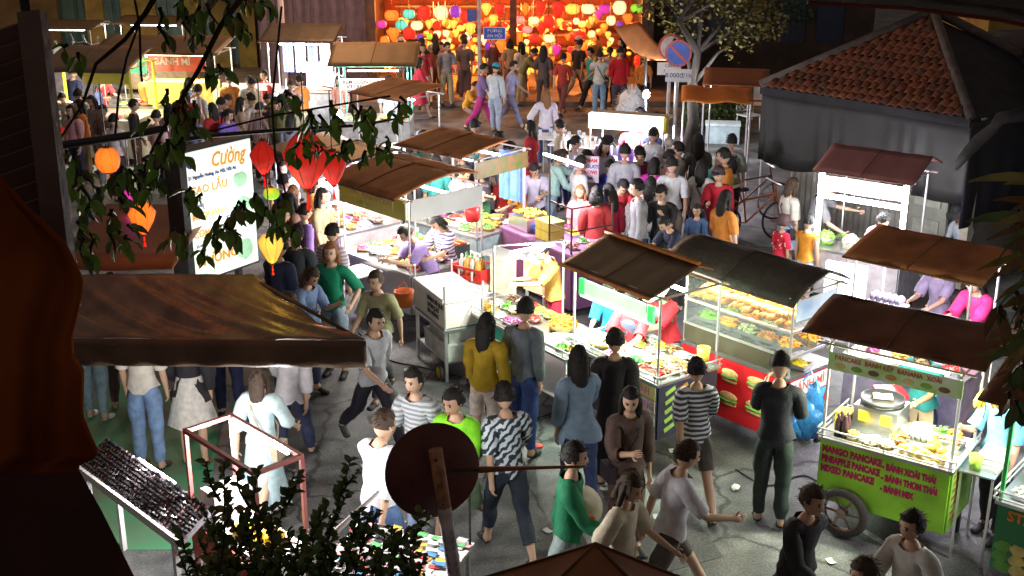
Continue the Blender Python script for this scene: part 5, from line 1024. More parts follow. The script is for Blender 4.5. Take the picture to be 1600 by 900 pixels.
def flood(px, py, z, label, pw, col=(.95, .97, 1)):
    p = W(px, py, z); t = thing('flood_lamp', label, 'lamp', (p.x, p.y, 0)); MB().tube([(0, 0, 0), (0, .04, z)], .016, 6).build('stand', CHROME, t); MB().ball((0, 0, z), .07, 10).build('bulb', BULB, t, True)
    MB().lathe([(.03, .12), (.10, .03)], (0, .06, z), 12).build('shade', WHITE, t); lamp(t, (0, -.12, z), pw, col, .1); return t
flood(1010, 149, 1.25, 'blazing white lamp beside the pile of feathery toys', 170)
flood(1112, 120, 1.7, 'bright lamp on a stand beneath the tree by the orange awning', 45)
flood(528, 183, 1.9, 'blazing white lamp shining through the leaves at the centre left', 170)
# orange parasol awnings right
oa = thing('orange_awning', 'flat bright orange awning on posts in front of the hedge', 'awning', tuple(W(1120, 152, 2.0)[:2]) + (0,), R(-8))
MB().sheet(lambda u, v: ((u - .5) * 1.25, (v - .5) * .95 - .3 * u * 0, 2.0 + .12 * v + .02 * math.sin(u * 12)), 12, 5, .02).build('canvas', mat('bright_orange_canvas', (.75, .22, .03), .6, ns=3, na=.15), oa, True)
for a in (-1, 1):
    for b in (-1, 1): MB().tube([(a * .58, b * .42, 0), (a * .58, b * .42, 2.0)], .018, 6).build('post', CHROME, oa)
ob = thing('brown_awning', 'dark orange-brown awning behind the orange one, beside the tiled house', 'awning', tuple(W(1150, 128, 2.1)[:2]) + (0,), R(-12))
MB().sheet(lambda u, v: ((u - .5) * 1.2, (v - .5) * .8, 2.1 + .2 * v), 8, 5, .02).build('canvas', mat('dark_orange_canvas', (.30, .09, .03), .6, ns=3, na=.2), ob, True)
for a in (-1, 1): MB().tube([(a * .56, -.36, 0), (a * .56, -.36, 2.1)], .018, 6).build('post', CHROME, ob)
def chair(px, py, label, rz=0, m=WHITE):
    p = W(px, py); t = thing('plastic_chair', label, 'chair', p, R(rz), None); MB().box((0, 0, .44), (.42, .42, .03)).build('seat', m, t); MB().sheet(lambda u, v: ((u - .5) * .42, .2 + .04 * math.sin(u * 3.1), .5 + .38 * v), 6, 4, Vector((0, -.015, 0))).build('backrest', m, t)
    for a in (-1, 1):
        for b in (-1, 1): MB().tube([(a * .18, b * .18, .43), (a * .21, b * .21, 0)], .018, 5).build('leg', m, t)
chair(1168, 208, 'white plastic chair beneath the orange awning', 30); chair(1186, 190, 'second white plastic chair against the tarpaulin of the tiled house', -20)
t = thing('cool_box', 'pale blue cool box on the ground beneath the tree', 'box', W(1128, 222, 0), R(-8)); MB().box((0, 0, .2), (.75, .4, .4)).build('walls', cm((.5, .62, .68)), t); MB().box((0, 0, .43), (.79, .44, .06)).build('lid', cm((.62, .72, .78)), t)
# ---- bottom-left: jewellery rack, pink frame stand, books
RP = [W(150, 706, .98), W(300, 812, .98)]; d_ = RP[1] - RP[0]; ra = math.atan2(d_.y, d_.x); Lr = d_.length
jr = thing('display_rack', 'slanted white display rack covered with dark trinkets on the green mat', 'display rack', ((RP[0].x + RP[1].x) / 2, (RP[0].y + RP[1].y) / 2, 0), ra)
MB().sheet(lambda u, v: ((u - .5) * Lr * 1.1, -.14 + .28 * v, .86 + .18 * v), 2, 2, .025).build('board', mat('pale_lilac_board', (.30, .29, .33), .6), jr)
MB().box((0, -.16, .86), (Lr * 1.1, .03, .07)).build('front_edge', WHITE, jr)
for a in (-.42, .42):
    MB().box((a * Lr * 1.1, -.13, .42), (.05, .04, .84)).build('leg', WHITE, jr); MB().box((a * Lr * 1.1, .12, .48), (.05, .04, .96)).build('leg', WHITE, jr)
MB().tube([(-.3, .145, 1.05), (.3, .145, 1.05)], .008, 6).build('light_strip', LED, jr); lamp(jr, (0, .22, 1.14), 50, (1, .96, .92), .06)  # strip and its lamp are added to brighten the people under the awning
gl = MB().tube([(-.034, 0, 0), (-.018, 0, .014), (0, 0, .003), (.018, 0, .014), (.034, 0, 0)], [.006, .018, .005, .018, .006], 5).mesh('trinket', cm((.03, .025, .03), .3)); gl2 = MB().ball((0, 0, .008), (.014, .02, .012), 6).mesh('trinket', cm((.35, .2, .22), .3))
for i in range(26):
    for j_ in range(10):
        u, v = (i + .5 + rb.uniform(-.2, .2)) / 26, (j_ + .5) / 10; p = wl(jr, (u - .5) * Lr * 1.06, -.14 + .28 * v, .866 + .18 * v)
        tag(inst('trinket', gl if rb.random() < .75 else gl2, None, p, (.5, 0, ra + rb.uniform(-.3, .3))), 'small dark trinket laid out in rows on the slanted display rack', 'trinket', 'trinkets on the slanted display rack')
RR = mat('pinkish_red_painted_frame', (.50, .16, .15), .4, ns=4, na=.15)
T4 = [W(302, 672, 1.62), W(351, 650, 1.62), W(458, 712, 1.62), W(408, 742, 1.62)]
ctr = sum(T4, Vector()) / 4; fa = math.atan2((T4[2] - T4[1]).y, (T4[2] - T4[1]).x); fL = ((T4[2] - T4[1]).length + (T4[3] - T4[0]).length) / 2; fD = max(.4, (T4[1] - T4[0]).length)
pk = thing('frame_stand', 'pinkish-red metal frame stand with yellow fruit below, in the lower left', 'stand', (ctr.x, ctr.y, 0), fa)
for a in (-1, 1):
    for b in (-1, 1): MB().box((a * fL / 2, b * fD / 2, .83), (.03, .03, 1.62)).build('post', RR, pk)
    MB().box((a * fL / 2, 0, 1.62), (.032, fD, .032)).build('top_bar', RR, pk); MB().box((0, a * fD / 2, 1.62), (fL - .034, .032, .032)).build('top_bar', RR, pk)
MB().box((0, 0, .86), (fL, fD, .03)).build('shelf', WHITE, pk); MB().box((0, -fD / 2 - .02, .7), (fL, .02, .28)).build('front_panel', cm((.6, .12, .08)), pk)
for i in range(12): tag(inst('yellow_fruit', MB().ball((0, 0, 0), .05, 8, lump=.1).mesh('fruit', cm((.88, .62, .06), .4), True) if i == 0 else bpy.data.meshes['fruit'], None, wl(pk, .0 + (i % 4) * .1, -.1 + (i // 4) * .09, .925 + .0)), 'round yellow fruit on the shelf of the pinkish-red frame stand', 'fruit', 'yellow fruit in the frame stand')
carton(pk, -.32, 0, .877, 'white box with a menu on the shelf of the pinkish-red frame stand', (.2, .3, .24), (.75, .75, .72))
lamp(MB().box((0, fD / 2 - .02, 1.595), (fL * .7, .018, .015)).build('light_tube', LED, pk), (0, fD / 2 - .06, 1.5), 60, (1, .96, .92), .06)  # tube and lamp added to light the lower left, no known fixture
p = W(620, 868, .75); bt = thing('book_table', 'low table spread with colourful cards and magnets at the bottom of the picture', 'table', (p.x, p.y, 0), R(-20)); MB().box((0, 0, .735), (.98, .75, .03)).build('tabletop', WHITE, bt)
for a in (-1, 1):
    for b in (-1, 1): MB().box((a * .45, b * .33, .36), (.03, .03, .72)).build('leg', CHROME, bt)
cards = [MB().box((0, 0, .004), (.085, .05, .008)).mesh('card', cm(c)) for c in ((.8, .8, .78), (.7, .1, .1), (.1, .3, .6), (.15, .5, .2), (.8, .55, .1), (.75, .4, .45), (.05, .05, .06))]
MB().tube([(.48, .30, .75), (.48, .30, 1.62), (.40, .22, 1.68)], .010, 6).build('lamp_stem', DARKM, bt); MB().ball((.38, .20, 1.66), .035, 8).build('bulb', BULB, bt, True); lamp(bt, (.36, .18, 1.60), 26, (1, .96, .92), .06)  # stem, bulb and lamp are added to brighten the cards and nearby walkers
for i in range(140): tag(inst('card', cards[rb.choice((0, 0, 0, 1, 2, 3, 4, 5, 6))], None, wl(bt, rb.uniform(-.46, .46), rb.uniform(-.34, .34), .752 + i * .00025), (0, 0, bt.rotation_euler.z + rb.uniform(-.3, .3))), 'small printed card lying on the low table at the bottom', 'card', 'cards spread on the low table')
a_, b_ = WD(521, 834, 8.3), WD(592, 768, 8.6); tag(MB().tube([a_, b_], [.022, .012], 8).build('white_pole', WHITE), 'white slanting umbrella pole sticking up behind the leafy bush', 'pole')
# ================================================================ people
def PS(rows):
    for r in rows: person(*r[:3], **r[3])
G_, BK, WH = (.32, .33, .35), (.025, .025, .03), (.75, .75, .74)
JN = (.12, .20, .38); NV = (.03, .04, .10)
PS([
 ('person in a black T-shirt, back to us, standing before the red bread cart', 1200, 824, dict(face=165, h=1.72, pose='phone', shirt=(.012, .014, .022), pants=(.02, .035, .03), fat=1.0)),
 ('person in a black jacket stepping past at the bottom right, before the green cart wheel', 1252, 748, dict(at='head', face=35, pose='stride', shirt=(.02, .02, .028), sleeve=1, pants=(.05, .045, .05), hc='d', h=1.66)),
 ('person in a loose pale-grey shirt walking past the menu side of the lime-green cart', 1436, 795, dict(at='head', face=-60, pose='walk', shirt=(.6, .62, .6), sleeve=.9, pants=(.55, .55, .5), h=1.6)),
 ('person with brown hair and an orange top at the very bottom, right of centre', 1372, 868, dict(at='head', face=-70, pose='walk2', shirt=(.5, .25, .06), pants=BK, hc='d', h=1.6, hair='bob')),
 ('person in a navy and white striped top and tan shorts passing the red cart', 1092, 562, dict(at='head', face=190, pose='walk', stripes=(.7, .72, .75), shirt=(.05, .07, .10), pants=(.10, .09, .07), leg=.4, hair='bun', h=1.62)),
 ('person in a white tee and pink shoes striding right across the bottom centre', 1052, 690, dict(at='head', face=100, pose='stride', shirt=(.68, .68, .76), pants=(.10, .08, .08), leg=.4, shoes=(.75, .12, .15), h=1.66, hc='d')),
 ('person in a long black dress with a bun beside the denim shirt', 962, 515, dict(at='head', face=170, pose='stand2', shirt=(.015, .012, .014), sleeve=1, skirt=.85, pants=(.015, .012, .014), hair='bun', h=1.66)),
 ('person in a loose blue denim shirt with long dark hair, back turned', 908, 545, dict(at='head', face=200, pose='carry', shirt=(.20, .30, .42), sleeve=.8, pants=(.04, .07, .18), leg=.9, hair='long', h=1.64, fat=1.12, over=.1)),
 ('person in a slate-grey shirt and blue jeans looking into the snack table', 818, 468, dict(at='head', face=150, pose='stand2', shirt=(.13, .16, .19), sleeve=.9, pants=(.03, .07, .25), h=1.72)),
 ('person in a mustard-yellow blouse and pale shorts by the white box trolley', 757, 492, dict(at='head', face=160, pose='stand', shirt=(.42, .28, .01), sleeve=.8, pants=(.7, .6, .55), leg=.4, hair='long', h=1.6)),
 ('person in a grey and white fine-striped tee strolling left of the lime-green tee', 652, 572, dict(at='head', face=-35, pose='walk', stripes=(.25, .28, .32), shirt=(.55, .58, .62), pants=(.25, .32, .5), h=1.66)),
 ('person in a neon lime tee and sage shorts half hidden by the round sign', 716, 600, dict(at='head', face=-20, pose='walk2', shirt=(.25, .80, .02), pants=(.22, .33, .2), leg=.52, skin=1, h=1.68, shoes=(.03, .03, .04))),
 ('person in a light-blue zigzag tee and cropped black trousers right of the round sign', 792, 602, dict(at='head', face=-160, pose='walk', stripes=(.03, .04, .06), shirt=(.55, .66, .72), pants=(.02, .03, .05), leg=.85, h=1.68)),
 ('person in a big plain white tee and blue jeans left of the round sign', 585, 645, dict(at='head', face=140, pose='walk2', shirt=(.74, .76, .84), sleeve=.6, pants=(.14, .24, .5), h=1.70, fat=1.1, hc='d')),
 ('person in a dark-green jacket bending forward at the bottom centre', 888, 690, dict(at='head', face=80, pose='walk', shirt=(.01, .20, .09), sleeve=1, pants=(.3, .4, .4), h=1.66, hc='b')),
 ('person in a brown top with a dark shoulder bag, below the denim shirt', 985, 600, dict(at='head', face=20, pose='carry', shirt=(.10, .06, .05), sleeve=.8, pants=(.12, .07, .05), hair='long', h=1.62, bag=('sling', (.03, .02, .03)))),
 ('person in a pale khaki outfit behind the dark-green jacket at the bottom', 972, 735, dict(at='head', face=60, pose='walk2', shirt=(.6, .55, .42), pants=(.5, .42, .25), h=1.6, hc='d', hair='bob')),
 ('person in a white shirt and black trousers walking down the street beside the awning corner', 577, 478, dict(at='head', face=40, pose='stride', shirt=(.52, .56, .62), pants=(.02, .02, .035), h=1.70, hc='b')),
 ('person in an olive and grey top behind the white shirt near the grey cart', 592, 420, dict(at='head', face=-30, pose='walk', shirt=(.33, .33, .18), pants=(.12, .12, .14), h=1.62, hc='d')),
 ('person in a pale-blue long dress with long brown hair below the awning', 400, 572, dict(at='head', face=160, pose='walk', shirt=(.55, .72, .76), sleeve=.6, skirt=.8, pants=(.5, .7, .76), hair='long', hc='d', h=1.62, bag=('sling', (.5, .4, .3)))),
 ('person in a white blouse and jeans with a coral bag under the awning edge', 462, 728, dict(face=175, pose='walk2', shirt=(.74, .72, .78), sleeve=.8, pants=(.04, .05, .12), h=1.62, hair='bob', over=.06, bag=('hand', (.75, .04, .06)))),
 ('person in a white tee and light jeans standing on the green mat', 238, 735, dict(face=175, pose='stand', shirt=(.72, .68, .62), pants=(.20, .32, .55), h=1.74, shoes=(.03, .03, .04), bag=('plastic', (.7, .7, .74)))),
 ('person with a black shoulder bag and a white knee-length skirt on the green mat', 308, 727, dict(face=185, pose='stand2', shirt=(.02, .02, .03), sleeve=.9, skirt=.5, pants=(.68, .66, .62), h=1.62, hair='long', over=.1, shoes=(.3, .16, .1))),
 ('person in pale-blue skinny jeans and white sneakers at the far left of the mat', 155, 655, dict(face=170, pose='stand', shirt=(.3, .3, .35), pants=(.25, .38, .45), h=1.65, shoes=(.75, .75, .72))),
 ('person in brown trousers and tan sandals behind the pale-blue jeans', 196, 640, dict(face=190, pose='stand2', shirt=(.3, .2, .15), pants=(.16, .10, .09), h=1.6, shoes=(.5, .32, .15))),
 ('person in navy trousers at the back under the awning edge', 362, 655, dict(face=10, pose='stand', shirt=(.1, .1, .2), pants=(.03, .04, .12), h=1.68)),
 ('person with auburn hair in an emerald-green top facing us beside the awning', 516, 378, dict(at='head', face=-15, pose='hips', shirt=(.0, .25, .13), sleeve=.5, pants=(.28, .38, .5), leg=.5, hair='bob', hc='r', h=1.68)),
 ('person in a pale-blue top looking down at a phone by the emerald-green top', 474, 412, dict(at='head', face=60, pose='phone', shirt=(.2, .3, .55), pants=NV, hair='bob', hc='d', h=1.60, skin=1)),
 ('person with a pinkish tee left of the phone user, over the awning', 443, 450, dict(at='head', face=40, pose='phone', shirt=(.3, .15, .2), pants=BK, hc='d', h=1.58, skin=1)),
 ('person in a pink and white striped top with black hair at the stall of toys', 516, 350, dict(at='head', face=150, pose='stand', stripes=(.45, .3, .45), shirt=(.75, .68, .72), pants=(.5, .4, .5), h=1.62)),
 ('person in a black jacket seen from behind above the yellow lantern', 462, 352, dict(at='head', face=170, pose='stand', shirt=(.03, .04, .05), sleeve=1, pants=BK, h=1.68)),
 ('person in dark navy by the lit sign, nearest to the yellow lantern', 432, 372, dict(at='head', face=150, pose='stand2', shirt=(.02, .03, .08), sleeve=.9, pants=BK, h=1.68)),
 ('person with violet-tinted hair in the row at the toy stall', 474, 318, dict(at='head', face=120, pose='stand', shirt=(.18, .10, .35), pants=NV, h=1.6)),
 ('person with red-brown hair in the row at the toy stall', 455, 290, dict(at='head', face=130, pose='stand2', shirt=(.35, .15, .3), pants=NV, hair='bob', hc='r', h=1.6)),
 ('person with a blue shirt at the far end of the toy stall row', 438, 272, dict(at='head', face=120, pose='stand', shirt=(.1, .2, .6), pants=NV, h=1.66)),
 # vendors and customers round the grey cart
 ('vendor in a navy and white striped top behind the grey snack cart', 700, 325, dict(at='head', face=-40, pose='cook', stripes=(.1, .08, .2), shirt=(.75, .65, .68), pants=BK, h=1.62, hair='bob')),
 ('vendor in a lilac shirt bending over the grey snack cart', 672, 342, dict(at='head', face=-60, pose='lean', shirt=(.35, .25, .6), pants=BK, h=1.62)),
 ('person in a grey shirt and dark scarf behind the white-lit flat-roofed stall', 707, 252, dict(at='head', face=60, pose='cook', shirt=(.35, .38, .4), sleeve=.9, pants=BK, h=1.66, skin=1)),
 ('child with fair hair in a red top by the golden fritters', 785, 270, dict(at='head', face=-20, pose='stand', shirt=(.7, .05, .05), pants=(.6, .5, .5), hair='bob', hc='l', h=1.2)),
 ('child in an orange tee reaching over the purple table', 818, 276, dict(at='head', face=-60, pose='reach', shirt=(.85, .33, .02), pants=BK, h=1.35)),
 ('person with long brown hair in a red dress behind the purple table', 812, 234, dict(at='head', face=-80, pose='stand', shirt=(.65, .02, .06), skirt=.5, pants=(.55, .02, .1), hair='long', hc='r', h=1.6)),
 ('young person in a pale lilac shirt looking down behind the purple table', 838, 247, dict(at='head', face=-10, pose='cook', shirt=(.55, .52, .65), pants=BK, h=1.62, skin=1)),
 ('person in a mint-green blouse with a ponytail serving at the purple table', 862, 232, dict(at='head', face=100, pose='reach', shirt=(.45, .72, .68), sleeve=.9, pants=(.3, .45, .55), hair='pony', hc='d', h=1.62)),
 ('person in a pink frock beyond the metal frame of the purple table', 908, 288, dict(at='head', face=-20, pose='stand', shirt=(.85, .35, .42), skirt=.5, pants=(.85, .4, .45), hair='bob', hc='r', h=1.45)),
 ('person in a coral-red top with a dark bob right of the purple table', 932, 292, dict(at='head', face=175, pose='stand', shirt=(.55, .05, .05), sleeve=.9, pants=(.4, .28, .12), hair='bob', h=1.60, fat=1.15)),
 ('person in a crimson top with long dark hair beside the coral-red one', 955, 288, dict(at='head', face=200, pose='stand2', shirt=(.40, .01, .05), sleeve=.8, pants=(.25, .3, .38), hair='long', h=1.60, fat=1.1)),
 ('vendor with a grey cap and a yellow-red jersey between the carts', 870, 372, dict(at='head', face=-70, pose='cook', shirt=(.75, .42, .10), pants=(.6, .02, .06), hat='cap', hatc=(.5, .55, .55), h=1.62, print_=((.75, .03, .08), -1))),
 ('vendor in a red tee and grey apron behind the green-signed cart', 1052, 430, dict(at='head', face=-60, pose='cook', shirt=(.70, .03, .05), pants=(.45, .45, .55), apron=(.42, .44, .5), hat='brim', hatc=(.8, .8, .8), h=1.60)),
 ('vendor in a red sleeve stirring at the back of the green-signed cart', 995, 446, dict(at='head', face=-30, pose='cook', shirt=(.7, .03, .05), pants=NV, apron=(.1, .1, .2), h=1.58)),
 ('vendor in a bright-blue shirt beneath the green sign', 962, 425, dict(at='head', face=-20, pose='cook', shirt=(.03, .35, .65), pants=BK, h=1.56)),
 ('vendor in a checked tan apron spreading pancakes behind the lime-green cart', 1455, 520, dict(at='head', face=-40, pose='cook', shirt=(.04, .30, .33), pants=(.03, .05, .12), apron=(.6, .45, .3), h=1.60, skin=1)),
 ('person in a sky-blue tee behind the hanging bananas', 1578, 588, dict(at='head', face=-60, pose='carry', shirt=(.18, .50, .68), pants=BK, h=1.58, hair='bob')),
 # the crowd right of centre
 ('person in a pale-grey shirt and cream trousers, back turned, at the light-box stall', 977, 225, dict(at='head', face=178, pose='stand', shirt=(.5, .52, .58), sleeve=.9, pants=(.75, .7, .68), h=1.78, fat=1.1)),
 ('person in a maroon top just right of the pale-grey shirt', 1000, 228, dict(at='head', face=190, pose='stand', shirt=(.30, .02, .12), pants=NV, h=1.66)),
 ('small person in royal blue left of the pale-grey shirt', 953, 250, dict(at='head', face=170, pose='stand', shirt=(.04, .08, .5), pants=NV, h=1.4)),
 ('person with violet hair and a magenta scarf in the crowd', 1022, 247, dict(at='head', face=150, pose='stand', shirt=(.7, .03, .5), pants=NV, h=1.6, hair='bob')),
 ('person with short dark hair in a plain white tee, back turned, in mid crowd', 1052, 246, dict(at='head', face=175, pose='stand2', shirt=(.72, .74, .76), pants=(.2, .15, .12), h=1.72)),
 ('person in peach at the edge of the crowd behind the white tee', 1041, 234, dict(at='head', face=100, pose='stand', shirt=(.7, .45, .38), pants=BK, h=1.68)),
 ('person in grey with an orange strap looking left in the crowd', 1062, 221, dict(at='head', face=-110, pose='stand', shirt=(.35, .34, .33), pants=BK, h=1.70, bag=('sling', (.6, .2, .03)))),
 ('tall person with a long dark mane and olive top at the crowd centre', 1092, 210, dict(at='head', face=180, pose='stand', shirt=(.10, .10, .08), pants=BK, hair='long', h=1.72)),
 ('person with long black hair in a white tee with a black sling strap', 1097, 250, dict(at='head', face=160, pose='stand', shirt=(.72, .72, .7), pants=(.12, .15, .22), hair='long', h=1.62, bag=('sling', (.03, .03, .03)))),
 ('person in a red long-sleeved tee and dark cap facing us', 1125, 258, dict(at='head', face=-15, pose='carry', shirt=(.50, .01, .03), sleeve=1, pants=(.3, .05, .06), hat='cap', hatc=(.05, .03, .04), h=1.68, print_=((.2, .1, .12), -1))),
 ('person in a bright-yellow top with dark hair behind the red tee', 1130, 235, dict(at='head', face=-140, pose='stand', shirt=(.70, .52, .02), pants=(.1, .08, .05), hair='bob', h=1.62)),
 ('person with a black backpack and grey tee by the dark wall', 1144, 210, dict(at='head', face=165, pose='stand', shirt=(.32, .34, .3), pants=(.02, .02, .03), h=1.74, bag=('back', (.02, .02, .03)))),
 ('person with very long black hair, white top and blue jeans in the crowd', 1016, 277, dict(at='head', face=165, pose='stand', shirt=(.72, .70, .72), pants=(.22, .35, .55), hair='long', h=1.60)),
 ('person in a black tee with a white print looking down', 1037, 284, dict(at='head', face=-25, pose='phone', shirt=(.02, .02, .022), pants=(.03, .06, .04), h=1.70, print_=((.65, .65, .65), -1), hair='short')),
 ('child with black hair in a plaid shirt behind the black roof', 1091, 318, dict(at='head', face=-30, pose='stand', shirt=(.06, .12, .25), pants=BK, h=1.3, skin=1)),
 ('child in a blue and white jacket beside the bicycle', 1137, 322, dict(at='head', face=10, pose='stand', shirt=(.25, .33, .5), pants=BK, h=1.3, skin=1)),
 ('person in a dark navy top stooping behind the black roof with a bare arm', 1068, 330, dict(at='head', face=-60, pose='lean', shirt=(.015, .02, .05), pants=BK, h=1.5)),
 ('vendor in a peaked cap and mauve shirt at the long light-box stall', 926, 208, dict(at='head', face=90, pose='cook', shirt=(.25, .12, .25), pants=BK, hat='cap', hatc=(.04, .03, .05), h=1.64)),
 ('person with a ponytail and pale top left of the light-box stall', 898, 212, dict(at='head', face=100, pose='stand', shirt=(.6, .6, .7), pants=BK, hair='pony', h=1.6)),
 ('vendor in a white cap behind the light-box stall', 1044, 208, dict(at='head', face=0, pose='cook', shirt=(.7, .7, .75), pants=BK, hat='cap', hatc=(.6, .55, .5), h=1.66)),
 # round the light-framed stall
 ('person in a white top and denim skirt with a sling, facing the light-framed stall', 1236, 278, dict(at='head', face=110, pose='stand', shirt=(.6, .58, .52), skirt=.35, pants=(.25, .4, .65), hair='bob', hc='d', h=1.62, bag=('sling', (.04, .03, .04)))),
 ('person in a plain grey tee reaching toward the light-framed stall', 1274, 276, dict(at='head', face=80, pose='reach', shirt=(.16, .16, .17), pants=(.3, .3, .32), h=1.74)),
 ('child in an orange tank top and white shorts by the light-framed stall', 1264, 337, dict(at='head', face=140, pose='stand', shirt=(.70, .27, .02), sleeve=.1, pants=(.7, .7, .68), leg=.5, h=1.35, hair='short')),
 ('small child in a red polka-dot dress and dark hat', 1222, 342, dict(at='head', face=120, pose='stand', shirt=(.65, .01, .05), skirt=.35, pants=(.65, .02, .06), hat='brim', hatc=(.06, .03, .03), h=1.15)),
 ('vendor with spiky dark hair and a pink shirt behind the light-framed stall', 1388, 322, dict(at='head', face=-30, pose='cook', shirt=(.6, .3, .35), pants=BK, h=1.6)),
 ('person in a white tee and dark hat sitting right of the light-framed stall', 1515, 318, dict(at='head', face=-70, pose='sit', shirt=(.6, .68, .75), pants=BK, hat='brim', hatc=(.03, .03, .035), h=1.66)),
 ('person in a hot-pink top behind the purple-lit stall', 1544, 420, dict(at='head', face=-60, pose='cook', shirt=(.85, .04, .22), sleeve=.8, pants=(.5, .03, .15), h=1.60, hair='long')),
 ('vendor in a dark vest inside the purple-lit stall', 1480, 395, dict(at='head', face=-50, pose='cook', shirt=(.3, .25, .4), pants=BK, h=1.55)),
 # in front of the lanterns
 ('person in white with a dark sling bag and blue jeans, photographing the lanterns', 935, 184, dict(face=178, pose='photo', shirt=(.62, .60, .56), pants=(.22, .34, .48), h=1.70, bag=('sling', (.03, .03, .03)))),
 ('broad person in a big red tee, back turned, before the lanterns', 966, 180, dict(face=182, pose='stand', shirt=(.60, .012, .02), sleeve=.7, pants=(.10, .08, .12), h=1.74, fat=1.45, over=.12)),
 ('person in orange with fair hair right of the big red tee', 1003, 178, dict(face=170, pose='stand', shirt=(.75, .25, .03), pants=BK, h=1.5, hc='d')),
 ('person with a pale hat and dark trousers strolling before the lanterns', 899, 152, dict(face=95, pose='walk', shirt=(.5, .42, .4), pants=(.02, .02, .03), h=1.72, hat='cap', hatc=(.5, .5, .6), bag=('sling', (.2, .04, .05)))),
 ('person in dark brown with long hair just right of the centre pillar', 848, 175, dict(face=170, pose='stand', shirt=(.10, .08, .08), pants=(.1, .07, .06), hair='long', h=1.70)),
 ('person in a brick-red top right of the dark brown one', 878, 180, dict(face=150, pose='walk', shirt=(.42, .04, .03), pants=(.25, .06, .05), h=1.62)),
 ('person in a wide white blouse and jeans with fair long hair behind the glass tables', 853, 138, dict(at='head', face=185, pose='hips', shirt=(.75, .70, .78), sleeve=.8, pants=(.06, .10, .25), hair='long', hc='r', h=1.68)),
 ('person in black carrying a child at the left front of the lantern shop', 660, 165, dict(face=175, pose='carry', shirt=(.015, .015, .025), pants=(.5, .32, .25), leg=.5, h=1.78, fat=1.2)),
 ('child in black looking over the shoulder at the left of the lanterns', 642, 160, dict(face=40, pose='carry', shirt=(.03, .03, .05), pants=BK, h=1.7)),
 ('person in brown with a straw bag left of the tall floor lanterns', 683, 160, dict(face=160, pose='stand', shirt=(.25, .12, .1), pants=(.2, .1, .1), h=1.66, hair='long', bag=('hand', (.6, .35, .12)))),
 ('person in a grey-brown shirt silhouetted against the floor lanterns', 727, 158, dict(face=180, pose='stand', shirt=(.14, .10, .10), pants=(.12, .07, .08), h=1.70)),
 ('person in dark purple leaning toward the small lanterns', 696, 155, dict(face=200, pose='lean', shirt=(.08, .03, .07), pants=(.08, .03, .06), h=1.64)),
 ('person in khaki right of the street-name pole', 797, 155, dict(face=190, pose='stand', shirt=(.35, .25, .15), pants=(.15, .1, .1), h=1.64, hair='bob')),
 ('person in a dark tee behind the street-name board', 770, 150, dict(face=20, pose='stand', shirt=(.1, .05, .06), pants=BK, h=1.66)),
 ('person in a pink-red robe and white scarf at the left of the pole', 656, 188, dict(face=100, pose='walk', shirt=(.60, .03, .07), sleeve=.8, skirt=.5, pants=(.6, .03, .08), h=1.62, hair='bob')),
 ('slim person in magenta trousers beside the street pole', 752, 205, dict(face=90, pose='walk', shirt=(.2, .12, .3), pants=(.45, .02, .2), h=1.68)),
 ('person in a turquoise cap and pale loose shirt near the glowing white gauze', 774, 208, dict(face=150, pose='stand', shirt=(.55, .6, .68), sleeve=.9, pants=(.4, .45, .6), hat='cap', hatc=(.03, .35, .5), h=1.66, fat=1.2)),
 ('person in a lavender shirt walking right of the turquoise cap', 797, 200, dict(face=80, pose='walk2', shirt=(.42, .40, .62), pants=(.25, .25, .4), h=1.7)),
 ('crouching person with dark hair and an orange cloth near the flat brown roof', 728, 200, dict(face=60, pose='crouch', shirt=(.7, .35, .03), pants=(.3, .2, .2), h=1.5)),
 # upper left crowd
 ('person with short hair and a rosy top behind the branches at far left', 242, 172, dict(at='head', face=150, pose='stand', shirt=(.6, .38, .38), pants=BK, h=1.66)),
 ('person with long black hair beside the rosy top', 262, 162, dict(at='head', face=160, pose='stand', shirt=(.45, .3, .32), pants=BK, hair='long', h=1.62)),
 ('person in a pale shirt at the yellow-posted stall', 175, 178, dict(at='head', face=170, pose='stand', shirt=(.7, .62, .66), pants=BK, h=1.66)),
 ('person in navy facing the green-signed far stall', 342, 152, dict(at='head', face=140, pose='stand', shirt=(.10, .09, .25), pants=BK, h=1.66)),
 ('person with a violet hair bow beside the navy one', 353, 170, dict(at='head', face=60, pose='stand2', shirt=(.2, .12, .5), pants=BK, hair='pony', h=1.55)),
 ('person in a tan tee with long hair right of the violet bow', 372, 152, dict(at='head', face=120, pose='stand', shirt=(.6, .42, .32), pants=BK, hair='long', h=1.64)),
 ('person in a white tee at the right of the far-left crowd', 392, 145, dict(at='head', face=-120, pose='stand', shirt=(.62, .58, .6), pants=BK, h=1.66)),
 ('person in light grey among the far-left crowd', 388, 118, dict(at='head', face=20, pose='stand', shirt=(.6, .6, .62), pants=BK, h=1.66)),
 ('person in a peach top by the pink counter', 403, 160, dict(at='head', face=150, pose='stand', shirt=(.6, .42, .38), pants=BK, h=1.62)),
 ('person with brown hair and a white cup by the cool-drinks stall', 452, 122, dict(at='head', face=30, pose='phone', shirt=(.35, .22, .2), pants=BK, hc='d', h=1.66)),
 ('person with dark hair in black by the cool-drinks stall counter', 448, 140, dict(at='head', face=160, pose='stand', shirt=(.08, .08, .14), pants=BK, h=1.64)),
 ('pair-left person in navy blue with back turned below the pink counter', 428, 152, dict(at='head', face=175, pose='stand', shirt=(.04, .05, .14), pants=BK, h=1.62)),
 ('person in a pale-blue skirt behind the leaves, near the big red lantern', 452, 178, dict(at='head', face=160, pose='stand', shirt=(.2, .2, .28), skirt=.6, pants=(.5, .6, .62), hair='long', h=1.64)),
 ('person in light grey leaning at the right of the cool-drinks stall', 541, 98, dict(at='head', face=-60, pose='lean', shirt=(.5, .5, .58), pants=BK, h=1.70)),
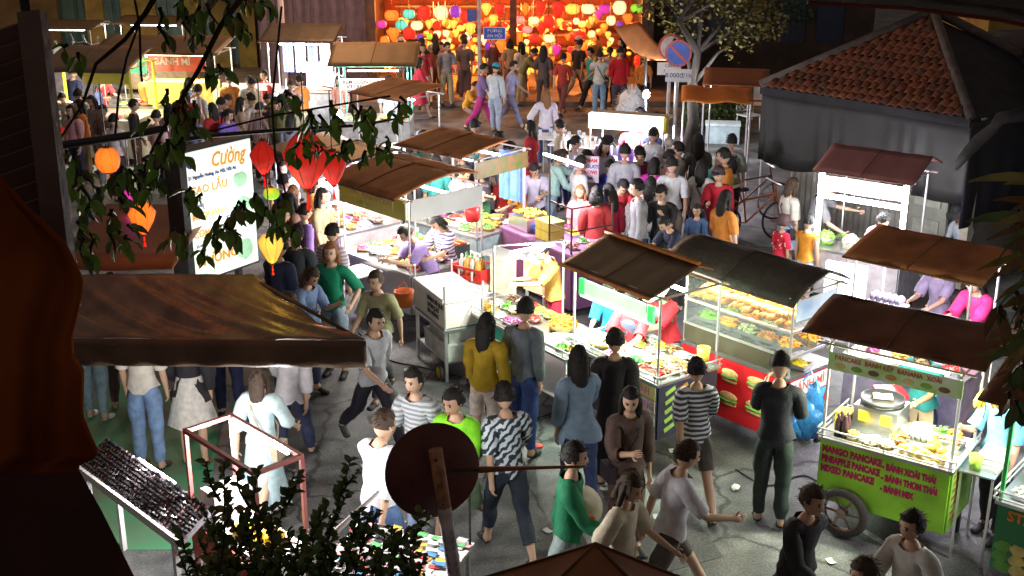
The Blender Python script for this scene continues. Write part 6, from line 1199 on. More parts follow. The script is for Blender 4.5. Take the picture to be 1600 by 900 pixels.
 ('person in a floral red top right of the lit cream menu', 531, 118, dict(at='head', face=-30, pose='stand', shirt=(.6, .3, .3), pants=(.6, .35, .3), h=1.60, hair='bob')),
 ('person in blue jeans behind the small brown roof', 610, 235, dict(face=170, pose='stand', shirt=(.5, .6, .7), pants=(.15, .3, .6), h=1.66)),
 ('person seated low in mauve at the flat-roofed stall', 762, 262, dict(at='head', face=-120, pose='cook', shirt=(.22, .2, .3), pants=BK, h=1.4)),
 ('person with dark hair in dim blue by the left street corner', 300, 170, dict(at='head', face=150, pose='stand', shirt=(.14, .16, .28), pants=BK, h=1.62)),
])
PEOPLE = [o for o in bpy.data.objects if o.name.split('.')[0] == 'person' and o.get('category') == 'person']
for o in PEOPLE:                                   # two printed tops
    if 'zigzag' in o['label']: [c for c in o.children if c.name.startswith('shirt')][0].data.materials[0] = pattern_mat('zigzag_print', (.03, .04, .06), (.6, .7, .76), 5)
    if 'floral' in o['label']: [c for c in o.children if c.name.startswith('shirt')][0].data.materials[0] = pattern_mat('floral_print', (.6, .08, .08), (.75, .6, .5), 14)
    if 'polka' in o['label']: [c for c in o.children if c.name.startswith('shirt')][0].data.materials[0] = spot_mat('spotted_print', (.6, .01, .04), (.85, .75, .75))
COLS = {'black': (.02, .02, .025), 'white': (.7, .7, .7), 'navy': (.03, .04, .12), 'red': (.5, .03, .04), 'grey': (.25, .25, .27), 'pink': (.7, .35, .4), 'sky-blue': (.25, .45, .65), 'khaki': (.4, .33, .2), 'purple': (.2, .08, .35), 'teal': (.04, .3, .3), 'orange': (.7, .25, .04), 'cream': (.7, .62, .48), 'brown': (.15, .08, .05), 'olive': (.16, .16, .06)}
SRC = [o for o in PEOPLE if any(k in o['label'] for k in ('mid crowd', 'long black hair beside', 'navy facing', 'white tee at the right', 'tan tee', 'short hair and a rosy', 'maroon', 'tall person', 'very long black', 'khaki right', 'brick-red', 'grey among the far', 'pale hat', 'purple leaning', 'brown hair and a white cup', 'maroon', 'light grey leaning', 'violet hair bow', 'brown with a straw', 'lavender shirt', 'light-box stall', 'peach at the edge'))]
rz_ = random.Random(77); combos = {}
ZONES = [('in the far-left crowd below the motorbikes', (100, 470), (105, 165), 24), ('in the throng behind the flat-roofed stall', (600, 880), (185, 245), 14), ('in the crowd right of the light-box stall', (900, 1150), (215, 300), 9), ('on the lit pavement before the lanterns', (600, 1010), (142, 172), 16), ('in the line left of the toy stall', (425, 500), (250, 330), 6), ('by the tree and round signs', (985, 1060), (170, 205), 5)]
done = []
for ph, (xa, xb), (ya, yb), n in ZONES:
    k = 0; tries = 0
    while k < n and tries < 400:
        tries += 1; x, y = rz_.uniform(xa, xb), rz_.uniform(ya, yb)
        hp_ = 0 if 'lanterns' in ph else 1.62; p = W(x, y, hp_)
        if any((p.x - q.x) ** 2 + (p.y - q.y) ** 2 < .2 for q in done) or any((p.x - q.location.x) ** 2 + (p.y - q.location.y) ** 2 < .14 for q in PEOPLE): continue
        a_, b_ = rz_.choice(list(COLS) + ['red', 'white', 'cream', 'orange']), rz_.choice(['black', 'navy', 'grey', 'khaki', 'brown', 'white'])
        if (ph, a_, b_) in combos: continue
        combos[(ph, a_, b_)] = 1; done.append(p); clone_person(rz_.choice(SRC), x, y, hp_, rz_.uniform(100, 260) if rz_.random() < .6 else rz_.uniform(-90, 90), COLS[a_], COLS[b_], 'person in a %s top and %s legwear %s' % (a_, b_, ph)); k += 1
p = W(905, 792, 1.0); t = thing('conical_hat', 'big cream conical hat with an orange flower carried at the bottom centre', 'hat', WD(905, 792, 9.6), .4)
MB().lathe([(0, .19), (.10, .11), (.19, .02), (.185, .012), (.09, .10), (0, .17)], n=24).build('hat_body', mat('cream_palm_leaf', (.72, .68, .5), .6, ns=12, na=.15), t, True); MB().ball((.08, -.10, .075), (.045, .02, .035), 8, lump=.4).build('flower', cm((.85, .15, .03)), t); t.rotation_euler = (R(42), R(12), 0)
# ---- motorbikes and bicycle
def motorbike(px, py, rz, col, label):
    p = W(px, py); t = thing('motorbike', label, 'motorbike', p, R(rz), 'motorbikes parked at the back left')
    for x in (-.62, .62):
        w_ = MB().lathe([(.20, -.04), (.26, -.045), (.29, 0), (.26, .045), (.20, .04), (.20, -.04)], (x, 0, .29), 16, axis='y').build('wheel', RUBBER, t, True); MB().lathe([(0, -.03), (.20, -.015), (.20, .015), (0, .03)], (x, 0, .29), 12, axis='y').build('rim', CHROME, w_)
    MB().ball((-.35, 0, .62), (.42, .14, .17), 10).ball((.40, 0, .60), (.12, .16, .30), 8).ball((.05, 0, .42), (.35, .12, .10), 8).build('fairing', cm(col, .25, coat=.6), t, True)
    MB().ball((-.28, 0, .79), (.38, .13, .06), 10).build('seat', BLACK, t, True); MB().tube([(.45, -.3, 1.02), (.38, 0, .96), (.45, .3, 1.02)], .018, 6).build('handlebar', CHROME, t); MB().ball((.50, 0, .86), (.07, .09, .07), 8).build('headlight', GLASS, t, True)
    for s_ in (-1, 1): MB().tube([(.42, s_ * .2, 1.0), (.38, s_ * .26, 1.16)], .008, 4).ball((.38, s_ * .28, 1.19), (.015, .06, .04), 6).build('mirror', CHROME, t)
    return t
MC = [((.3, .35, .55), 'silver-blue'), ((.55, .6, .75), 'pale blue'), ((.45, .03, .03), 'red'), ((.6, .6, .62), 'white'), ((.10, .14, .45), 'navy-blue'), ((.05, .05, .05), 'black'), ((.5, .45, .5), 'grey-lilac'), ((.35, .04, .1), 'maroon')]
for i, (px, py) in enumerate(((112, 118), (135, 122), (152, 108), (98, 132), (172, 104), (195, 100), (212, 98), (85, 110))): motorbike(px, py, 60 + i * 7, MC[i][0], MC[i][1] + ' parked motorbike in the row at the back left')
def bicycle(px, py, rz, label, col):
    p = W(px, py); t = thing('bicycle', label, 'bicycle', p, R(rz)); m = cm(col, .4)
    for x in (-.52, .52):
        w_ = MB().lathe([(.31, -.015), (.34, 0), (.31, .015), (.30, 0), (.31, -.015)], (x, 0, .34), 28, axis='y').build('wheel', RUBBER, t, True); m_ = MB()
        for q in range(12): a = q * .5236; m_.tube([(x, 0, .34), (x + math.cos(a) * .31, 0, .34 + math.sin(a) * .31)], .003, 3)
        m_.build('spokes', m, w_)
    MB().tube([(.52, 0, .34), (.38, 0, .95)], .016, 6).tube([(.42, 0, .80), (-.10, 0, .34), (-.52, 0, .34), (-.18, 0, .72), (.42, 0, .80)], .016, 6).tube([(-.18, 0, .85), (-.10, 0, .34)], .016, 6).build('frame', m, t)
    MB().tube([(.36, -.28, 1.0), (.40, 0, .97), (.36, .28, 1.0)], .013, 6).build('handlebar', CHROME, t); MB().ball((-.20, 0, .90), (.13, .08, .035), 8).build('saddle', BLACK, t, True); MB().box((-.48, 0, .72), (.36, .14, .02)).build('carrier', m, t)
    return t
bicycle(1172, 378, 15, 'orange bicycle standing between the crowd and the light-framed stall', (.75, .18, .04)); bicycle(1165, 345, 10, 'dim dark bicycle parked behind the orange one', (.12, .04, .04))
# ================================================================ plants
def leaf_mesh(L, wd, fold=.25, m=None, name='leaf'):
    v = [(0, 0, 0), (-wd * .42, .3 * L, wd * fold), (0, .3 * L, 0), (wd * .42, .3 * L, wd * fold), (-wd * .5, .55 * L, wd * fold - .04 * L), (0, .55 * L, -.05 * L), (wd * .5, .55 * L, wd * fold - .04 * L), (-wd * .28, .82 * L, -.10 * L + wd * fold * .5), (0, .82 * L, -.13 * L), (wd * .28, .82 * L, -.10 * L + wd * fold * .5), (0, L, -.22 * L)]
    f = [(0, 2, 1), (0, 3, 2), (1, 2, 5, 4), (2, 3, 6, 5), (4, 5, 8, 7), (5, 6, 9, 8), (7, 8, 10), (8, 9, 10)]
    return MB().add(v, f).mesh(name, m, True), v, f
LGREEN = mat('dark_glossy_leaf', (.08, .14, .03), .35, ns=20, na=.4); LOL = mat('olive_leaf', (.24, .24, .05), .45, ns=20, na=.4, col2=(.16, .10, .03)); LBR = mat('dry_brown_leaf', (.20, .10, .03), .6, ns=20, na=.4)
BARK = mat('dark_bark', (.035, .025, .02), .9, ns=25, na=.5, bump=.5)
def leafy(t, stems, L, wd, per, mats, seed, droop=.5, spread=1.0, cap=298, rad=.006, opp=False):
    rn = random.Random(seed); ms = [leaf_mesh(L, wd, .25, m) for m in mats]; n = 0; extra = MB()
    for pts in stems:
        pts = [Vector(p) for p in pts]; MB().tube(pts, [rad * (1.3 - .9 * i / (len(pts) - 1)) for i in range(len(pts))], 5).build('stem', BARK, t, True)
        seg = [(pts[i], pts[i + 1]) for i in range(len(pts) - 1)]; tl = sum((b - a).length for a, b in seg); k = max(3, int(tl * per))
        for i in range(k):
            q = (i + rn.random() * .6) / k * tl
            for a, b in seg:
                if q <= (b - a).length: break
                q -= (b - a).length
            d = (b - a).normalized(); c = a + d * min(q, (b - a).length)
            side = Vector((rn.uniform(-1, 1), rn.uniform(-1, 1), rn.uniform(-.6, .6))).cross(d).normalized()
            dirv = (d * rn.uniform(.2, .9) + side * spread + Vector((0, 0, -droop * rn.uniform(.4, 1.6)))).normalized()
            up = (Vector((0, 0, 1)) + side * rn.uniform(-.6, .6) + Vector((rn.uniform(-.5, .5), rn.uniform(-.8, .2), 0))).normalized()
            x = dirv.cross(up).normalized(); z = x.cross(dirv); M_ = Matrix((x, dirv, z)).transposed().to_4x4(); M_.translation = c
            sc1 = rn.uniform(.65, 1.15); me, v, f = ms[rn.randrange(len(ms))]
            if n < cap: o = inst('leaf', me, t); o.matrix_local = M_ @ Matrix.Scale(sc1, 4)
            else: extra.add([M_ @ (Vector(p_) * sc1) for p_ in v], f, 0)
            n += 1
    if extra.f: extra.build('leaf_cluster', mats[0], t, True)['kind'] = 'stuff'
    return t
def wp(D, *pp): return [WD(x, y, D + (d[0] if d else 0)) for x, y, *d in pp]
# overhanging tree at the left
t = thing('overhanging_tree', 'thin dark tree branches with drooping leaves hanging across the left of the view', 'tree', (0, 0, 0))
limbs = [wp(4.2, (262, -40), (228, 20), (195, 62), (150, 100), (128, 165), (95, 215)), wp(4.3, (205, -30), (218, 40), (220, 110), (222, 128)), wp(4.25, (220, 30), (198, 90), (185, 150), (180, 210)), wp(4.1, (420, -60), (345, 40), (310, 110), (262, 190), (235, 240)), wp(4.6, (440, 10), (425, 160), (430, 245), (446, 300), (440, 350), (415, 372)), wp(4.8, (262, 190), (330, 205), (430, 180), (520, 165), (610, 150))]
for i, l in enumerate(limbs): MB().tube(l, [.012, .010, .008, .007, .005, .004][:len(l)] if i in (0, 3) else .0045, 6).build('branch', BARK, t, True)
tw = []
def tuft(cx, cy, r, n, D, dx=0, dy=1, seed=0):
    rn = random.Random(int(cx * 3 + cy)); out = []
    for i in range(n):
        x, y = cx + rn.uniform(-r, r), cy + rn.uniform(-r, r) * .7; a = rn.uniform(-.9, .9)
        ln = rn.uniform(.5, 1.0) * r; ex, ey = x + math.sin(a) * ln + dx * ln, y + math.cos(a) * ln * dy
        out.append(wp(D + rn.uniform(-.3, .3), (x, y), ((x + ex) / 2 + rn.uniform(-6, 6), (y + ey) / 2), (ex, ey)))
    return out
for a_ in ((285, 20, 42, 8, 4.2), (335, 25, 40, 6, 4.2), (375, 10, 35, 5, 4.2), (340, 115, 22, 3, 4.2), (285, 150, 30, 6, 4.2), (265, 205, 40, 8, 4.2), (250, 275, 34, 7, 4.2), (160, 285, 42, 10, 4.2), (140, 350, 36, 9, 4.2), (120, 245, 26, 5, 4.2), (200, 255, 26, 4, 4.3), (180, 365, 22, 4, 4.3), (285, 360, 24, 5, 4.2), (300, 300, 18, 4, 4.2), (345, 345, 26, 6, 4.3), (385, 320, 24, 6, 4.3), (420, 315, 24, 7, 4.3), (450, 345, 18, 4, 4.3), (330, 395, 16, 2, 4.3), (500, 180, 34, 7, 4.8), (480, 235, 24, 5, 4.8), (545, 180, 28, 6, 4.8), (590, 180, 26, 5, 4.8), (620, 160, 20, 3, 4.8), (600, 225, 20, 4, 4.8), (560, 225, 24, 4, 4.8), (455, 150, 24, 4, 4.8), (120, 80, 18, 2, 4.2)): tw += tuft(*a_)
LLIT = mat('fresh_green_leaf', (.20, .38, .05), .4, ns=20, na=.4); leafy(t, tw, .072, .034, 42, [LLIT, LOL, LLIT, LGREEN, LLIT], 5, droop=1.0)  # lamplight on the leaves is put into this brighter green
# bush in front at the bottom
t = thing('leafy_bush', 'dark small-leaved bush reaching up in front of the street at the bottom left', 'bush', tuple(WD(450, 1000, 3.6)))
t.location = (0, 0, 0); st = []
for (x0, y0, x1, y1) in ((330, 960, 350, 722), (350, 960, 405, 735), (400, 960, 460, 738), (420, 960, 425, 790), (470, 960, 548, 718), (440, 960, 500, 800), (380, 960, 330, 800), (330, 960, 296, 862), (500, 980, 560, 800), (540, 980, 575, 805), (600, 990, 655, 800), (600, 990, 612, 830), (570, 990, 585, 860), (400, 980, 380, 800), (460, 980, 470, 830), (520, 980, 525, 850), (300, 980, 310, 900), (360, 980, 350, 860), (640, 990, 640, 850), (430, 980, 400, 870)):
    dd = random.uniform(-.25, .25); mx, my = (x0 + x1) / 2 + random.uniform(-14, 14), (y0 + y1) / 2; st.append(wp(3.6 + dd, (x0, y0), (mx, my), (x1, y1)))
    for k in range(3):
        q = .3 + .22 * k; bx, by = x0 + (x1 - x0) * q, y0 + (y1 - y0) * q; s_ = random.choice((-1, 1)); st.append(wp(3.6 + dd, (bx, by), (bx + s_ * 16, by - 26), (bx + s_ * random.uniform(18, 34), by - random.uniform(42, 66))))
leafy(t, st, .036, .022, 115, [LGREEN, LGREEN, LOL], 9, droop=-.25, spread=.9, rad=.004)
# strap leaves at the right edge
t = thing('strap_leaf_plant', 'dark plant with long drooping strap leaves at the right edge of the view', 'plant', (0, 0, 0)); rn = random.Random(2)
for i in range(46):
    x0, y0 = 1640 + rn.uniform(-14, 26), rn.uniform(270, 560); ln = rn.uniform(60, 130); a = rn.uniform(-.2, 1.15)
    ex, ey = x0 - math.cos(a) * ln, y0 + math.sin(a) * ln; pts = wp(3.1 + rn.uniform(-.2, .3), (x0, y0), (x0 - math.cos(a) * ln * .5, y0 + math.sin(a) * ln * .35 - 14), (ex, ey))
    m_ = MB(); wv = rn.uniform(.010, .018); vs = []
    for k, (q, wf) in enumerate(((0, .4), (.25, .9), (.5, 1), (.75, .75), (1, .05))):
        P0_, P1_, P2_ = pts; c = (P0_ * (1 - q) ** 2 + P1_ * 2 * q * (1 - q) + P2_ * q * q); u_ = Vector((.25, .5, .8)).normalized() * wv * wf; vs += [c - u_, c + Vector((0, -.003, -.003)), c + u_]
    m_.add(vs, [(3 * k, 3 * k + 1, 3 * k + 4, 3 * k + 3) for k in range(4)] + [(3 * k + 1, 3 * k + 2, 3 * k + 5, 3 * k + 4) for k in range(4)]); m_.build('leaf', [LGREEN, LOL, LBR][i % 3], t, True)
MB().tube(wp(3.2, (1655, 200), (1650, 420), (1665, 700)), .02, 6).build('stem', BARK, t, True)
leafy(t, tuft(1590, 470, 30, 6, 3.2) + tuft(1585, 560, 24, 5, 3.2) + tuft(1575, 620, 14, 2, 3.1) + tuft(1597, 340, 18, 3, 3.2), .075, .03, 30, [LBR, LGREEN], 8, droop=1.2)
# midground trees and hedge
def tree(label, px, py, h, blobs, col, n=2600, lf=.07, tr=.16, name='tree', cat='tree', seed=1, trunkm=BARK):
    p = W(px, py); t = thing(name, label, cat, p); rn = random.Random(seed)
    pts = [Vector((rn.uniform(-.12, .12) * i, rn.uniform(-.1, .1) * i, h * i / 5)) for i in range(6)]
    MB().tube(pts, [tr, tr * .8, tr * .7, tr * .55, tr * .4, tr * .2], 9).build('trunk', trunkm, t, True)
    cr = MB()
    for (x, y, z, r) in blobs:
        c = Vector((x, y, z)); s0 = pts[min(4, max(1, int(z / h * 4)))]
        MB().tube([s0, s0.lerp(c, .55) + Vector((0, 0, .15)), c], [tr * .35, tr * .2, .012], 5).build('limb', trunkm, t, True)
        k = int(n * r * r / sum(q[3] ** 2 for q in blobs))
        for i in range(k):
            v = Vector((rn.gauss(0, 1), rn.gauss(0, 1), rn.gauss(0, .8))); v = v.normalized() * r * rn.random() ** .45; v *= 1 + .4 * noise.noise(c + v * 2.5)
            q = c + v; a = Vector((rn.gauss(0, 1), rn.gauss(0, 1), rn.gauss(0, .6))).normalized() * lf; b = a.cross(Vector((rn.gauss(0, 1), rn.gauss(0, 1), 1))).normalized() * lf * .35
            cr.add([q, q + a * .5 + b, q + a, q + a * .5 - b], [(0, 1, 2, 3)])
    o = cr.build('crown', mat('foliage_' + label[:12], col, .6, ns=1.6, na=.5, col2=tuple(c * .45 for c in col)), t); o['kind'] = 'stuff'; return t
tree('tree with thin yellow-green foliage and a dark trunk right of the round signs', 1076, 238, 3.6, [(-.7, .3, 3.3, .6), (.2, 0, 3.4, .7), (1.1, .2, 3.1, .7), (-.2, .4, 2.6, .45), (.9, -.2, 2.5, .45), (1.6, .3, 2.8, .5), (.4, -.3, 3.9, .7), (1.6, 0, 3.7, .6)], (.16, .13, .02), 2600, .11)
tree('dark-green tree above the tiled house at the upper right', 1222, 120, 3.4, [(-.6, 0, 2.9, .7), (.5, .2, 3.2, .8), (0, -.2, 2.1, .7), (-.9, 0, 2.0, .6), (1.5, .3, 2.9, .8)], (.06, .13, .03), 2600, .15, seed=3)
tree('dim olive tree in front of the far yellow house, upper left', 330, 120, 4.2, [(-.8, 0, 3.2, .8), (.4, 0, 3.5, .9), (1.3, 0, 3.0, .7), (-.1, 0, 2.6, .6)], (.20, .18, .03), 2400, .14, seed=4)
p = W(1125, 215); t = thing('hedge', 'dark leafy hedge under the bright orange awning', 'hedge', (p.x, p.y + .9, 0)); cr = MB(); rn = random.Random(6)
for i in range(2600):
    q = Vector((rn.uniform(-.75, .75), rn.uniform(-.35, .35), rn.uniform(0, 1.15))); q.z *= .8 + .3 * noise.noise(q * 3); a = Vector((rn.gauss(0, 1), rn.gauss(0, 1), rn.gauss(0, .7))).normalized() * .09; b = a.cross(Vector((rn.gauss(0, 1), 1, 1))).normalized() * .03
    cr.add([q, q + a * .5 + b, q + a, q + a * .5 - b], [(0, 1, 2, 3)])
cr.build('foliage', mat('hedge_green', (.06, .10, .025), .6, ns=4, na=.5), t)['kind'] = 'stuff'
for i in range(5): MB().tube([(-.6 + i * .3, 0, 0), (-.55 + i * .3, .05, .8)], .02, 5).build('stem', BARK, t)
# ================================================================ foreground
A_, B_ = W(282, 241, 3.55), W(388, 216, 3.55); d_ = B_ - A_; zb_ = zat(A_.x, A_.y, 442); hs = 3.55 - zb_; wS = d_.length
lbx = thing('menu_light_box', 'tall glowing white menu light box with orange Vietnamese script, standing over the awning', 'sign', (A_.x, A_.y, zb_), math.atan2(d_.y, d_.x))
MB().box((wS / 2, .06, hs / 2), (wS + .05, .12, hs + .05)).build('casing', mat('black_casing', (.02, .018, .018), .4), lbx); MB().box((-.05, .02, hs / 2), (.07, .18, hs + .12)).build('side_frame', BLACK, lbx)
fc = MB().box((wS / 2, -.008, hs / 2), (wS, .02, hs)).build('lit_face', mat('lit_menu_face', (.86, .95, .88), .4, emit=.50, ecol=(.88, .97, .90), ns=3, na=.08), lbx)
OR_ = mat('lit_orange_script', (.75, .32, .03), .5, emit=.3, ecol=(.9, .42, .04)); BL_ = cm((.05, .08, .3)); GR_ = mat('lit_pale_green_print', (.4, .75, .5), .5, emit=.35, ecol=(.45, .8, .5))
txt(fc, 'Cường', (wS * .38, -.022, hs * .90), .17, OR_, shear=.3, bold=.003, squash=.8); txt(fc, '21 Nguyễn Hoàng, An Hội, Hội An', (wS * .05, -.022, hs * .805), .042, BL_, bold=.001, squash=.88)
txt(fc, 'CAO LẦU', (wS * .06, -.022, hs * .70), .095, OR_, bold=.002); txt(fc, 'noodles', (wS * .15, -.022, hs * .63), .05, GR_); txt(fc, 'MÌ QUẢNG', (wS * .06, -.022, hs * .50), .08, OR_, bold=.002); txt(fc, 'CƠM GÀ', (wS * .06, -.022, hs * .36), .08, OR_, bold=.002)
txt(fc, 'NƯỚNG', (wS * .08, -.022, hs * .14), .11, OR_, bold=.004, squash=1.1); txt(fc, 'bánh xèo', (wS * .10, -.022, hs * .045), .055, GR_)
for (u, v, r_) in ((.80, .70, .08), (.82, .50, .08), (.80, .14, .10), (.10, .92, .05)): MB().ball((wS * u, -.02, hs * v), (r_, .006, r_ * .9), 12, lump=.3).build('printed_dish', GR_ if v < .9 else BL_, fc)
for q in range(9): txt(fc, ['25.000đ', 'trà đá', 'bia', 'nem lụi', '30.000đ', 'wonton', '35.000đ', 'nước ép', '20.000đ'][q], (wS * (.08 + .45 * (q % 2)), -.022, hs * (.58 - .045 * q - (.04 if q > 3 else 0))), .036, GR_ if q % 3 else BL_)
for s_ in (.15, .85): MB().box((wS * s_, .12, -.3), (.05, .05, .62)).build('leg', DARKM, lbx)
lamp(lbx, (wS / 2, -.12, hs / 2), 5, (.95, .97, 1), .2)
# the tarpaulin awning
CAN = mat('worn_brown_canvas', (.19, .185, .17), .33, ns=5, na=.35, col2=(.10, .095, .09), bump=.3); FR_ = mat('brown_canvas_fringe', (.15, .095, .06), .45, ns=3, na=.4, bump=.3)
FLc, FRc, BRc, BLc = W(60, 527, 2.5), W(572, 531, 2.5), W(396, 428, 2.85), W(60, 428, 2.85)
awn = thing('canvas_awning', 'worn brown tarpaulin awning with a hanging front edge in the lower left', 'awning', (0, 0, 0))
def cf(u, v):
    p = FLc.lerp(FRc, u).lerp(BLc.lerp(BRc, u), v); f_ = math.sin(u * 26 + v * 12) * .5 + math.sin(u * 61 + v * 16) * .25 + math.sin(u * 9 + v * 3); return p + Vector((0, 0, .034 * f_ * math.sin(min(v, 1) * 2.8 + .25) - .05 * math.sin(v * 3.14)))
MB().sheet(cf, 110, 24, .01).build('canvas', CAN, awn, True)
side = W(640, 470, 2.5); EB = BRc + Vector((.9, 1.0, -.32))
MB().sheet(lambda u, v: FRc.lerp(BRc + Vector((1.0, 1.4, -.35)), u).lerp(BRc, v) + Vector((0, 0, -.03 * math.sin(u * 9) * (1 - v) - .03)), 20, 12, .01).build('hip_canvas', CAN, awn, True) if False else None
MB().sheet(lambda u, v: FLc.lerp(FRc, u) + Vector((0, -.01 - .005 * math.sin(u * 50) * v, -.21 * v - .004)), 90, 4, Vector((0, -.008, 0))).build('hanging_edge', FR_, awn, True)
MB().tube([FLc + Vector((0, .02, -.02)), FRc + Vector((-.02, .02, -.02))], .014, 6).tube([FRc + Vector((-.02, .02, -.02)), BRc + Vector((0, 0, -.04))], .014, 6).build('frame', DARKM, awn)
MB().tube([(FRc.x - .15, FRc.y + .15, 0), (FRc.x - .15, FRc.y + .15, 2.46)], .02, 6).build('post', DARKM, awn) if False else None
ab = thing('rear_tarpaulin', 'flat brown tarpaulin wall behind the awning, left of the menu light box', 'tarpaulin', (0, 0, 0))
q0, q1 = W(60, 434, 2.83), W(262, 434, 2.83)
MB().sheet(lambda u, v: q0.lerp(q1, u) + Vector((0, .12 + .02 * math.sin(u * 9) + 1.5 * v, .02 + .12 * v)), 20, 4, Vector((0, -.012, 0))).build('sheet', mat('dull_brown_tarp', (.26, .12, .06), .6, ns=2, na=.25), ab, True)
# hanging lanterns of the café
for (lb, c, sh, px, py, D, d) in (('glowing orange-red round lantern hanging among the leaves at the left', 'orange', 'round', 168, 250, 8.4, .175), ('glowing orange diamond-shaped lantern below the round one', 'orange', 'diamond', 222, 338, 8.2, .20), ('bright yellow tapered lantern to the right of the menu light box', 'yellow', 'tapered', 424, 388, 8.6, .195), ('tiny red lantern at the far left beside the shutter', 'red', 'oval', 93, 205, 7.5, .07), ('deep-red tapered lantern at the upper right corner of the menu light box', 'red', 'diamond', 411, 246, 8.6, .20), ('violet lantern behind the leaves left of the menu light box', 'magenta', 'tapered', 206, 312, 10, .16), ('large red folded lantern in the middle of the leaves', 'red', 'diamond', 478, 248, 8.8, .36), ('red lantern hanging lowest at the tip of the grey cart roof', 'red', 'tapered', 520, 262, 8.9, .23), ('green glowing lantern just above the yellow one', 'green', 'oval', 424, 302, 8.8, .12)):
    k_ = 1.0 if c != 'red' else .35
    l_ = lantern(lb, c, sh, WD(px, py, D), d, 'café lanterns strung over the awning', k_, 16, .45); lamp(l_, (0, -.0, -d * .9), 1.2, tuple(LC[c]), .05)
cb = tag(MB().tube(wp(6.5, (60, 232), (200, 212), (262, 200)), .024, 6).build('dark_beam', BLACK, None, True), 'dark horizontal beam crossing behind the leaves at the left', 'beam')
cb = tag(MB().tube(wp(6.5, (262, 222), (330, 212), (440, 203), (560, 196), (640, 182)), [.014, .013, .012, .009, .006], 6).build('cable', BLACK, None, True), 'thick dark cable strung from the light box toward the stalls', 'cable')
# shutter
SHM = mat('dark_wooden_shutter', (.09, .045, .035), .6, ns=8, na=.3, bump=.2)
sh_ = thing('louvred_shutter', 'dark wooden louvred shutter at the upper left edge', 'shutter', (0, 0, 0))
def bar(name, a, b, wd, th, par, m=SHM, up=Vector((0, 0, 1))):
    a, b = Vector(a), Vector(b); d = (b - a); y = d.normalized(); x = y.cross(up).normalized(); z = x.cross(y); vs = []
    for e in (a, b):
        for (i, j_) in ((-1, -1), (1, -1), (1, 1), (-1, 1)): vs.append(e + x * wd / 2 * i + z * th / 2 * j_)
    return MB().add(vs, [(3, 2, 1, 0), (4, 5, 6, 7), (0, 1, 5, 4), (1, 2, 6, 5), (2, 3, 7, 6), (3, 0, 4, 7)]).build(name, m, par)
bar('stile', WD(50, 20, 2.3), WD(104, 480, 2.3), .045, .035, sh_, up=Vector((0, 1, 0)))
for i in range(15):
    y = 40 + i * 27.5; bar('slat', WD(-30, y + 32 + i, 2.36), WD(54 + i * 2.2, y + 4, 2.32), .006, .040, sh_, up=Vector((0, -.5, 1)))
cl_ = thing('draped_cloth', 'dark red-brown cloth draped down the left edge of the view', 'cloth', (0, 0, 0)); ed_ = [(-20, 262), (40, 330), (98, 385), (124, 440), (122, 470), (108, 530), (110, 560), (126, 585), (124, 655), (138, 690), (150, 715), (120, 730), (118, 740)]
def clf(u, v):
    i = v * (len(ed_) - 1); k = min(len(ed_) - 2, int(i)); fr = i - k; ex = ed_[k][0] * (1 - fr) + ed_[k + 1][0] * fr; ey = ed_[k][1] * (1 - fr) + ed_[k + 1][1] * fr
    x = -160 + (ex + 160) * u; y = ey - (1 - u) * 40 * (1 - v); return WD(x, y, 2.05 + .02 * math.sin(u * 15 + v * 4) + .01 * math.sin(u * 27 + v * 9) + .05 * u ** 6)
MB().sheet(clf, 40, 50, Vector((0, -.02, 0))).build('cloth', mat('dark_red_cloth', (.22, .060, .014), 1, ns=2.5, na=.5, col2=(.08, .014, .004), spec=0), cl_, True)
el_ = thing('eaves', 'black eaves of the viewer\'s own building at the lower left', 'roof edge', (0, 0, 0))
pp = [(-200, 700), (120, 728), (160, 800), (212, 905), (240, 1010), (-200, 1010)]; front = [WD(x, y, 2.0 + .4 * (x + 200) / 440) for x, y in pp]; back = [q + Vector((0, .03, -.12)) for q in front]; n = len(pp)
MB().add(front + back, [tuple(range(n)), tuple(range(2 * n - 1, n - 1, -1))] + [(i, (i + 1) % n, n + (i + 1) % n, n + i) for i in range(n)]).build('roof_slab', mat('soot_dark_slab', (.05, .012, .008), .9, ns=4, na=.5), el_)  # very dark red-brown slab colour, mottled at random
for i in range(0): bar('edge_tile', WD(148 + i * 10, 722 + i * 34, 2.37), WD(168 + i * 10, 742 + i * 34, 2.40), .05, .03, el_, mat('dark_clay_edge', (.12, .03, .015), .8, ns=9), up=Vector((0, -.6, .8)))
rs = thing('overhead_roof_edge', 'black roof edge of the viewer\'s building along the top right', 'roof edge', (0, 0, 0))
pp = [(1120, -60), (1700, -60), (1700, 62), (1560, 30), (1420, 12), (1262, 3), (1130, -2)]; front = [WD(x, y, 3.4) for x, y in pp]; back = [q + Vector((0, -.6, .25)) for q in front]; n = len(pp)
MB().add(front + back, [tuple(range(n)), tuple(range(2 * n - 1, n - 1, -1))] + [(i, (i + 1) % n, n + (i + 1) % n, n + i) for i in range(n)]).build('board', mat('soot_dark_board', (.03, .008, .006), .9, ns=4), rs)  # near-black red-brown board colour
MB().tube(wp(3.36, (1262, 4), (1420, 13), (1560, 31), (1660, 52)), .006, 6).build('edge_trim', mat('dull_red_trim', (.22, .04, .03), .6), rs)
pt_ = thing('green_parasol', 'underside of a large black-green parasol at the upper left corner', 'parasol', (0, 0, 0))
MB().lathe([(0, .25), (.30, .20), (.55, .08), (.66, -.04), (.65, -.05), (.5, .05), (0, .22)], WD(30, -60, 3.6), 24).build('canopy', mat('black_green_fabric', (.015, .03, .012), .8, ns=5), pt_, True); c0 = WD(30, -60, 3.6); MB().tube([c0 + Vector((0, 0, .25)), c0 + Vector((0, 0, -.6))], .015, 6).build('shaft', DARKM, pt_)
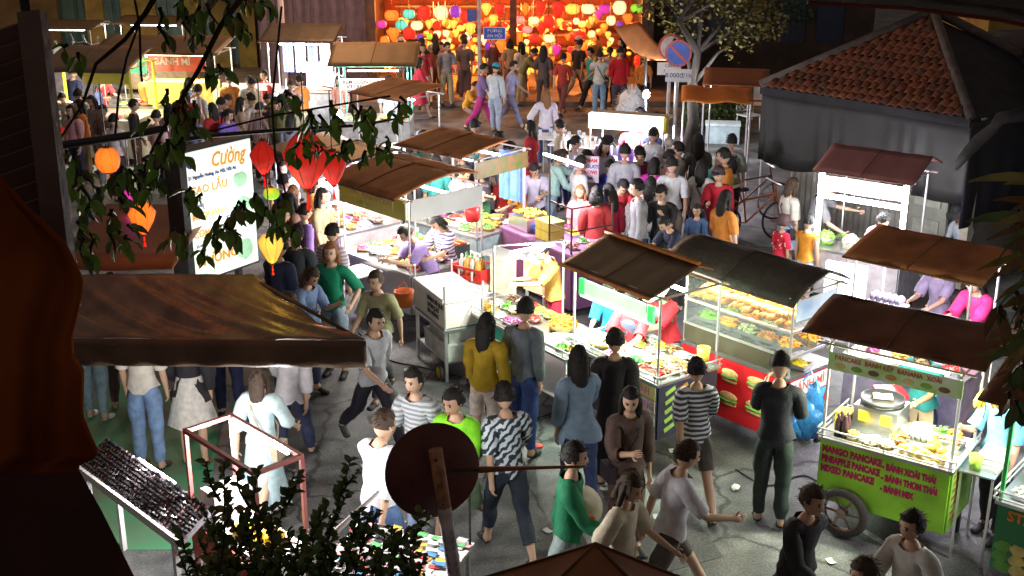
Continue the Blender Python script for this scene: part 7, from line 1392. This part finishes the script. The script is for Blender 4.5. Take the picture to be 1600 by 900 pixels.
# the round sign seen from behind
S0 = WD(676, 735, 7.6); nrm = (Vector((0, 0, CH)) - S0).normalized(); rs_ = thing('round_road_sign', 'dark red-brown back of a round road sign on a rusty leaning pole', 'sign', (S0.x + .26, S0.y + .1, 0))
o = MB().lathe([(0, -.008), (.305, -.008), (.312, 0), (.305, .008), (0, .008)], n=40).build('disc', mat('rusty_red_sign_back', (.10, .022, .015), .55, ns=5, na=.4, bump=.15), rs_, True)
base_ = rs_.location; q_ = Vector((nrm.x * .9 + .25, nrm.y, nrm.z * .35)).normalized().to_track_quat('Z', 'Y'); o.location = S0 - base_; o.rotation_mode = 'QUATERNION'; o.rotation_quaternion = q_
T0, TM = WD(680, 702, 7.42), WD(694, 792, 7.50); dn = (WD(711, 900, 7.62) - T0); k0 = T0.z / -dn.z; Bs = T0 + dn * k0
MB().tube([T0 - base_, TM - base_], .045, 10).build('pole', mat('rusty_orange_pole', (.42, .22, .11), .6, ns=18, na=.6, col2=(.2, .08, .04), bump=.3), rs_, True)
pl2 = MB().tube([TM - base_, Bs - base_], .0455, 10).build('lower_pole', mat('faded_grey_pole', (.42, .40, .42), .6, ns=9, na=.4), rs_, True)
for i in range(7):
    c = (T0 + dn * (.62 + i * .062)) - base_ + Vector((0, -.046, .0)); x_ = txt(pl2, 'ĐÀ LẠT 52' if i % 2 else 'QUÁN ĂN', c, .045, mat('purple_stencil', (.16, .05, .45), .6), name='stencil'); x_.location.x -= .035; x_.rotation_euler = (R(70), 0, R(0)); x_.scale = (.32, 1, 1)
MB().tube([WD(748, 734, 7.6) - base_, WD(830, 731, 7.55) - base_, WD(912, 729, 7.5) - base_], [.022, .012, .009], 6).build('rusty_rod', mat('rusty_rod_iron', (.25, .09, .04), .7, ns=20, na=.4), rs_, True)
MB().tube([WD(684, 737, 7.50) - base_, WD(748, 734, 7.6) - base_], .012, 6).build('bracket', DARKM, rs_)
for v_ in (.06, .40): MB().ball(T0 + dn * v_ - base_ + Vector((0, -.045, 0)), .010, 6).build('bolt', DARKM, rs_)
# tent top at the bottom
AP = WD(930, 850, 6.0); tn = thing('tent_canopy', 'peaked brown tent canopy with seams poking in at the bottom edge', 'tent', (AP.x, AP.y, 0))
zc_ = AP.z; cs = [Vector((-1.1, -.7, zc_ - .75)), Vector((1.0, -.75, zc_ - .75)), Vector((1.05, .38, zc_ - .68)), Vector((-1.15, .35, zc_ - .62))]; apx = Vector((0, 0, zc_))
for i in range(4):
    a_, b_ = cs[i], cs[(i + 1) % 4]; MB().sheet(lambda u, v: a_.lerp(b_, u).lerp(apx, v) + Vector((0, 0, -.03 * math.sin(u * 3.14) * (1 - v))), 10, 8, .008).build('canvas_panel', mat('dark_brown_tent_canvas', (.26, .09, .03), .6, ns=3, na=.35), tn, True)
    MB().tube([a_ + Vector((0, 0, .004)), apx + Vector((0, 0, .006))], .006, 5).build('seam', mat('tent_seam', (.12, .05, .03), .7), tn)
for c in cs: MB().tube([(c.x, c.y, 0), c], .016, 6).build('post', DARKM, tn)

# ================================================================ small street things
def smooth(P):
    out = []
    for i in range(len(P) - 1):
        a, b, c, d = P[max(0, i - 1)], P[i], P[i + 1], P[min(len(P) - 1, i + 2)]
        for k in range(8): t = k / 8; out.append(.5 * ((2 * b) + (c - a) * t + (2 * a - 5 * b + 4 * c - d) * t * t + (3 * b - a - 3 * c + d) * t ** 3))
    return out + [P[-1]]
def lay(px, py, z=0): p = W(px, py); return p + Vector((0, 0, z))
flat_poly('asphalt_patch', [tuple(W(*q))[:2] for q in ((620, 700), (705, 668), (770, 700), (680, 745))], .004, mat('fresh_asphalt_patch', (.09, .09, .095), .8, ns=30, na=.4, bump=.3), .004)
flat_poly('asphalt_patch', [tuple(W(*q))[:2] for q in ((990, 820), (1080, 800), (1130, 870), (1020, 900))], .004, _mats['fresh_asphalt_patch'], .004)
for i, (lb, pts) in enumerate((('black power cable lying from the snack table out to the street', ((730, 600), (760, 640), (830, 655), (900, 640), (960, 690))), ('black cable on the ground between the red cart and the lime-green cart', ((1150, 735), (1200, 760), (1260, 745), (1320, 790))), ('thin cable looping under the grey snack cart toward the trolley', ((560, 520), (600, 560), (660, 575), (720, 590))))):
    tag(MB().tube(smooth([lay(x, y, .012) for x, y in pts]), .009, 5).build('power_cable', BLACK, None, True), lb, 'cable')
for i, (px, py, c, nm) in enumerate(((840, 700, (.7, .1, .08), 'crushed red cup lying in the street'), (1150, 765, (.75, .75, .7), 'white paper food tray dropped near the red cart'), (980, 870, (.6, .5, .2), 'yellow wrapper on the street at the bottom'), (640, 640, (.7, .7, .72), 'white crumpled napkin near the mustard blouse'))):
    tag(MB().ball((0, 0, .022), (.055, .04, .022), 8, lump=.8).build('litter_piece', cm(c), None, False, W(px, py), i), nm, 'litter')
for i, (px, py, c, lb) in enumerate(((150, 128, (.75, .7, .72), 'low-roofed white-lit stall at the far left behind the yellow posts'), (292, 118, (.7, .55, .3), 'amber-lit stall among the trees in the far upper left'))):
    q = cart(lb, (px, py), -5, 1.8, 1.0, .9, .1, 1.95, cm(c), cm(c), roof=roofpts(1.8, 1.0, 1.95, .12, .2, .1, .15, TARPG, .8), tubes=((-.3, 0),), pw=110, name='market_stall', cat='stall', rail=False, zn=.5, lcol=(.95, .93, 1) if i == 0 else (1, .85, .55))
    fill(q, ['the far white-lit stall', 'the amber-lit stall'][i], grid(1.8, .9, .3, 3 + i), 200 + i, rr=(.09, .13))
